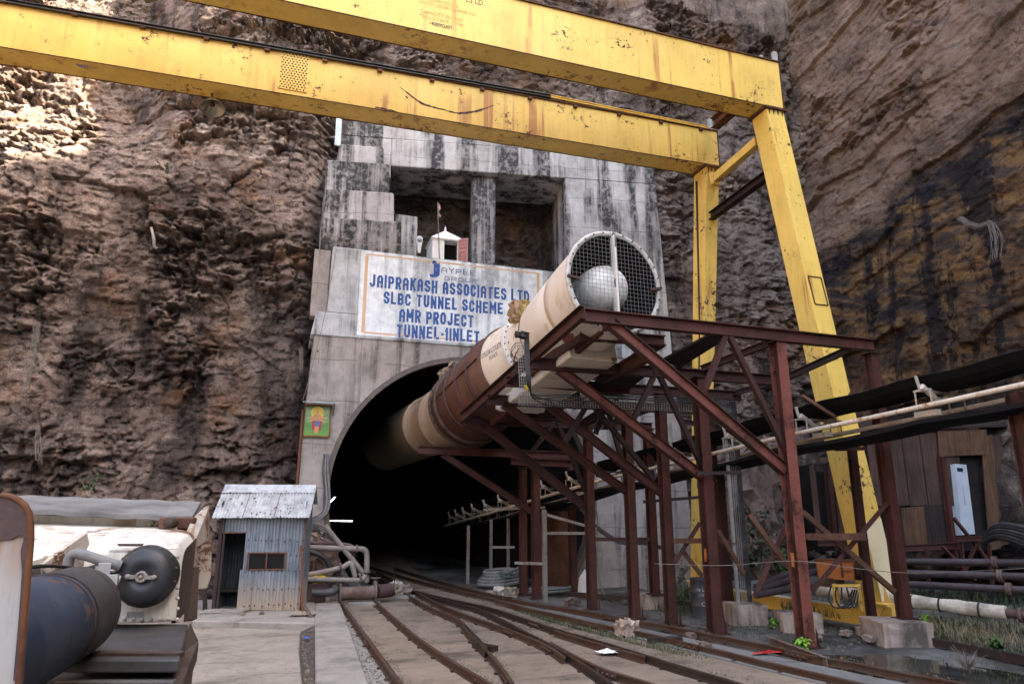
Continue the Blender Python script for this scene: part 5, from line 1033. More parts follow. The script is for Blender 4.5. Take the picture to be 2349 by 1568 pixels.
t = thing("pipe_stub", "small upright flanged pipe stub beside the large rusty pipe", "pipe", py(860, 1345, 19.6)); mb = MB(); mb.tube(smooth_path([py(840, 1350, 19.6), py(856, 1346, 19.6), py(860, 1340, 19.6), py(860, 1326, 19.6)], 4), .07, 10); mb.build("barrel", M['pipegrey'], t); mb = MB(); mb.lathe([(.02, 0), (.15, 0), (.15, .03), (.02, .03)], py(860, 1326, 19.6), (0, 0, 1), 18); mb.build("flange", M['piperust'], t)
t = thing("flanged_pot", "dark steel pot with wide flanged rim standing beside the shed", "pot", pz(708, 1376)); c = pz(708, 1374); mb = MB(); mb.lathe([(0, 0), (.15, 0), (.15, .40)], c, (0, 0, 1), 20); mb.build("body", M['grime_shade'], t); mb = MB(); mb.lathe([(.10, .40), (.20, .40), (.20, .425), (.10, .43), (.10, .3)], c, (0, 0, 1), 24); mb.build("rim", M['piperust'], t)
c = py(726, 1340, 19.2); mb = MB(); [mb.bar(c+V(-.26, 0, z), c+V(.26, 0, z), .03, .06) for z in (-.08, 0, .08)]; [mb.bar(c+V(-.26, .3, z), c+V(.26, .3, z), .03, .06) for z in (-.08, 0, .08)]; [mb.box(c+V(x, .15, 0), (.03, .34, .24)) for x in (-.26, .26)]; mb.box(c+V(0, .15, -.11), (.52, .3, .02))
mb.box(c+V(0, .15, -.35), (.46, .28, .46)); tag(mb.build("slatted_crate", M['pipered']), "maroon slatted crate holding a yellow plastic sack", "crate")
mb = MB(); mb.rough_box(c+V(.03, .14, .10), (.38, .26, .20), .2, .035, 4, 3, .6); tag(mb.build("plastic_sack", M['yellowbag']), "crumpled yellow plastic sack lying in the maroon crate", "sack")
c = pz(731, 1379); mb = MB(); mb.box(c+V(0, .1, .11), (.34, .22, .22)); [mb.box(c+V(0, -.015, .03+.035*k), (.33, .02, .014)) for k in range(6)]; tag(mb.build("finned_radiator", M['piperust'], None, .004), "small ribbed iron radiator block below the maroon crate", "radiator")
r = random.Random(5)
for k, (x, y, s, l) in enumerate(((702, 1224, .30, "square grey stone behind the cables at the portal foot"), (718, 1232, .34, "largest angular stone on the ledge beside the shed"), (733, 1222, .24, "upper right stone on the ledge beside the shed"), (731, 1238, .22, "lowest pale stone on the ledge beside the shed"), (708, 1241, .2, "small dark stone wedged low on the ledge"))):
    mb = MB(); mb.rough_box(py(x, y, 20.4), (s*1.15, s, s*.75), r.random()*3, s*.13, 3, k+20, .25); tag(mb.build("broken_stone", M['stone' if k != 4 else 'stoned']), l, "stone", "stones on the ledge by the shed")
for k in range(4):                      # ledge of broken rock they sit on
    mb = MB(); mb.rough_box(py(700+12*k, 1268+8*k, 20.75), (.9, .6, .9), .2*k, .09, 4, k+60, .2); tag(mb.build("rock_ledge", M['stoned']), ["dark rock ledge low behind the shed wall", "dark rock ledge under the angular stones", "dark rock ledge behind the sloping grey pipe", "dark rock ledge nearest the tunnel mouth"][k], "rock", "rock ledges at the portal foot")
cb = thing("cable_bundle", "thick grey cables hanging down the left edge of the tunnel mouth", "cables", py(742, 1100, 20.9))
for k in range(4):
    mb = MB(); o = 3.2*k; mb.tube(smooth_path([py(745+o*.7, 1040, 20.9), py(742+o, 1080, 20.85), py(745+o, 1120, 20.8), py(746+o, 1150, 20.75), py(740+o*.8, 1174+o*.3, 20.7), py(722, 1186+o*.9, 20.6), py(700, 1190+o*1.3, 20.5)], 6), .035, 8); mb.build("cable", M['hose_g'] if k % 2 else M['cable'], cb)
cb = thing("loose_cables", "tangle of thin black cables sagging between shed and tunnel mouth", "cables", py(700, 1205, 20.3))
for k in range(5):
    mb = MB(); mb.tube(smooth_path([py(690, 1200+3*k, 20.2), py(712+k*3, 1199+k*4, 20.2), py(740, 1208+k*5, 20.3), py(758+k, 1222+k*4, 20.5), py(770+k, 1240+k*2, 20.8)], 6), .016, 6); mb.build("cable", M['cable'], cb)
mb = MB(); mb.tube([pz(905, 1366), py(904, 1296, 19.4)], .012, 6); tag(mb.build("marker_rod", M['grime_shade']), "thin dark rod standing upright in the tunnel mouth", "rod")
for k, (x, y, sx, sz, l) in enumerate(((908, 1362, .28, .34, "tall crumpled white sack beside the pipe end"), (922, 1366, .42, .30, "pale lump of stone and sacking nearest the tunnel rails"))):
    mb = MB(); p = pz(x, y); mb.rough_box(p+V(0, 0, sz*.5), (sx, .3, sz), .3, .05, 4, k+3, .45); tag(mb.build("sack", M['sack' if k == 0 else 'stone']), l, "sack")
mb = MB(); p = pz(928, 1373); mb.box(p+V(0, 0, .05), (.55, .35, .08), -.2); tag(mb.build("concrete_pad_block", M['slab'], None, .01), "flat concrete slab in front of the white sack", "slab")
for k, (a, b, l) in enumerate((((751, 1158), (768, 1139), "slanted lit fluorescent tube at the edge of the tunnel"), ((757, 1193.5), (808, 1194), "level lit fluorescent tube in the dark tunnel"))):
    p0, p1 = py(*a, 25 if k else 22.5), py(*b, 25 if k else 22.5); t = thing("tube_light", l, "light", p0, "tube lights in the tunnel"); mb = MB(); mb.tube([p0, p1], .012, 8); mb.build("glass_tube", M['tubelight'], t); mb = MB(); d_ = (p1-p0).normalized(); mb.bar(p0-d_*.03+V(0, .04, .03), p1+d_*.03+V(0, .04, .03), .05, .03); mb.build("batten", M['dark'], t)

fs = MB(); r = random.Random(31)
for k in range(9): fs.lathe([(.011, 0), (.009, .006), (0, .008)], py(246+k*20, 1420-r.random()*2, Yf-.001), (0, -1, 0), 8)
for k in range(6): fs.lathe([(.011, 0), (.009, .006), (0, .008)], py(407, 1275+k*24, Yf-.001), (0, -1, 0), 8)
o_ = fs.build("rivet_row", M['loco_d'], loco); o_["kind"] = "stuff"
mb = MB(); mb.prism([py(268, 1246, Yf-.003), py(330, 1246, Yf-.003), py(326, 1252, Yf-.003), py(272, 1252, Yf-.003)], (0, .006, 0)); mb.build("weld_tab", M['grime_shade'], loco)
mb = MB(); mb.tube(smooth_path([py(232, 1428, 4.22), py(250, 1400, 4.2), py(262, 1372, 4.2), py(282, 1350, 4.2)], 5), .010, 8); mb.build("thin_air_line", M['rubber'], loco)
mb = MB(); mb.tube(smooth_path([py(70, 1300, 3.2), py(120, 1297, 3.4), py(180, 1303, 3.7), py(215, 1300, 4.05)], 5), .008, 6); mb.build("brake_cable", M['rubber'], loco)
# clutter round the foot of the shed
for k, (a, b, w_, l) in enumerate((((470, 1398), (470, 1290), .10, "dark plank leaning on the left corner of the shed"), ((694, 1404), (690, 1250), .05, "thin rusty angle leaning on the right corner of the shed"))):
    p0 = pz(*a, .05); p1 = py(b[0], b[1], p0.y+.12); mb = MB(); mb.bar(p0, p1, w_, .03, (0, 1, 0)); tag(mb.build("leaning_bar", M['rustframe' if k else 'plyd']), l, "bar")
mb = MB(); corr(mb, pz(660, 1410, .09), V(.55, -.1, .0), V(.1, .35, .03), 3, seed=3); tag(mb.build("scrap_sheet", M['galv'], None, fix=False), "offcut of corrugated sheet lying at the shed's right foot", "scrap")
r = random.Random(17)
for k, (x, y, s_, l) in enumerate(((600, 1408, .09, "small broken brick below the shed window"), (672, 1398, .12, "grey stone at the right foot of the shed"), (556, 1410, .07, "chip of concrete by the shed doorway"))):
    mb = MB(); mb.rough_box(pz(x, y, .05)+V(0, 0, s_*.3), (s_*1.3, s_, s_*.7), r.random()*3, s_*.12, 3, k+80, .3); tag(mb.build("loose_stone", M['stoned' if k == 0 else 'stone']), l, "stone")

mb = MB(); q = [(66, 1222), (60, 1300), (50, 1420), (39, 1560), (30, 1560), (44, 1400), (50, 1310), (47, 1262), (57, 1226)]
mb.prism([py(x, y, Yw-.005) for x, y in q], (0, .003, 0)); mb.build("rust_band", M['scar'], wg)
mb = MB()
for k in range(14):
    a = 2*math.pi*k/14+.2; e_ = ca.normalized(); u_ = e_.cross(V(0, 0, 1)).normalized(); w_ = u_.cross(e_); mb.lathe([(.007, 0), (.007, .012), (0, .014)], cc+(u_*math.cos(a)+w_*math.sin(a))*.149+e_*.012, ca, 6)
    if k % 7 == 0: continue
o_ = mb.build("clamp_bolts", M['grime_shade'], bc); o_["kind"] = "stuff"
mb = MB(); mb.prism([py(290, 1402, Yf-.003), py(330, 1402, Yf-.003), py(330, 1416, Yf-.003), py(290, 1416, Yf-.003)], (0, .005, 0)); mb.build("data_plate", M['tray'], loco)
mb = MB(); mb.bar(py(250, 1262, Yf-.002), py(408, 1258, Yf-.002), .008, .006); mb.build("weld_bead", M['loco_d'], loco)
mb = MB(); mb.bar(pz(200, 1500, zd+.002), pz(418, 1500, zd+.002), .05, .02); mb.build("deck_lip", M['grime_shade'], loco)
for k in range(2): mb = MB(); mb.bar(pz(150-20*k, 1535+26*k, z2+.004), pz(402, 1535+26*k, z2+.004), .03, .012); mb.build("deck_batten", M['deck'], loco)

for (xa, za, xb, zb_) in ((559, zdoor, 559, ztop), (625, zw1, 625, ztop), (646, zw0, 646, zw1+.03), (573, zb, 573, zw0-.04), (647, zb, 647, zw0)):
    mb = MB(); mb.bar(sp_(ux(xa), .022, za), sp_(ux(xb), .022, zb_), .008, .006, (0, 1, 0)); mb.build("sheet_lap", M['rustframe'], shed)
for f_ in (.31, .63):
    mb = MB(); mb.bar(ev_l+(ev_r-ev_l)*f_+V(0, 0, .026), ev_l+(ev_r-ev_l)*f_+rise*.82+V(0, 0, .026), .014, .006); mb.build("sheet_lap", M['rustframe'], roof)
mb = MB(); mb.bar(ev_l+rise*.79+V(0, 0, .012), ev_r+rise*.79+V(0, 0, .012), .02, .012); mb.build("cap_edge_shadow", M['dark'], roof)  # dark strip painted in as the shadow along the ridge cap edge
# ------------------------------------------------------------------ rails
RP = [(-.058, 0), (.058, 0), (.058, .012), (.010, .026), (.008, .088), (.030, .098), (.032, .126), (.026, .132), (-.026, .132), (-.032, .126), (-.030, .098), (-.008, .088), (-.010, .026), (-.058, .012)]
def sweep(mb, prof, pts, k=1.):
    n = len(prof); vs_ = []; P = [Vector(p) for p in pts]
    for i, p in enumerate(P):
        t = (P[min(i+1, len(P)-1)]-P[max(0, i-1)]); t.z = 0; t.normalize(); s_ = V(t.y, -t.x, 0)
        vs_ += [p+s_*x*k+V(0, 0, z*k) for x, z in prof]
    m = len(P); mb.add(vs_, [(i*n+q, i*n+(q+1) % n, (i+1)*n+(q+1) % n, (i+1)*n+q) for i in range(m-1) for q in range(n)]+[tuple(range(n)), tuple(range((m-1)*n, m*n))])
def rail(pix, label, mat='rail', far=None, joints=(), k=.86, z0=.0, chairs=True):
    pts = [pz(x, y, .13*k+z0) for x, y in pix]
    for p in pts: p.z = z0
    C_ = smooth_path(pts, 6)
    if far:
        d0 = (C_[0]-C_[4]).normalized(); E = [C_[0]]
        for i in range(8): d0 = (d0*.9+V(0, .1, 0)).normalized(); E.append(E[-1]+d0*1.1)
        C_ = E[:0:-1]+C_
    t = thing("steel_rail", label, "rail", pts[len(pts)//2], "rails of the works railway")
    mb = MB(); sweep(mb, RP, C_, k); rm_ = mb; rm_.cur = 1
    def near(x, y):
        q = pz(x, y, .1); i = min(range(1, len(C_)-1), key=lambda i: (C_[i]-q).length); d_ = (C_[i+1]-C_[i-1]).normalized(); return C_[i], d_, V(d_.y, -d_.x, 0)
    for (x, y) in joints:
        c, d_, s_ = near(x, y)
        for sg_ in (-1, 1):
            mb = MB(); q = c+s_*.022*sg_+V(0, 0, .058); mb.bar(q-d_*.25, q+d_*.25, .022, .062)
            for j in (-.18, -.06, .06, .18): mb.lathe([(.022, 0), (.022, .018), (.012, .018), (.012, .03), (0, .03)], q+d_*j+s_*.011*sg_, s_*sg_, 6)
            mb.build("fishplate", M['rail'], t)
    if chairs:
        mb = rm_; L = 0; last = C_[0]
        for i in range(1, len(C_)-1):
            L += (C_[i]-C_[i-1]).length
            if L > .75 and C_[i].y < 22:
                L = 0; d_ = (C_[i+1]-C_[i-1]).normalized(); s_ = V(d_.y, -d_.x, 0)
                for sg_ in (-1, 1): mb.bar(C_[i]+s_*.05*sg_+V(0, 0, .016), C_[i]+s_*.10*sg_+V(0, 0, .012), .05, .028)
    rm_.build("running_rail", [M[mat], M['rail_d']], t)
    return t
rail([(777, 1370), (797, 1398), (816, 1425), (845, 1466), (880, 1514), (921, 1568), (990, 1650)], "leftmost rusty rail beside the dusty walkway slab", far=[], joints=((846, 1468),))
rail([(856, 1371), (880, 1394), (948, 1452), (1016, 1500), (1129, 1568), (1290, 1655)], "second rail from the walkway, crossing bare dusty concrete", joints=((1110, 1557),))
rail([(931, 1360), (979, 1387), (1050, 1418), (1071, 1442), (1102, 1476), (1136, 1510), (1177, 1568), (1230, 1660)], "bent switch rail curving past the loose black blade", far=[(3.6, 34), (3.3, 26)], joints=((1160, 1545),))
rail([(975, 1367), (1024, 1391), (1099, 1418), (1168, 1442), (1222, 1463), (1263, 1483), (1294, 1504)], "rail ending in a blunt cut head at the crossing", far=[(4.4, 34), (4.2, 26)], joints=((1172, 1444), (1255, 1480)))
rail([(1031, 1377), (1096, 1394), (1157, 1422), (1202, 1446), (1243, 1466), (1287, 1490), (1339, 1521), (1407, 1568), (1520, 1650)], "dark-topped rail cutting through the middle of the crossing", 'rail_d', far=[(5.0, 34), (4.9, 26)])
rail([(1263, 1471), (1300, 1492), (1339, 1512), (1383, 1531), (1440, 1549), (1503, 1568), (1720, 1640)], "rail leaving the crossing towards the picture foot", 'rail', joints=((1392, 1536),))
rail([(1041, 1374), (1120, 1391), (1185, 1411), (1270, 1439), (1373, 1468), (1492, 1504), (1544, 1521), (1663, 1555), (1900, 1630)], "long dark rail next to the mossy strip", 'rail_d', far=[(5.6, 34), (5.5, 26)], joints=((1226, 1424),))
rail([(1272, 1444), (1373, 1474), (1441, 1493), (1477, 1503)], "short check rail with flared square end", 'rail', chairs=False)
rail([(1004, 1341), (1113, 1367), (1202, 1391), (1294, 1411), (1366, 1428), (1441, 1442), (1509, 1456), (1578, 1473), (1662, 1492), (1751, 1514), (1888, 1545), (1990, 1568), (2350, 1650)], "inner rail of the right-hand track along the grey strip", far=[(5.9, 36), (5.9, 28)], joints=((1360, 1427), (1578, 1473)))
rail([(1072, 1348), (1150, 1367), (1236, 1384), (1338, 1399), (1441, 1418), (1543, 1435), (1648, 1456), (1771, 1480), (1854, 1500), (1956, 1517), (2059, 1538), (2195, 1562), (2500, 1620)], "outermost rail passing close to the column feet", far=[(6.6, 36), (6.6, 28)], joints=((1412, 1413), (1835, 1494)))
mb = MB(); a, b = pz(1071, 1440, .12), pz(1132, 1506, .12); mb.prism([pz(1065, 1433, .13), pz(1068, 1431, .13), pz(1118, 1482, .12), pz(1112, 1492, .12)], (0, 0, -.10)); mb.box(pz(1112, 1482, .05), (.16, .5, .08), .45); tag(mb.build("switch_blade", M['rail_d']), "loose black switch blade lying beside the bent rail", "switch blade")
mb = MB(); mb.bar(pz(2050, 1452, .05), pz(2420, 1527, .05), .09, .13); tag(mb.build("crane_rail", M['rail_d']), "dark rail beyond the big concrete block at the grassy edge", "rail")
mb = MB(); mb.bar(pz(1250, 1356, .05), pz(1680, 1392, .05), .08, .12); tag(mb.build("crane_rail", M['rail_d']), "dark rail behind the columns leading to the crane leg", "rail")
mb = MB(); mb.channel(pz(1768, 1469, .06), pz(1898, 1518, .06), .16, .07); tag(mb.build("scrap_channel", M['piperust']), "flaky rust and white channel iron lying by the outermost rail", "scrap")

# ------------------------------------------------------------------ concrete blocks, drum, hose, small stuff
def block(x0, x1, yt, yb, z1, d_, label, depth=.8, seed=0, cut=False):
    a = pz(x0, yb); b = pz(x1, yb); e = (b-a); e.z = 0; w_ = e.length; u = e.normalized(); nn = V(u.y, -u.x, 0); nn = nn if nn.y > 0 else -nn
    c = (a+b)/2+nn*depth/2; mb = MB(); mb.rough_box((c.x, c.y, z1/2-.14), (w_, depth, z1+.28), math.atan2(u.y, u.x), .014, 5, seed, .02); return tag(mb.build("concrete_block", M['block']), label, "concrete block", "cast concrete footing blocks")
block(2030, 2145, 1428, 1478, .36, 0, "largest footing block with black streaks under the outer red column", .85, 1)
block(1682, 1762, 1390, 1428, .36, 0, "footing block below the vertical cable tray", .7, 2)
block(1798, 1890, 1402, 1444, .30, 0, "broken footing block behind the nearest column", .6, 3)
block(1476, 1532, 1364, 1392, .30, 0, "small footing block half hidden among the middle columns", .6, 4)
block(1990, 2032, 1440, 1458, .10, 0, "low cracked slab under the short conveyor leg", .5, 5)
dr = thing("oil_drum", "dark dented oil drum standing among the red columns", "drum", pz(1616, 1420)); c = pz(1616, 1418, -.08); mb = MB(); mb.lathe([(0, 0), (.285, 0), (.292, .01), (.285, .02), (.285, .28), (.294, .295), (.285, .31), (.285, .57), (.294, .585), (.285, .60), (.285, .86), (.292, .87), (.285, .885), (.27, .87), (0, .865)], c, (0, 0, 1), 36); mb.build("body", M['drum'], dr)
for txt, z, w_, h in (("ne Line", .62, .28, .085), ("15W-40", .50, .24, .075), ("C", .30, .10, .10)):
    fwd = V(-c.x, -c.y, 0).normalized(); sd = V(-fwd.y, fwd.x, 0); sd = sd if sd.x > 0 else -sd
    lettering(txt, M['drumtext'], dr, (0,0,0), (1,0,0), (0,0,1), h, w_, .01, wrap=lambda x, y, z=z, w_=w_: c+fwd*math.cos((x-w_/2)/.285)*.289+sd*math.sin((x-w_/2)/.285)*.289+V(0, 0, z+y))
hc = thing("hose_coil", "coiled thick grey hose lying in the tunnel mouth", "hose coil", pz(1152, 1352)); c = pz(1150, 1345)
mb = MB(); pts = []
for i in range(0, 5*28):
    a = 2*math.pi*i/28; R_ = .78-.055*(i/28)+.03*math.sin(i*.37); pts.append(c+V(R_*math.cos(a), R_*.8*math.sin(a), .10+.085*(i/28)+.05*math.sin(a*1.0+1)))
mb.tube(pts, .055, 8); mb.build("hose", M['hose_g'], hc); mb = MB(); mb.lathe([(.06, -.06), (.10, -.06), (.10, .06), (.06, .06)], pts[0], (1, 0, .2), 14); mb.build("hose_coupling", m_plain("green_coupling", (.05,.13,.09), .5), hc)
hc = thing("hose_coil", "small coil of pipe among rubble by the column feet", "hose coil", pz(1265, 1364)); c = pz(1262, 1362); mb = MB(); mb.tube([c+V(.6*math.cos(a), .4*math.sin(a), .05+.012*a) for a in np.linspace(0, 12.5, 60)], .035, 7); mb.build("hose", M['hose_g'], hc)
r = random.Random(9)
for k, (x, y, s, l, mt) in enumerate(((1145, 1362, .3, "white-topped stone before the hose coil", 'sack'), (1172, 1366, .34, "brown stone leaning on the thin column foot", 'stone'), (1160, 1352, .26, "green-stained lump on top of the hose coil", 'leafd'), (1128, 1366, .22, "pale flat stone left of the hose coil", 'stone'), (1312, 1388, .28, "reddish boulder beside the outermost rail near the tunnel", 'stoned'), (1617, 1488, .17, "dark cube-like stone between the right-hand rails", 'stoned'), (1432, 1382, .12, "little reddish stone behind the second column", 'stoned'), (1585, 1462, .14, "small dark stone lying at a column foot", 'stoned'), (1995, 1470, .16, "grey stone chip beside the big footing block", 'stone'), (1868, 1466, .18, "flat grey chip at the nearest column foot", 'stone'), (1940, 1456, .15, "thin stone flake in the wet mud", 'stone'))):
    p = pz(x, y); mb = MB(); mb.rough_box(p+V(0, 0, s*.3+(.35 if k == 2 else 0)), (s*1.2, s, s*.7), r.random()*3, s*.13, 3, k+40, .3); tag(mb.build("loose_stone", M[mt]), l, "stone")
p = pz(1342, 1361); mb = MB(); mb.hexa([p+V(-.17, -.17, 0), p+V(.17, -.17, 0), p+V(.17, .17, 0), p+V(-.17, .17, 0), p+V(-.13, -.13, .42), p+V(.13, -.13, .42), p+V(.13, .13, .42), p+V(-.13, .13, .42)]); mb.add([p+V(-.13, -.13, .42), p+V(.13, -.13, .42), p+V(.13, .13, .42), p+V(-.13, .13, .42), p+V(0, 0, .68)], [(0, 1, 4), (1, 2, 4), (2, 3, 4), (3, 0, 4)]); tag(mb.build("boundary_stone", M['white']), "whitewashed pointed marker stone against the portal wall", "marker stone")
def rag(name, x, y, w_, h_, mat, label, cat, seed, flat=.5):
    r = random.Random(seed); c = pz(x, y, .02); mb = MB(); n = 9; vs_ = []
    for j in range(n):
        for i in range(n): u, v = i/(n-1)-.5, j/(n-1)-.5; vs_.append(c+V(u*w_+r.uniform(-.02, .02)*w_*2, v*h_+r.uniform(-.02, .02), .03+flat*w_*(r.random()*.45)*(1-2*abs(u))*(1-1.5*abs(v))))
    f = [(j*n+i, j*n+i+1, (j+1)*n+i+1, (j+1)*n+i) for j in range(n-1) for i in range(n-1) if not (i+j < 2 or i+j > 2*n-5)]
    mb.add(vs_, f); return tag(mb.build(name, mat, None, fix=False), label, cat)
rag("paper_litter", 1395, 1498, .36, .28, M['paper'], "crumpled white paper lying between the rails", "litter", 1)
mb = MB(); mb.rough_box(pz(1437, 1458)+V(0, 0, .15), (.42, .3, .26), .3, .05, 4, 6, .5); tag(mb.build("plastic_bag", M['bag']), "brownish clear plastic bag caught against the inner right rail", "bag")
rag("red_cloth", 1762, 1500, .55, .14, M['redcloth'], "twisted red rag on the strip between the right-hand rails", "rag", 3, .25)
rag("wrapper", 703, 1466, .12, .12, M['bluewrap'], "bright blue wrapper dropped in the dirt strip", "litter", 4, .7)
mb = MB(); mb.box(pz(1525, 1474)+V(0, 0, .05), (.62, .12, .12), -.28); tag(mb.build("timber_offcut", M['plyd'], None, .008), "dark timber offcut lying beside the inner right rail", "timber")
mb = MB(); mb.rough_box(pz(835, 1386)+V(0, 0, .03), (.75, .42, .06), -.3, .006, 3, 5); tag(mb.build("cover_slab", M['slab']), "loose concrete cover slab between the first two rails", "slab")
mb = MB(); mb.tube([py(690, 1378, 18.2), pz(712, 1412, .08)], .045, 8); tag(mb.build("short_pipe", M['piperust']), "short rusty pipe leaning on the shed corner", "pipe")

# ------------------------------------------------------------------ shrine, flag, luminaire, picture on the portal
Ysh = 21.35
def sx(x, y): return py(x, y, Ysh)
sh = thing("shrine", "little white pyramid-roofed shrine with a pink lattice door on the portal ledge", "shrine", sx(1032, 596))
a, b, t_ = sx(991, 594), sx(1062, 594), sx(1030, 528); ze = sx(1026, 548).z; zb = 10.42; w_ = b.x-a.x
dx0, dx1, dz1 = sx(1019, 560).x, sx(1049, 560).x, sx(1030, 552).z
mb = MB(); th_ = .06; Y0, Y1 = Ysh, Ysh+w_*.95
for (xa, xb) in ((a.x, dx0), (dx1, b.x)): mb.box(((xa+xb)/2, Y0+th_/2, (zb+ze)/2), (xb-xa, th_, ze-zb))
mb.box(((dx0+dx1)/2, Y0+th_/2, (dz1+ze)/2), (dx1-dx0, th_, max(.02, ze-dz1)))
mb.box((a.x+th_/2, (Y0+Y1)/2+.03, (zb+ze)/2), (th_, Y1-Y0-.06, ze-zb)); mb.box((b.x-th_/2, (Y0+Y1)/2+.03, (zb+ze)/2), (th_, Y1-Y0-.06, ze-zb)); mb.box(((a.x+b.x)/2, Y1, (zb+ze)/2), (w_, th_, ze-zb)); mb.build("wall", M['white'], sh)
mb = MB(); o_ = .05; q = [V(a.x-o_, Y0-o_, ze), V(b.x+o_, Y0-o_, ze), V(b.x+o_, Y1+o_, ze), V(a.x-o_, Y1+o_, ze)]; ap = V((a.x+b.x)/2, (Y0+Y1)/2, sx(1030, 524).z+.12); mb.add([p+V(0, 0, .002) for p in q]+[ap]+[p-V(0, 0, .03) for p in q], [(0, 1, 4), (1, 2, 4), (2, 3, 4), (3, 0, 4), (5, 6, 1, 0), (6, 7, 2, 1), (7, 8, 3, 2), (8, 5, 0, 3), (8, 7, 6, 5)]); rf = mb.build("roof", M['white'], sh)
mb = MB(); mb.lathe([(.03, 0), (.05, .04), (.02, .07), (.04, .11), (.015, .15), (0, .22)], ap-V(0, 0, .03), (0, 0, 1), 12); mb.build("finial", M['white'], rf)
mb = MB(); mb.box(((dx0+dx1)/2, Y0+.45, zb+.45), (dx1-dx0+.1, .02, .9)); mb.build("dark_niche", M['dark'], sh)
hd = V(dx1+.02, Y0-.02, 0); dd = V(.80, -.60, 0).normalized(); wd_ = .36; mb = MB(); hz0, hz1 = zb+.02, dz1+.08
fr_ = lambda u, z: hd+dd*u+V(0, 0, z)
for (u0, u1, z0, z1) in ((0, .04, hz0, hz1), (wd_-.04, wd_, hz0, hz1), (.04, wd_-.04, hz0, hz0+.05), (.04, wd_-.04, hz1-.05, hz1), (.04, wd_-.04, (hz0+hz1)/2-.02, (hz0+hz1)/2+.02)): mb.bar(fr_((u0+u1)/2, z0), fr_((u0+u1)/2, z1), u1-u0, .03, (-dd.y, dd.x, 0))
for k in range(7): z = hz0+(hz1-hz0)*(k+.5)/7; mb.bar(fr_(.03, z-.04), fr_(wd_-.03, z+.05), .015, .012); mb.bar(fr_(.03, z+.05), fr_(wd_-.03, z-.04), .015, .012)
mb.add([fr_(.02, hz0)+V(0, .02, 0), fr_(wd_-.02, hz0)+V(0, .02, 0), fr_(wd_-.02, hz1)+V(0, .02, 0), fr_(.02, hz1)+V(0, .02, 0)], [(0, 1, 2, 3)]); mb.build("lattice_door", M['pink'], sh)
fl_ = thing("flagpole", "thin pole with a furled faded flag beside the shrine", "flagpole", sx(1006, 590)); mb = MB(); mb.tube([sx(1006, 596)+V(0, -.1, 0), sx(1002, 466)+V(0, -.1, 0)], .018, 6); mb.build("pole", M['wire'], fl_)
mb = MB(); r = random.Random(3); top = sx(1002, 468)+V(.02, -.1, 0); mb.add(sum([[top+V(.0+.01*math.sin(i*2), 0, -.07*i), top+V(.05+.04*math.sin(i*1.1)+.03*(i > 2), .03*math.sin(i*1.7), -.07*i-.03)] for i in range(8)], []), [(2*i, 2*i+1, 2*i+3, 2*i+2) for i in range(7)]); mb.build("flag", M['flag'], fl_, fix=False)
lu = thing("street_luminaire", "white pear-shaped street lamp head standing on the portal ledge", "street lamp", sx(962, 585)); mb = MB(); c = sx(962, 560); H_ = .62
prof = [(0, -.5), (.05, -.5), (.075, -.40), (.10, -.1), (.145, .2), (.15, .36), (.11, .47), (0, .5)]
n = 14; P_ = [V(c.x-w*H_*1.15, c.y, c.z+h*H_) for w, h in prof]+[V(c.x+w*H_*1.15, c.y, c.z+h*H_) for w, h in reversed(prof[1:-1])]; mb.prism(P_, (0, .10, 0)); mb.build("housing", M['lampw'], lu, .02, 2)
mb = MB(); mb.lathe([(.085, 0), (.075, .03), (.04, .05), (0, .055)], c+V(.0, -.002, .16), (0, -1, 0), 20); mb.build("lens", M['lens'], lu); mb = MB(); mb.tube([c+V(0, .05, -.28), c+V(0, .08, -.45)], .03, 8); mb.build("spigot", M['grime_shade'], lu)
pc = thing("framed_picture", "framed green devotional picture under a small tin awning on the portal wall", "picture", py(728, 1000, 20.93)); Yq = 20.93
a, b = py(700, 928, Yq), py(754, 1001, Yq); X0, X1, Z0, Z1 = a.x, b.x-.0, b.z, a.z
mb = MB(); mb.box(((X0+X1)/2, Yq, (Z0+Z1)/2), (X1-X0, .02, Z1-Z0)); t = NT("picture_print"); x_, y_, z_ = t.xyz(); cl = t.ramp(t.op('ADD', t.step(z_, Z0, Z1), t.op('MULTIPLY', t.op('SUBTRACT', t.noise(5, 4, .6), .5), .30)), [(.05, (.12,.30,.06)), (.35, (.06,.22,.05)), (.5, (.13,.33,.10)), (.62, (.10,.25,.16)), (.8, (.20,.32,.12)), (.95, (.05,.16,.06))]); mb.build("print", t.out(cl, .25, spec=.5), pc)
mb = MB()
for (p, q, wdt) in ((V(X0, Yq, Z0), V(X0, Yq, Z1), .045), (V(X1, Yq, Z0), V(X1, Yq, Z1), .045)): mb.bar(p, q, .045, .04, (0, 1, 0))
for z in (Z0, Z1): mb.bar(V(X0-.022, Yq, z), V(X1+.022, Yq, z), .04, .045)
mb.build("frame", m_wood("brown_frame", (.20,.10,.04)), pc)
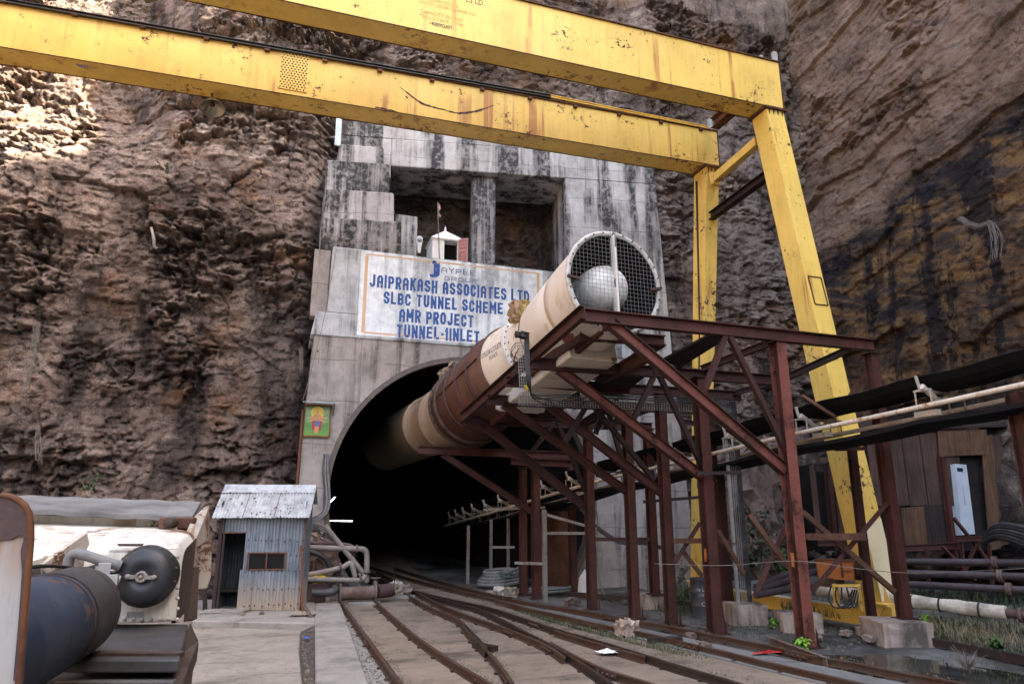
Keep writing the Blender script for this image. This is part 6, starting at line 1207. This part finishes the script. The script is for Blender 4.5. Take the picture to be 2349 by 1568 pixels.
# plain robed figure in a haze of gold, no likeness
W_ = X1-X0; Hh = Z1-Z0; fx = lambda u, v, d_=.014: V(X0+W_*u, Yq-d_, Z0+Hh*v)
def flat(name, pts, mat, d_): mb = MB(); mb.add([fx(u, v, d_) for u, v in pts], [tuple(range(len(pts)))]); mb.build(name, mat, pc, fix=False)
ell = lambda cx_, cy_, rx, ry, n=24: [(cx_+rx*math.cos(2*math.pi*k/n), cy_+ry*math.sin(2*math.pi*k/n)) for k in range(n)]
gold = m_plain("print_gold", (.62,.46,.06), .3); flesh = m_plain("print_flesh", (.50,.26,.10), .3); rd = m_plain("print_red", (.36,.03,.05), .3); bl = m_plain("print_blue", (.10,.13,.35), .3)
flat("halo", ell(.5, .76, .27, .20), gold, .0125)
flat("robe", [(.32, .18), (.30, .55), (.40, .70), (.60, .70), (.70, .55), (.68, .18), (.58, .20), (.56, .5), (.44, .5), (.42, .20)], rd, .0135)
flat("figure", [(.42, .08), (.42, .5), (.40, .68), (.45, .72), (.45, .82), (.55, .82), (.55, .72), (.60, .68), (.58, .5), (.58, .08)], flesh, .0145)
flat("sash", [(.41, .36), (.41, .50), (.59, .50), (.59, .36), (.5, .30)], bl, .0155)
for sg_ in (-1, 1):
    flat("arm", [(.5+sg_*.08, .64), (.5+sg_*.40, .62), (.5+sg_*.40, .57), (.5+sg_*.10, .57)], flesh, .0140); flat("arm", [(.5+sg_*.08, .60), (.5+sg_*.34, .47), (.5+sg_*.31, .43), (.5+sg_*.08, .52)], flesh, .0142)
mb = MB(); p0, p1 = py(694, 921, 20.55), py(774, 925, 20.55); mb.prism([p0, p1, V(p1.x-.04, 20.96, p1.z+.05), V(p0.x+.04, 20.96, p0.z+.05)], (0, 0, .02)); mb.build("awning", M['galv_roof'], pc)
mb = MB(); [mb.bar(V(x, 20.58, p1.z-.0), V(x, 20.96, p1.z-.30), .02, .02) for x in (p0.x+.06, p1.x-.08)]; mb.build("awning_bracket", M['grime_shade'], pc)
mb = MB(); mb.tube(smooth_path([py(772, 570, 20.9), py(745, 720, 20.85), py(714, 850, 20.85), py(694, 918, 20.8)], 6), .008, 5); tag(mb.build("hanging_wire", M['wire']), "thin dark wire running down the portal from sign to picture", "wire")
mb = MB(); mb.tube(smooth_path([py(848, 515, 21.3), py(870, 545, 21.2), py(905, 572, 21.1)], 6), .010, 5); tag(mb.build("hanging_wire", M['wire']), "short loose wire drooping off the stepped tower", "wire")
# ------------------------------------------------------------------ timber huts on a red platform at the right
DH = 18.6
def hq(x, y, o=0.): return pd(x, y, DH+o)
FWD = Vector(_FH)
hut = thing("timber_hut", "weathered plank hut on a red steel platform below the stained rock", "hut", pz(2150, 1360))
def board(name, pts, mat, o=0., thick=.04, parent=None, bevel=0.): mb = MB(); mb.prism([hq(x, y, o) for x, y in pts], FWD*thick); return mb.build(name, mat, parent or hut, bevel)
xx = [1960, 2004, 2042, 2084, 2128, 2170]
for k in range(5): board("wall_plank", [(xx[k]+24, 988+(k % 2)*3), (xx[k+1]+22, 988+(k % 2)*3), (xx[k+1]+44, 1158), (xx[k]+46, 1160)], M['ply'], .02*(k % 2))
board("lower_board", [(2030, 1160), (2066, 1160), (2078, 1256), (2042, 1258)], M['plyd'], .01); board("lower_board", [(2066, 1164), (2118, 1160), (2128, 1252), (2078, 1255)], M['plyl'], -.01); board("lower_board", [(2118, 1158), (2176, 1154), (2190, 1252), (2128, 1256)], M['plyd'], .0)
board("header_board", [(2150, 988), (2262, 984), (2264, 1042), (2154, 1046)], M['plyl'], -.06)
board("jamb_board", [(2250, 1000), (2276, 996), (2296, 1256), (2270, 1262)], M['plyl'], -.03); board("jamb_board", [(2276, 1000), (2296, 1000), (2318, 1245), (2296, 1252)], M['ply'], .0)
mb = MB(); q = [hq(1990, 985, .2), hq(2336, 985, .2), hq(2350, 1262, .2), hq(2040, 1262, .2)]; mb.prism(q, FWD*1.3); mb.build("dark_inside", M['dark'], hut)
mb = MB(); mb.prism([hq(1975, 985, -.12), hq(2345, 978, -.12), hq(2345, 978, 1.6)+V(0, 0, .2), hq(1975, 985, 1.6)+V(0, 0, .2)], (0, 0, .05)); mb.build("roof", M['plyd'], hut)
def stl(name, p0, p1, wd, parent, mat='steel', up=(0, 0, 1)): mb = MB(); mb.ibeam(p0, p1, wd, wd*.8, up); return mb.build(name, M[mat], parent)
stl("door_post", hq(2158, 1046, -.1), hq(2192, 1300, -.1), .14, hut, 'steel', (0, 1, 0))
stl("floor_beam", hq(2040, 1258, -.15), hq(2200, 1250, -.15), .16, hut); stl("floor_beam", hq(2192, 1236, -.6), hq(2292, 1232, -.6), .12, hut)
for (a, b) in (((2204, 1236), (2210, 1320)), ((2242, 1236), (2212, 1310)), ((2238, 1240), (2282, 1330)), ((2186, 1186), (2275, 1296)), ((2160, 1252), (2236, 1330)), ((2268, 1250), (2276, 1345)), ((2126, 1258), (2130, 1350))): stl("platform_strut", hq(*a, -.55), hq(*b, -.55), .075, hut, 'steel', (0, 1, 0))
cab = thing("white_cabinet", "tall white electrical cabinet standing in the hut doorway", "cabinet", hq(2198, 1228, .15))
mb = MB(); A_, B_, C_ = [(hq(2168, 1068, .12), hq(2184, 1228, .12)), (hq(2190, 1063, -.12), hq(2206, 1226, -.12)), (hq(2216, 1065, .12), hq(2236, 1224, .12))]
mb.hexa([A_[1], B_[1], C_[1], A_[1]+C_[1]-B_[1], A_[0], B_[0], C_[0], A_[0]+C_[0]-B_[0]]); mb.build("body", M['cab'], cab)
mb = MB(); mb.prism([hq(2194, 1072, -.09), hq(2207, 1073, .03), hq(2208, 1081, .03), hq(2195, 1080, -.09)], FWD*-.01); mb.build("dark_badge", M['rubber'], cab)
sk_ = thing("timber_shack", "dark open timber shack with red posts behind the crane leg", "shack", pz(1905, 1330))
DH = 20.0
for (n, pts, mt, o) in (("side_board", [(1856, 1068), (1868, 1064), (1884, 1226), (1872, 1230)], 'ply', 0), ("jamb_board", [(1912, 1086), (1930, 1084), (1946, 1230), (1926, 1234)], 'plyl', .05), ("header_board", [(1868, 1062), (1975, 1066), (1975, 1082), (1870, 1080)], 'plyd', -.05), ("header_board", [(1880, 1048), (1968, 1050), (1968, 1060), (1880, 1058)], 'ply', -.2)): board(n, pts, M[mt], o, .05, sk_)
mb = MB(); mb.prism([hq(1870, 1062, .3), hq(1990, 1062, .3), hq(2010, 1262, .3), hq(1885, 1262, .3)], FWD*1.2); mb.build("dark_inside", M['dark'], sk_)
stl("post", hq(1898, 1066, -.1), hq(1915, 1262, -.1), .17, sk_, 'steel_d', (0, 1, 0)); stl("sill", hq(1876, 1246, -.2), hq(1990, 1242, -.2), .14, sk_, 'steel_d')

# pipelines beside the huts
G2 = "long dark pipelines by the huts"
for k, (p0, p1, fx_, l) in enumerate((((2060, 1287, 17.6), (2440, 1291, 15.2), 2288, "topmost dark pipeline running past the hut platform"), ((2060, 1313, 17.4), (2440, 1324, 15.0), 2300, "middle dark pipeline running past the hut platform"), ((2060, 1338, 17.2), (2440, 1357, 14.8), 2318, "lowest dark pipeline running past the hut platform"))):
    a, b = pd(*p0), pd(*p1); t = thing("pipeline", l, "pipe", a, G2); mb = MB(); mb.tube([a, b], .082, 14); mb.build("barrel", M['pipedark'], t)
    f = (fx_-p0[0])/(p1[0]-p0[0]); c = a.lerp(b, f*1.03); d_ = (b-a).normalized(); mb = MB(); mb.lathe([(.08, -.05), (.14, -.05), (.14, -.008), (.12, 0), (.14, .008), (.14, .05), (.08, .05)], c, d_, 18); mb.build("flange", M['piperust'], t)
G3 = "dark pipes sloping down beside the tray post"
for k, (p0, p1, l) in enumerate((((1734, 1346, 15.6), (1890, 1280, 17.6), "upper of the dark pipes fanning out behind the columns"), ((1734, 1354, 15.5), (1890, 1303, 17.4), "middle of the dark pipes fanning out behind the columns"), ((1733, 1364, 15.4), (1930, 1328, 17.2), "lower of the dark pipes fanning out behind the columns"))):
    a, b = pd(*p0), pd(*p1); t = thing("pipeline", l, "pipe", a, G3); mb = MB(); mb.tube([a, b], .075, 12); mb.build("barrel", M['pipedark'], t)
t = thing("lagged_pipe", "fat white lagged pipe lying along the grassy edge", "pipe", pd(2100, 1378, 15.2)); a, b = pd(1876, 1352, 16.6), pd(2308, 1405, 13.9); mb = MB(); n = 22; r = random.Random(3); mb.tube([a.lerp(b, i/n)+V(0, 0, r.uniform(-.006, .006)) for i in range(n+1)], [.132+r.uniform(-.008, .010) for _ in range(n+1)], 16); mb.build("lagging", M['lag'], t)
mb = MB(); d_ = (b-a).normalized(); mb.tube([b, b+d_*3.2], .085, 14); mb.build("barrel", M['pipered'], t); mb = MB(); mb.lathe([(.08, -.03), (.14, -.03), (.14, .03), (.08, .03)], b+d_*.22, d_, 18); mb.build("flange", M['piperust'], t)
mb = MB()
for f in (.30, .55, .69, .88): mb.lathe([(.138, -.02), (.150, 0), (.138, .02)], a.lerp(b, f), d_, 16)
mb.build("binding_wire", M['rubber'], t)
# black hoses in a heap against the rock
hb = thing("hose_heap", "heap of black hoses slung against the rock beyond the hut", "hoses", pd(2320, 1250, 16)); r = random.Random(8)
for k in range(6):
    mb = MB(); o = k*6; mb.tube(smooth_path([pd(2256, 1226+o*.6, 16.5), pd(2285, 1204+o, 16), pd(2322, 1204+o*1.2, 15.6), pd(2362, 1212+o*1.5, 15.2), pd(2420, 1225+o*2, 14.8)], 6), .05, 8); mb.build("hose", M['rubber' if k % 2 else 'cable'], hb)
# winch gear on the sill: orange tank, ribbed motor and yellow stool
og = thing("hydraulic_tank", "rusty orange steel tank box with ribbed motor on a stand beside the crane leg", "tank box", pd(1912, 1330, 15.0))
a, b = pd(1869, 1283, 15.0), pd(1957, 1285, 14.6); e = (b-a); e.z = 0; u = e.normalized(); nn = V(-u.y, u.x, 0); zt_, zb_ = a.z, pd(1869, 1327, 15.0).z
mb = MB(); mb.hexa([V(*(a+u*.03).xy, zb_), V(*(b-u*.03).xy, zb_), V(*(b-u*.03+nn*.5).xy, zb_), V(*(a+u*.03+nn*.5).xy, zb_), V(*a.xy, zt_), V(*b.xy, zt_), V(*(b+nn*.5).xy, zt_), V(*(a+nn*.5).xy, zt_)]); mb.build("tank", M['orange'], og, .012)
mb = MB(); mb.bar(V(*a.xy, zt_+.01)-nn*.02, V(*b.xy, zt_+.01)-nn*.02, .05, .03); mb.bar(V(*a.lerp(b, .68).xy, zb_+.05)-nn*.012, V(*a.lerp(b, .68).xy, zt_)-nn*.012, .05, .01, (0, 1, 0)); mb.bar(V(*a.lerp(b, .66).xy, (zb_+zt_)/2)-nn*.04, V(*a.lerp(b, .92).xy, (zb_+zt_)/2)-nn*.04, .02, .02); mb.build("rim", M['rustframe'], og)
mb = MB(); c = pd(1968, 1306, 14.8)
mb.lathe(sum([[(.17, .03*k), (.21, .03*k+.005), (.21, .03*k+.015), (.17, .03*k+.02)] for k in range(9)], [(0, 0)])+[(0, .28)], c-u*.12, u+nn*.6, 24); mb.build("ribbed_motor", M['grime_shade'], og)
mb = MB(); mb.box(pd(1908, 1334, 15.0), (.35, .3, .18)); mb.build("pump_block", M['grime_shade'], og)
st = thing("yellow_stand", "small yellow angle-iron stand under the orange tank", "stand", pz(1940, 1400)); P4 = [pd(1911, 1342, 14.6), pd(1970, 1342, 14.3), pd(1976, 1338, 14.9), pd(1918, 1338, 15.1)]
mb = MB(); [mb.bar(P4[k], P4[(k+1) % 4], .05, .05) for k in range(4)]; mb.build("top_frame", M['yellow'], st)
for k in range(4): mb = MB(); mb.bar(P4[k], V(P4[k].x, P4[k].y, .40), .04, .04, (0, 1, 0)); mb.build("leg", M['yellow'], st)
mb = MB(); [mb.tube(smooth_path([pd(1905+12*k, 1345, 14.7), pd(1900+16*k, 1372, 14.4), pd(1915+14*k, 1392, 14.2), pd(1940+8*k, 1385, 14.2), pd(1955+5*k, 1352, 14.5)], 5), .016, 6) for k in range(4)]; tag(mb.build("loose_cables", M['rubber']), "black cables looped over the yellow sill beam under the stand", "cables")
mb = MB(); mb.tube(smooth_path([pd(1500, 1292, 12.5), pd(1660, 1296, 12.4), pd(1826, 1286, 11.6), pd(1990, 1306, 11.6), pd(2127, 1313, 11.8), pd(2400, 1300, 12)], 8), .006, 5); tag(mb.build("stretched_wire", M['wire']), "thin pale wire strung across in front of the red columns", "wire")
mb = MB(); [mb.tube(smooth_path([pd(1330+4*k, 1165, 19.2), pd(1362, 1200+3*k, 18.9), pd(1420, 1238+3*k, 18.6), pd(1490, 1244+2*k, 18.4), pd(1545+3*k, 1268+3*k, 18.2)], 6), .03, 7) for k in range(3)]; tag(mb.build("wall_cables", M['cable']), "dark cables drooping across the right portal wall", "cables")
mb = MB(); mb.tube(smooth_path([py(1300, 1152, 18.4), py(1330, 1150, 18.4), py(1367, 1166, 17.8), py(1369, 1290, 17.8), pd(1385, 1362, 17.0), pz(1402, 1378, .03)], 6), .014, 6); tag(mb.build("green_hose", m_plain("green_hose", (.06,.15,.11), .5)), "thin green hose hanging down by the second column", "hose")
mb = MB(); q = py(1270, 1230, 20.9); mb.box((q.x, 20.93, 1.15), (1.5, .04, 2.3)); tag(mb.build("steel_sheet", M['rustframe']), "rusty brown sheet leaning on the portal wall behind the columns", "sheet")
mb = MB(); mb.rough_box(pd(2325, 1130, 19.4), (2.2, 1.8, 3.6), .5, .22, 6, 5, .75); tag(mb.build("rock_bulge", M['rock']), "rounded pale brown rock bulge right of the hut", "rock")
mb = MB(); mb.rough_box(pd(1712, 1160, 20.6), (1.5, 1.4, 3.2), .5, .20, 6, 9, .75); tag(mb.build("rock_bulge", M['stoned']), "pale knobbly rock lump behind the tray post", "rock")

# ------------------------------------------------------------------ plants
def leaf(mb, p, d_, L, w_, droop, r):
    d_ = d_.normalized(); s_ = d_.cross(V(0, 0, 1)); s_ = s_.normalized() if s_.length > 1e-3 else V(1, 0, 0); up = s_.cross(d_)
    a = p+d_*L*.35+up*.02; b = p+d_*L*.7-V(0, 0, droop*L*.2); t = p+d_*L-V(0, 0, droop*L*.5)
    mb.add([p, a+s_*w_*.5+up*w_*.15, a, a-s_*w_*.5+up*w_*.15, b+s_*w_*.4+up*w_*.1, b, b-s_*w_*.4+up*w_*.1, t], [(0, 1, 2), (0, 2, 3), (1, 4, 5, 2), (2, 5, 6, 3), (4, 7, 5), (5, 7, 6)])
def bush(name, p, h, w_, n, L, mat, label, seed, cat="shrub"):
    r = random.Random(seed); t = thing(name, label, cat, p); mb = MB(); st_ = MB()
    for k in range(max(3, n//14)):
        a = r.random()*6.28; top = p+V(math.cos(a)*w_*r.random()*.5, math.sin(a)*w_*r.random()*.5, h*r.uniform(.5, 1)); st_.tube([p, p.lerp(top, .5)+V(r.uniform(-.05, .05), r.uniform(-.05, .05), 0), top], [.012, .009, .004], 5)
        for j in range(14):
            f = r.uniform(.25, 1.05); q = p.lerp(top, f); a2 = r.random()*6.28; leaf(mb, q, V(math.cos(a2), math.sin(a2), r.uniform(-.2, .7)), L*r.uniform(.6, 1.2), L*.5*r.uniform(.7, 1.1), r.uniform(.3, 1), r)
    mb.build("foliage", mat, t, fix=False); st_.build("stem", M['vine'], t); return t
bush("leafy_shrub", pd(1740, 1330, 17.2), 1.9, 1.3, 150, .26, M['leafd'], "broad-leaved dusty green shrub behind the crossed braces", 2)
bush("leafy_shrub", pd(1800, 1345, 16.8), 1.3, 1.2, 110, .20, M['leaf'], "darker leafy shrub low beside the sloping pipes", 5)
bush("leafy_shrub", pd(1712, 1350, 17.5), .9, 1.0, 90, .14, M['leaf'], "small bushy shrub at the foot of the rock left of the tray", 6)
bush("leafy_shrub", pd(1555, 1352, 18.2), .8, 1.2, 120, .12, M['leafd'], "low green bush against the portal wall by the rear crane leg", 7)
bush("seedling", pz(1842, 1492), .20, .16, 28, .15, M['leafb'], "bright green seedling growing by the outermost rail", 8, "plant")
bush("seedling", pz(2124, 1440), .26, .16, 28, .12, M['leafb'], "fresh green seedling in the grass beside the big block", 9, "plant")
bush("seedling", pz(1778, 1440), .20, .14, 28, .10, M['leafb'], "small light green seedling before the broken block", 10, "plant")
bush("seedling", pz(2290, 1502), .30, .2, 28, .18, M['leaf'], "dark green weed at the far rail by the puddle", 11, "plant")
bush("cliff_plant", px(212, 1128, -5.6) if False else py(208, 1132, 20.2), .6, .8, 60, .12, M['leaf'], "small green plant growing at the foot of the left rock face", 12, "plant")
bush("cliff_plant", py(380, 400, 21.2), .5, .7, 60, .10, M['leafd'], "dusty green plant on a ledge of the left rock face", 13, "plant")
bush("cliff_plant", py(735, 1345, 19.9), .35, .3, 30, .10, M['leaf'], "little green weed among the heaped pipes", 14, "plant")
gm = MB(); gs = MB()
def blades(mb, poly, n, h0, h1, seed, z=0., wd=.012):
    r = random.Random(seed); P = [pz(*q) for q in poly]
    for _ in range(n):
        k = r.randrange(1, len(P)-1); a, b = r.random(), r.random()
        if a+b > 1: a, b = 1-a, 1-b
        p = P[0]+(P[k]-P[0])*a+(P[k+1]-P[0])*b
        if gnoise(np.array([p.x*.9]), np.array([p.y*.9]), seed)[0] < r.uniform(-.45, .10): continue
        p.z = z-.05; h = r.uniform(h0, h1)*(.5+r.random()); t = r.random()*6.28; d_ = V(math.cos(t), math.sin(t), 0); s_ = V(-d_.y, d_.x, 0)*wd*r.uniform(.6, 1.4); l = r.uniform(.1, .9)*h
        m1 = p+d_*l*.35+V(0, 0, h*.6); tp = p+d_*l+V(0, 0, h*r.uniform(.75, 1.0)); mb.add([p+s_, p-s_, m1-s_*.7, m1+s_*.7, tp], [(0, 1, 2, 3), (3, 2, 4)])
V_R = [(2150, 1415), (2420, 1430), (2420, 1505), (2160, 1462), (2100, 1420)]
blades(gm, V_R, 3000, .05, .16, 1, 0, .008); blades(gs, V_R, 2600, .08, .22, 2, 0, .006)
blades(gm, [(1180, 1400), (1300, 1418), (1480, 1462), (1640, 1508), (1600, 1512), (1440, 1474), (1260, 1426)], 3200, .04, .10, 3, .03, .006)
blades(gm, [(1660, 1400), (1990, 1432), (1990, 1470), (1880, 1500), (1700, 1455)], 650, .06, .22, 4, -.05, .006)
blades(gm, [(1480, 1372), (1640, 1390), (1660, 1425), (1500, 1395)], 700, .08, .26, 5, 0, .008); blades(gm, [(1560, 1340), (1700, 1352), (1700, 1385), (1540, 1372)], 1700, .10, .30, 6, 0, .010)
blades(gm, [(1780, 1372), (2050, 1396), (2050, 1425), (1800, 1400)], 900, .10, .30, 7, 0, .009); blades(gs, [(1780, 1372), (2050, 1396), (2050, 1425), (1800, 1400)], 500, .10, .30, 17, 0, .007)
blades(gm, [(2100, 1480), (2420, 1545), (2420, 1600), (2050, 1530)], 260, .06, .2, 8, -.05, .006); blades(gm, [(1540, 1520), (1760, 1568), (1900, 1600), (1700, 1590)], 220, .03, .10, 9, .0, .006); blades(gm, [(1240, 1352), (1320, 1358), (1320, 1372), (1240, 1366)], 160, .05, .16, 10, 0, .006)
blades(gm, [(2060, 1352), (2420, 1362), (2420, 1415), (2080, 1400)], 1500, .1, .28, 11, 0, .010)
o = gm.build("grass", M['grass'], None, fix=False); o["kind"] = "stuff"; o["label"] = "green grass and weeds growing in the wet ground and between rails"
o = gs.build("dry_grass", M['straw'], None, fix=False); o["kind"] = "stuff"; o["label"] = "dry straw-coloured grass at the right edge"
r = random.Random(12); c = pz(2222, 1535); mb = MB()
for k in range(90):
    a = r.random()*6.28; l = r.uniform(.15, .42); d_ = V(math.cos(a)*r.uniform(.2, 1), math.sin(a)*r.uniform(.2, 1), r.uniform(.5, 1.1)).normalized(); mb.tube([c, c+d_*l*.6, c+d_*l+V(0, 0, -.04)], [.004, .003, .0015], 4)
tag(mb.build("grass_tussock", M['vine']), "pale spiky dead tussock standing in the puddle", "grass tussock")
def creeper(pix, n, lab, seed, spread=.25, X=None, Y=None, d_=None):
    r = random.Random(seed); mb = MB(); P = [(px(x, y, X) if X else py(x, y, Y)) for x, y in pix]
    for k in range(n):
        o = V(r.uniform(-1, 1)*spread*(0 if X else 1), r.uniform(-1, 1)*spread*(1 if X else .3), 0); f = r.uniform(.5, 1); Q = [p+o*(i/(len(P)-1)*.8+.2)+V(r.uniform(-.06, .06), r.uniform(-.06, .06), r.uniform(-.06, .06)) for i, p in enumerate(P)]; m = max(2, int(len(Q)*f)); mb.tube(smooth_path(Q[:m], 4), .006, 4)
    tag(mb.build("dry_creeper", M['vine']), lab, "creeper")
creeper([(2200, 500), (2240, 520), (2272, 510), (2284, 545), (2286, 590), (2284, 640)], 34, "grey tangle of dry roots hanging on the right rock face", 1, .22, X=19.7)
creeper([(84, 740), (82, 790), (70, 850), (52, 900), (44, 940)], 22, "pale dry creeper hanging down the left rock face", 2, .16, Y=21.0)
creeper([(86, 980), (88, 1020), (90, 1060), (84, 1090)], 10, "short dry creeper low on the left rock face", 3, .10, Y=20.9)
creeper([(690, 800), (690, 850), (684, 900)], 12, "dry creeper dangling beside the portal edge", 4, .10, Y=21.2)
creeper([(1990, 850), (1996, 880), (1992, 920)], 16, "yellowish dry roots hanging behind the crane leg", 5, .16, X=19.8)
mb = MB(); mb.tube(smooth_path([py(347, 523, 20.9), py(352, 545, 20.6), py(354, 565, 20.6), py(360, 570, 20.6)], 4), .04, 7); tag(mb.build("drain_pipe", M['pipegrey']), "bent rusty pipe stub sticking out of the left rock face", "pipe")
# ------------------------------------------------------------------ standing water
def water(pts, z, lab):
    mb = MB(); mb.add([pz(x, y, z) for x, y in pts], [tuple(range(len(pts)))]); o = mb.build("water", M['water'], None, fix=False); setting(o, label=lab); return o
M['water'] = m_plain("shallow_muddy_water", (.022,.024,.020), .06, .4, .8, bump=.02, spec=.5)
water([(1700, 1508), (1830, 1500), (1960, 1500), (2060, 1500), (2180, 1520), (2290, 1535), (2420, 1560), (2420, 1625), (2280, 1600), (2130, 1566), (2010, 1552), (1850, 1530)], -.048, "shallow puddle at the right edge")
water([(1660, 1436), (1700, 1428), (1790, 1440), (1800, 1452), (1740, 1456), (1690, 1448)], -.055, "small puddle beside the columns")

# ------------------------------------------------------------------ grit, chips and spilt muck on the floor
r = random.Random(21); gv = MB()
def grit(poly, n, s0, s1, z=.0):
    P = [pz(*q) for q in poly]
    for _ in range(n):
        k = r.randrange(1, len(P)-1); a, b = r.random(), r.random()
        if a+b > 1: a, b = 1-a, 1-b
        p = P[0]+(P[k]-P[0])*a+(P[k+1]-P[0])*b; s = r.uniform(s0, s1)*r.random()**.6; t = r.random()*3; c, e = math.cos(t)*s, math.sin(t)*s
        gv.add([(p.x+c, p.y+e, z-.004), (p.x-e*.8, p.y+c*.8, z-.004), (p.x-c, p.y-e*.7, z-.004), (p.x+e, p.y-c, z-.004), (p.x+c*.4, p.y+e*.5, z+s*.8), (p.x-c*.5, p.y-e*.2, z+s*.65)], [(0, 1, 4), (1, 5, 4), (1, 2, 5), (2, 3, 5), (3, 4, 5), (3, 0, 4)])
for seg in (((777, 1370), (845, 1466), (921, 1568)), ((856, 1371), (1016, 1500), (1129, 1568)), ((931, 1360), (1071, 1442), (1177, 1568)), ((980, 1367), (1168, 1442), (1294, 1504)), ((1041, 1374), (1373, 1468), (1663, 1555)), ((1004, 1341), (1441, 1442), (1990, 1568)), ((1072, 1348), (1543, 1435), (2195, 1562)), ((1031, 1377), (1202, 1446), (1407, 1568))):
    for (a, b) in zip(seg, seg[1:]): grit([(a[0]-14, a[1]), (a[0]+16, a[1]), (b[0]+26, b[1]), (b[0]-24, b[1])], 420, .006, .022, .004)
grit([(780, 1384), (797, 1384), (905, 1568), (842, 1568)], 900, .01, .035, .0); grit([(690, 1448), (722, 1432), (724, 1600), (700, 1600)], 380, .008, .03, .0)
grit([(1240, 1370), (1660, 1440), (1960, 1490), (1990, 1440), (1500, 1372)], 900, .012, .05, -.05); grit([(930, 1350), (1400, 1450), (1900, 1600), (1000, 1600)], 700, .005, .018, .003)
o = gv.build("gravel", m_plain("mixed_grit", (.15,.12,.098), .9, .7, 9, bump=.3, spec=.1), None, fix=False); o["kind"] = "stuff"; o["label"] = "grit and stone chips strewn along the rails"
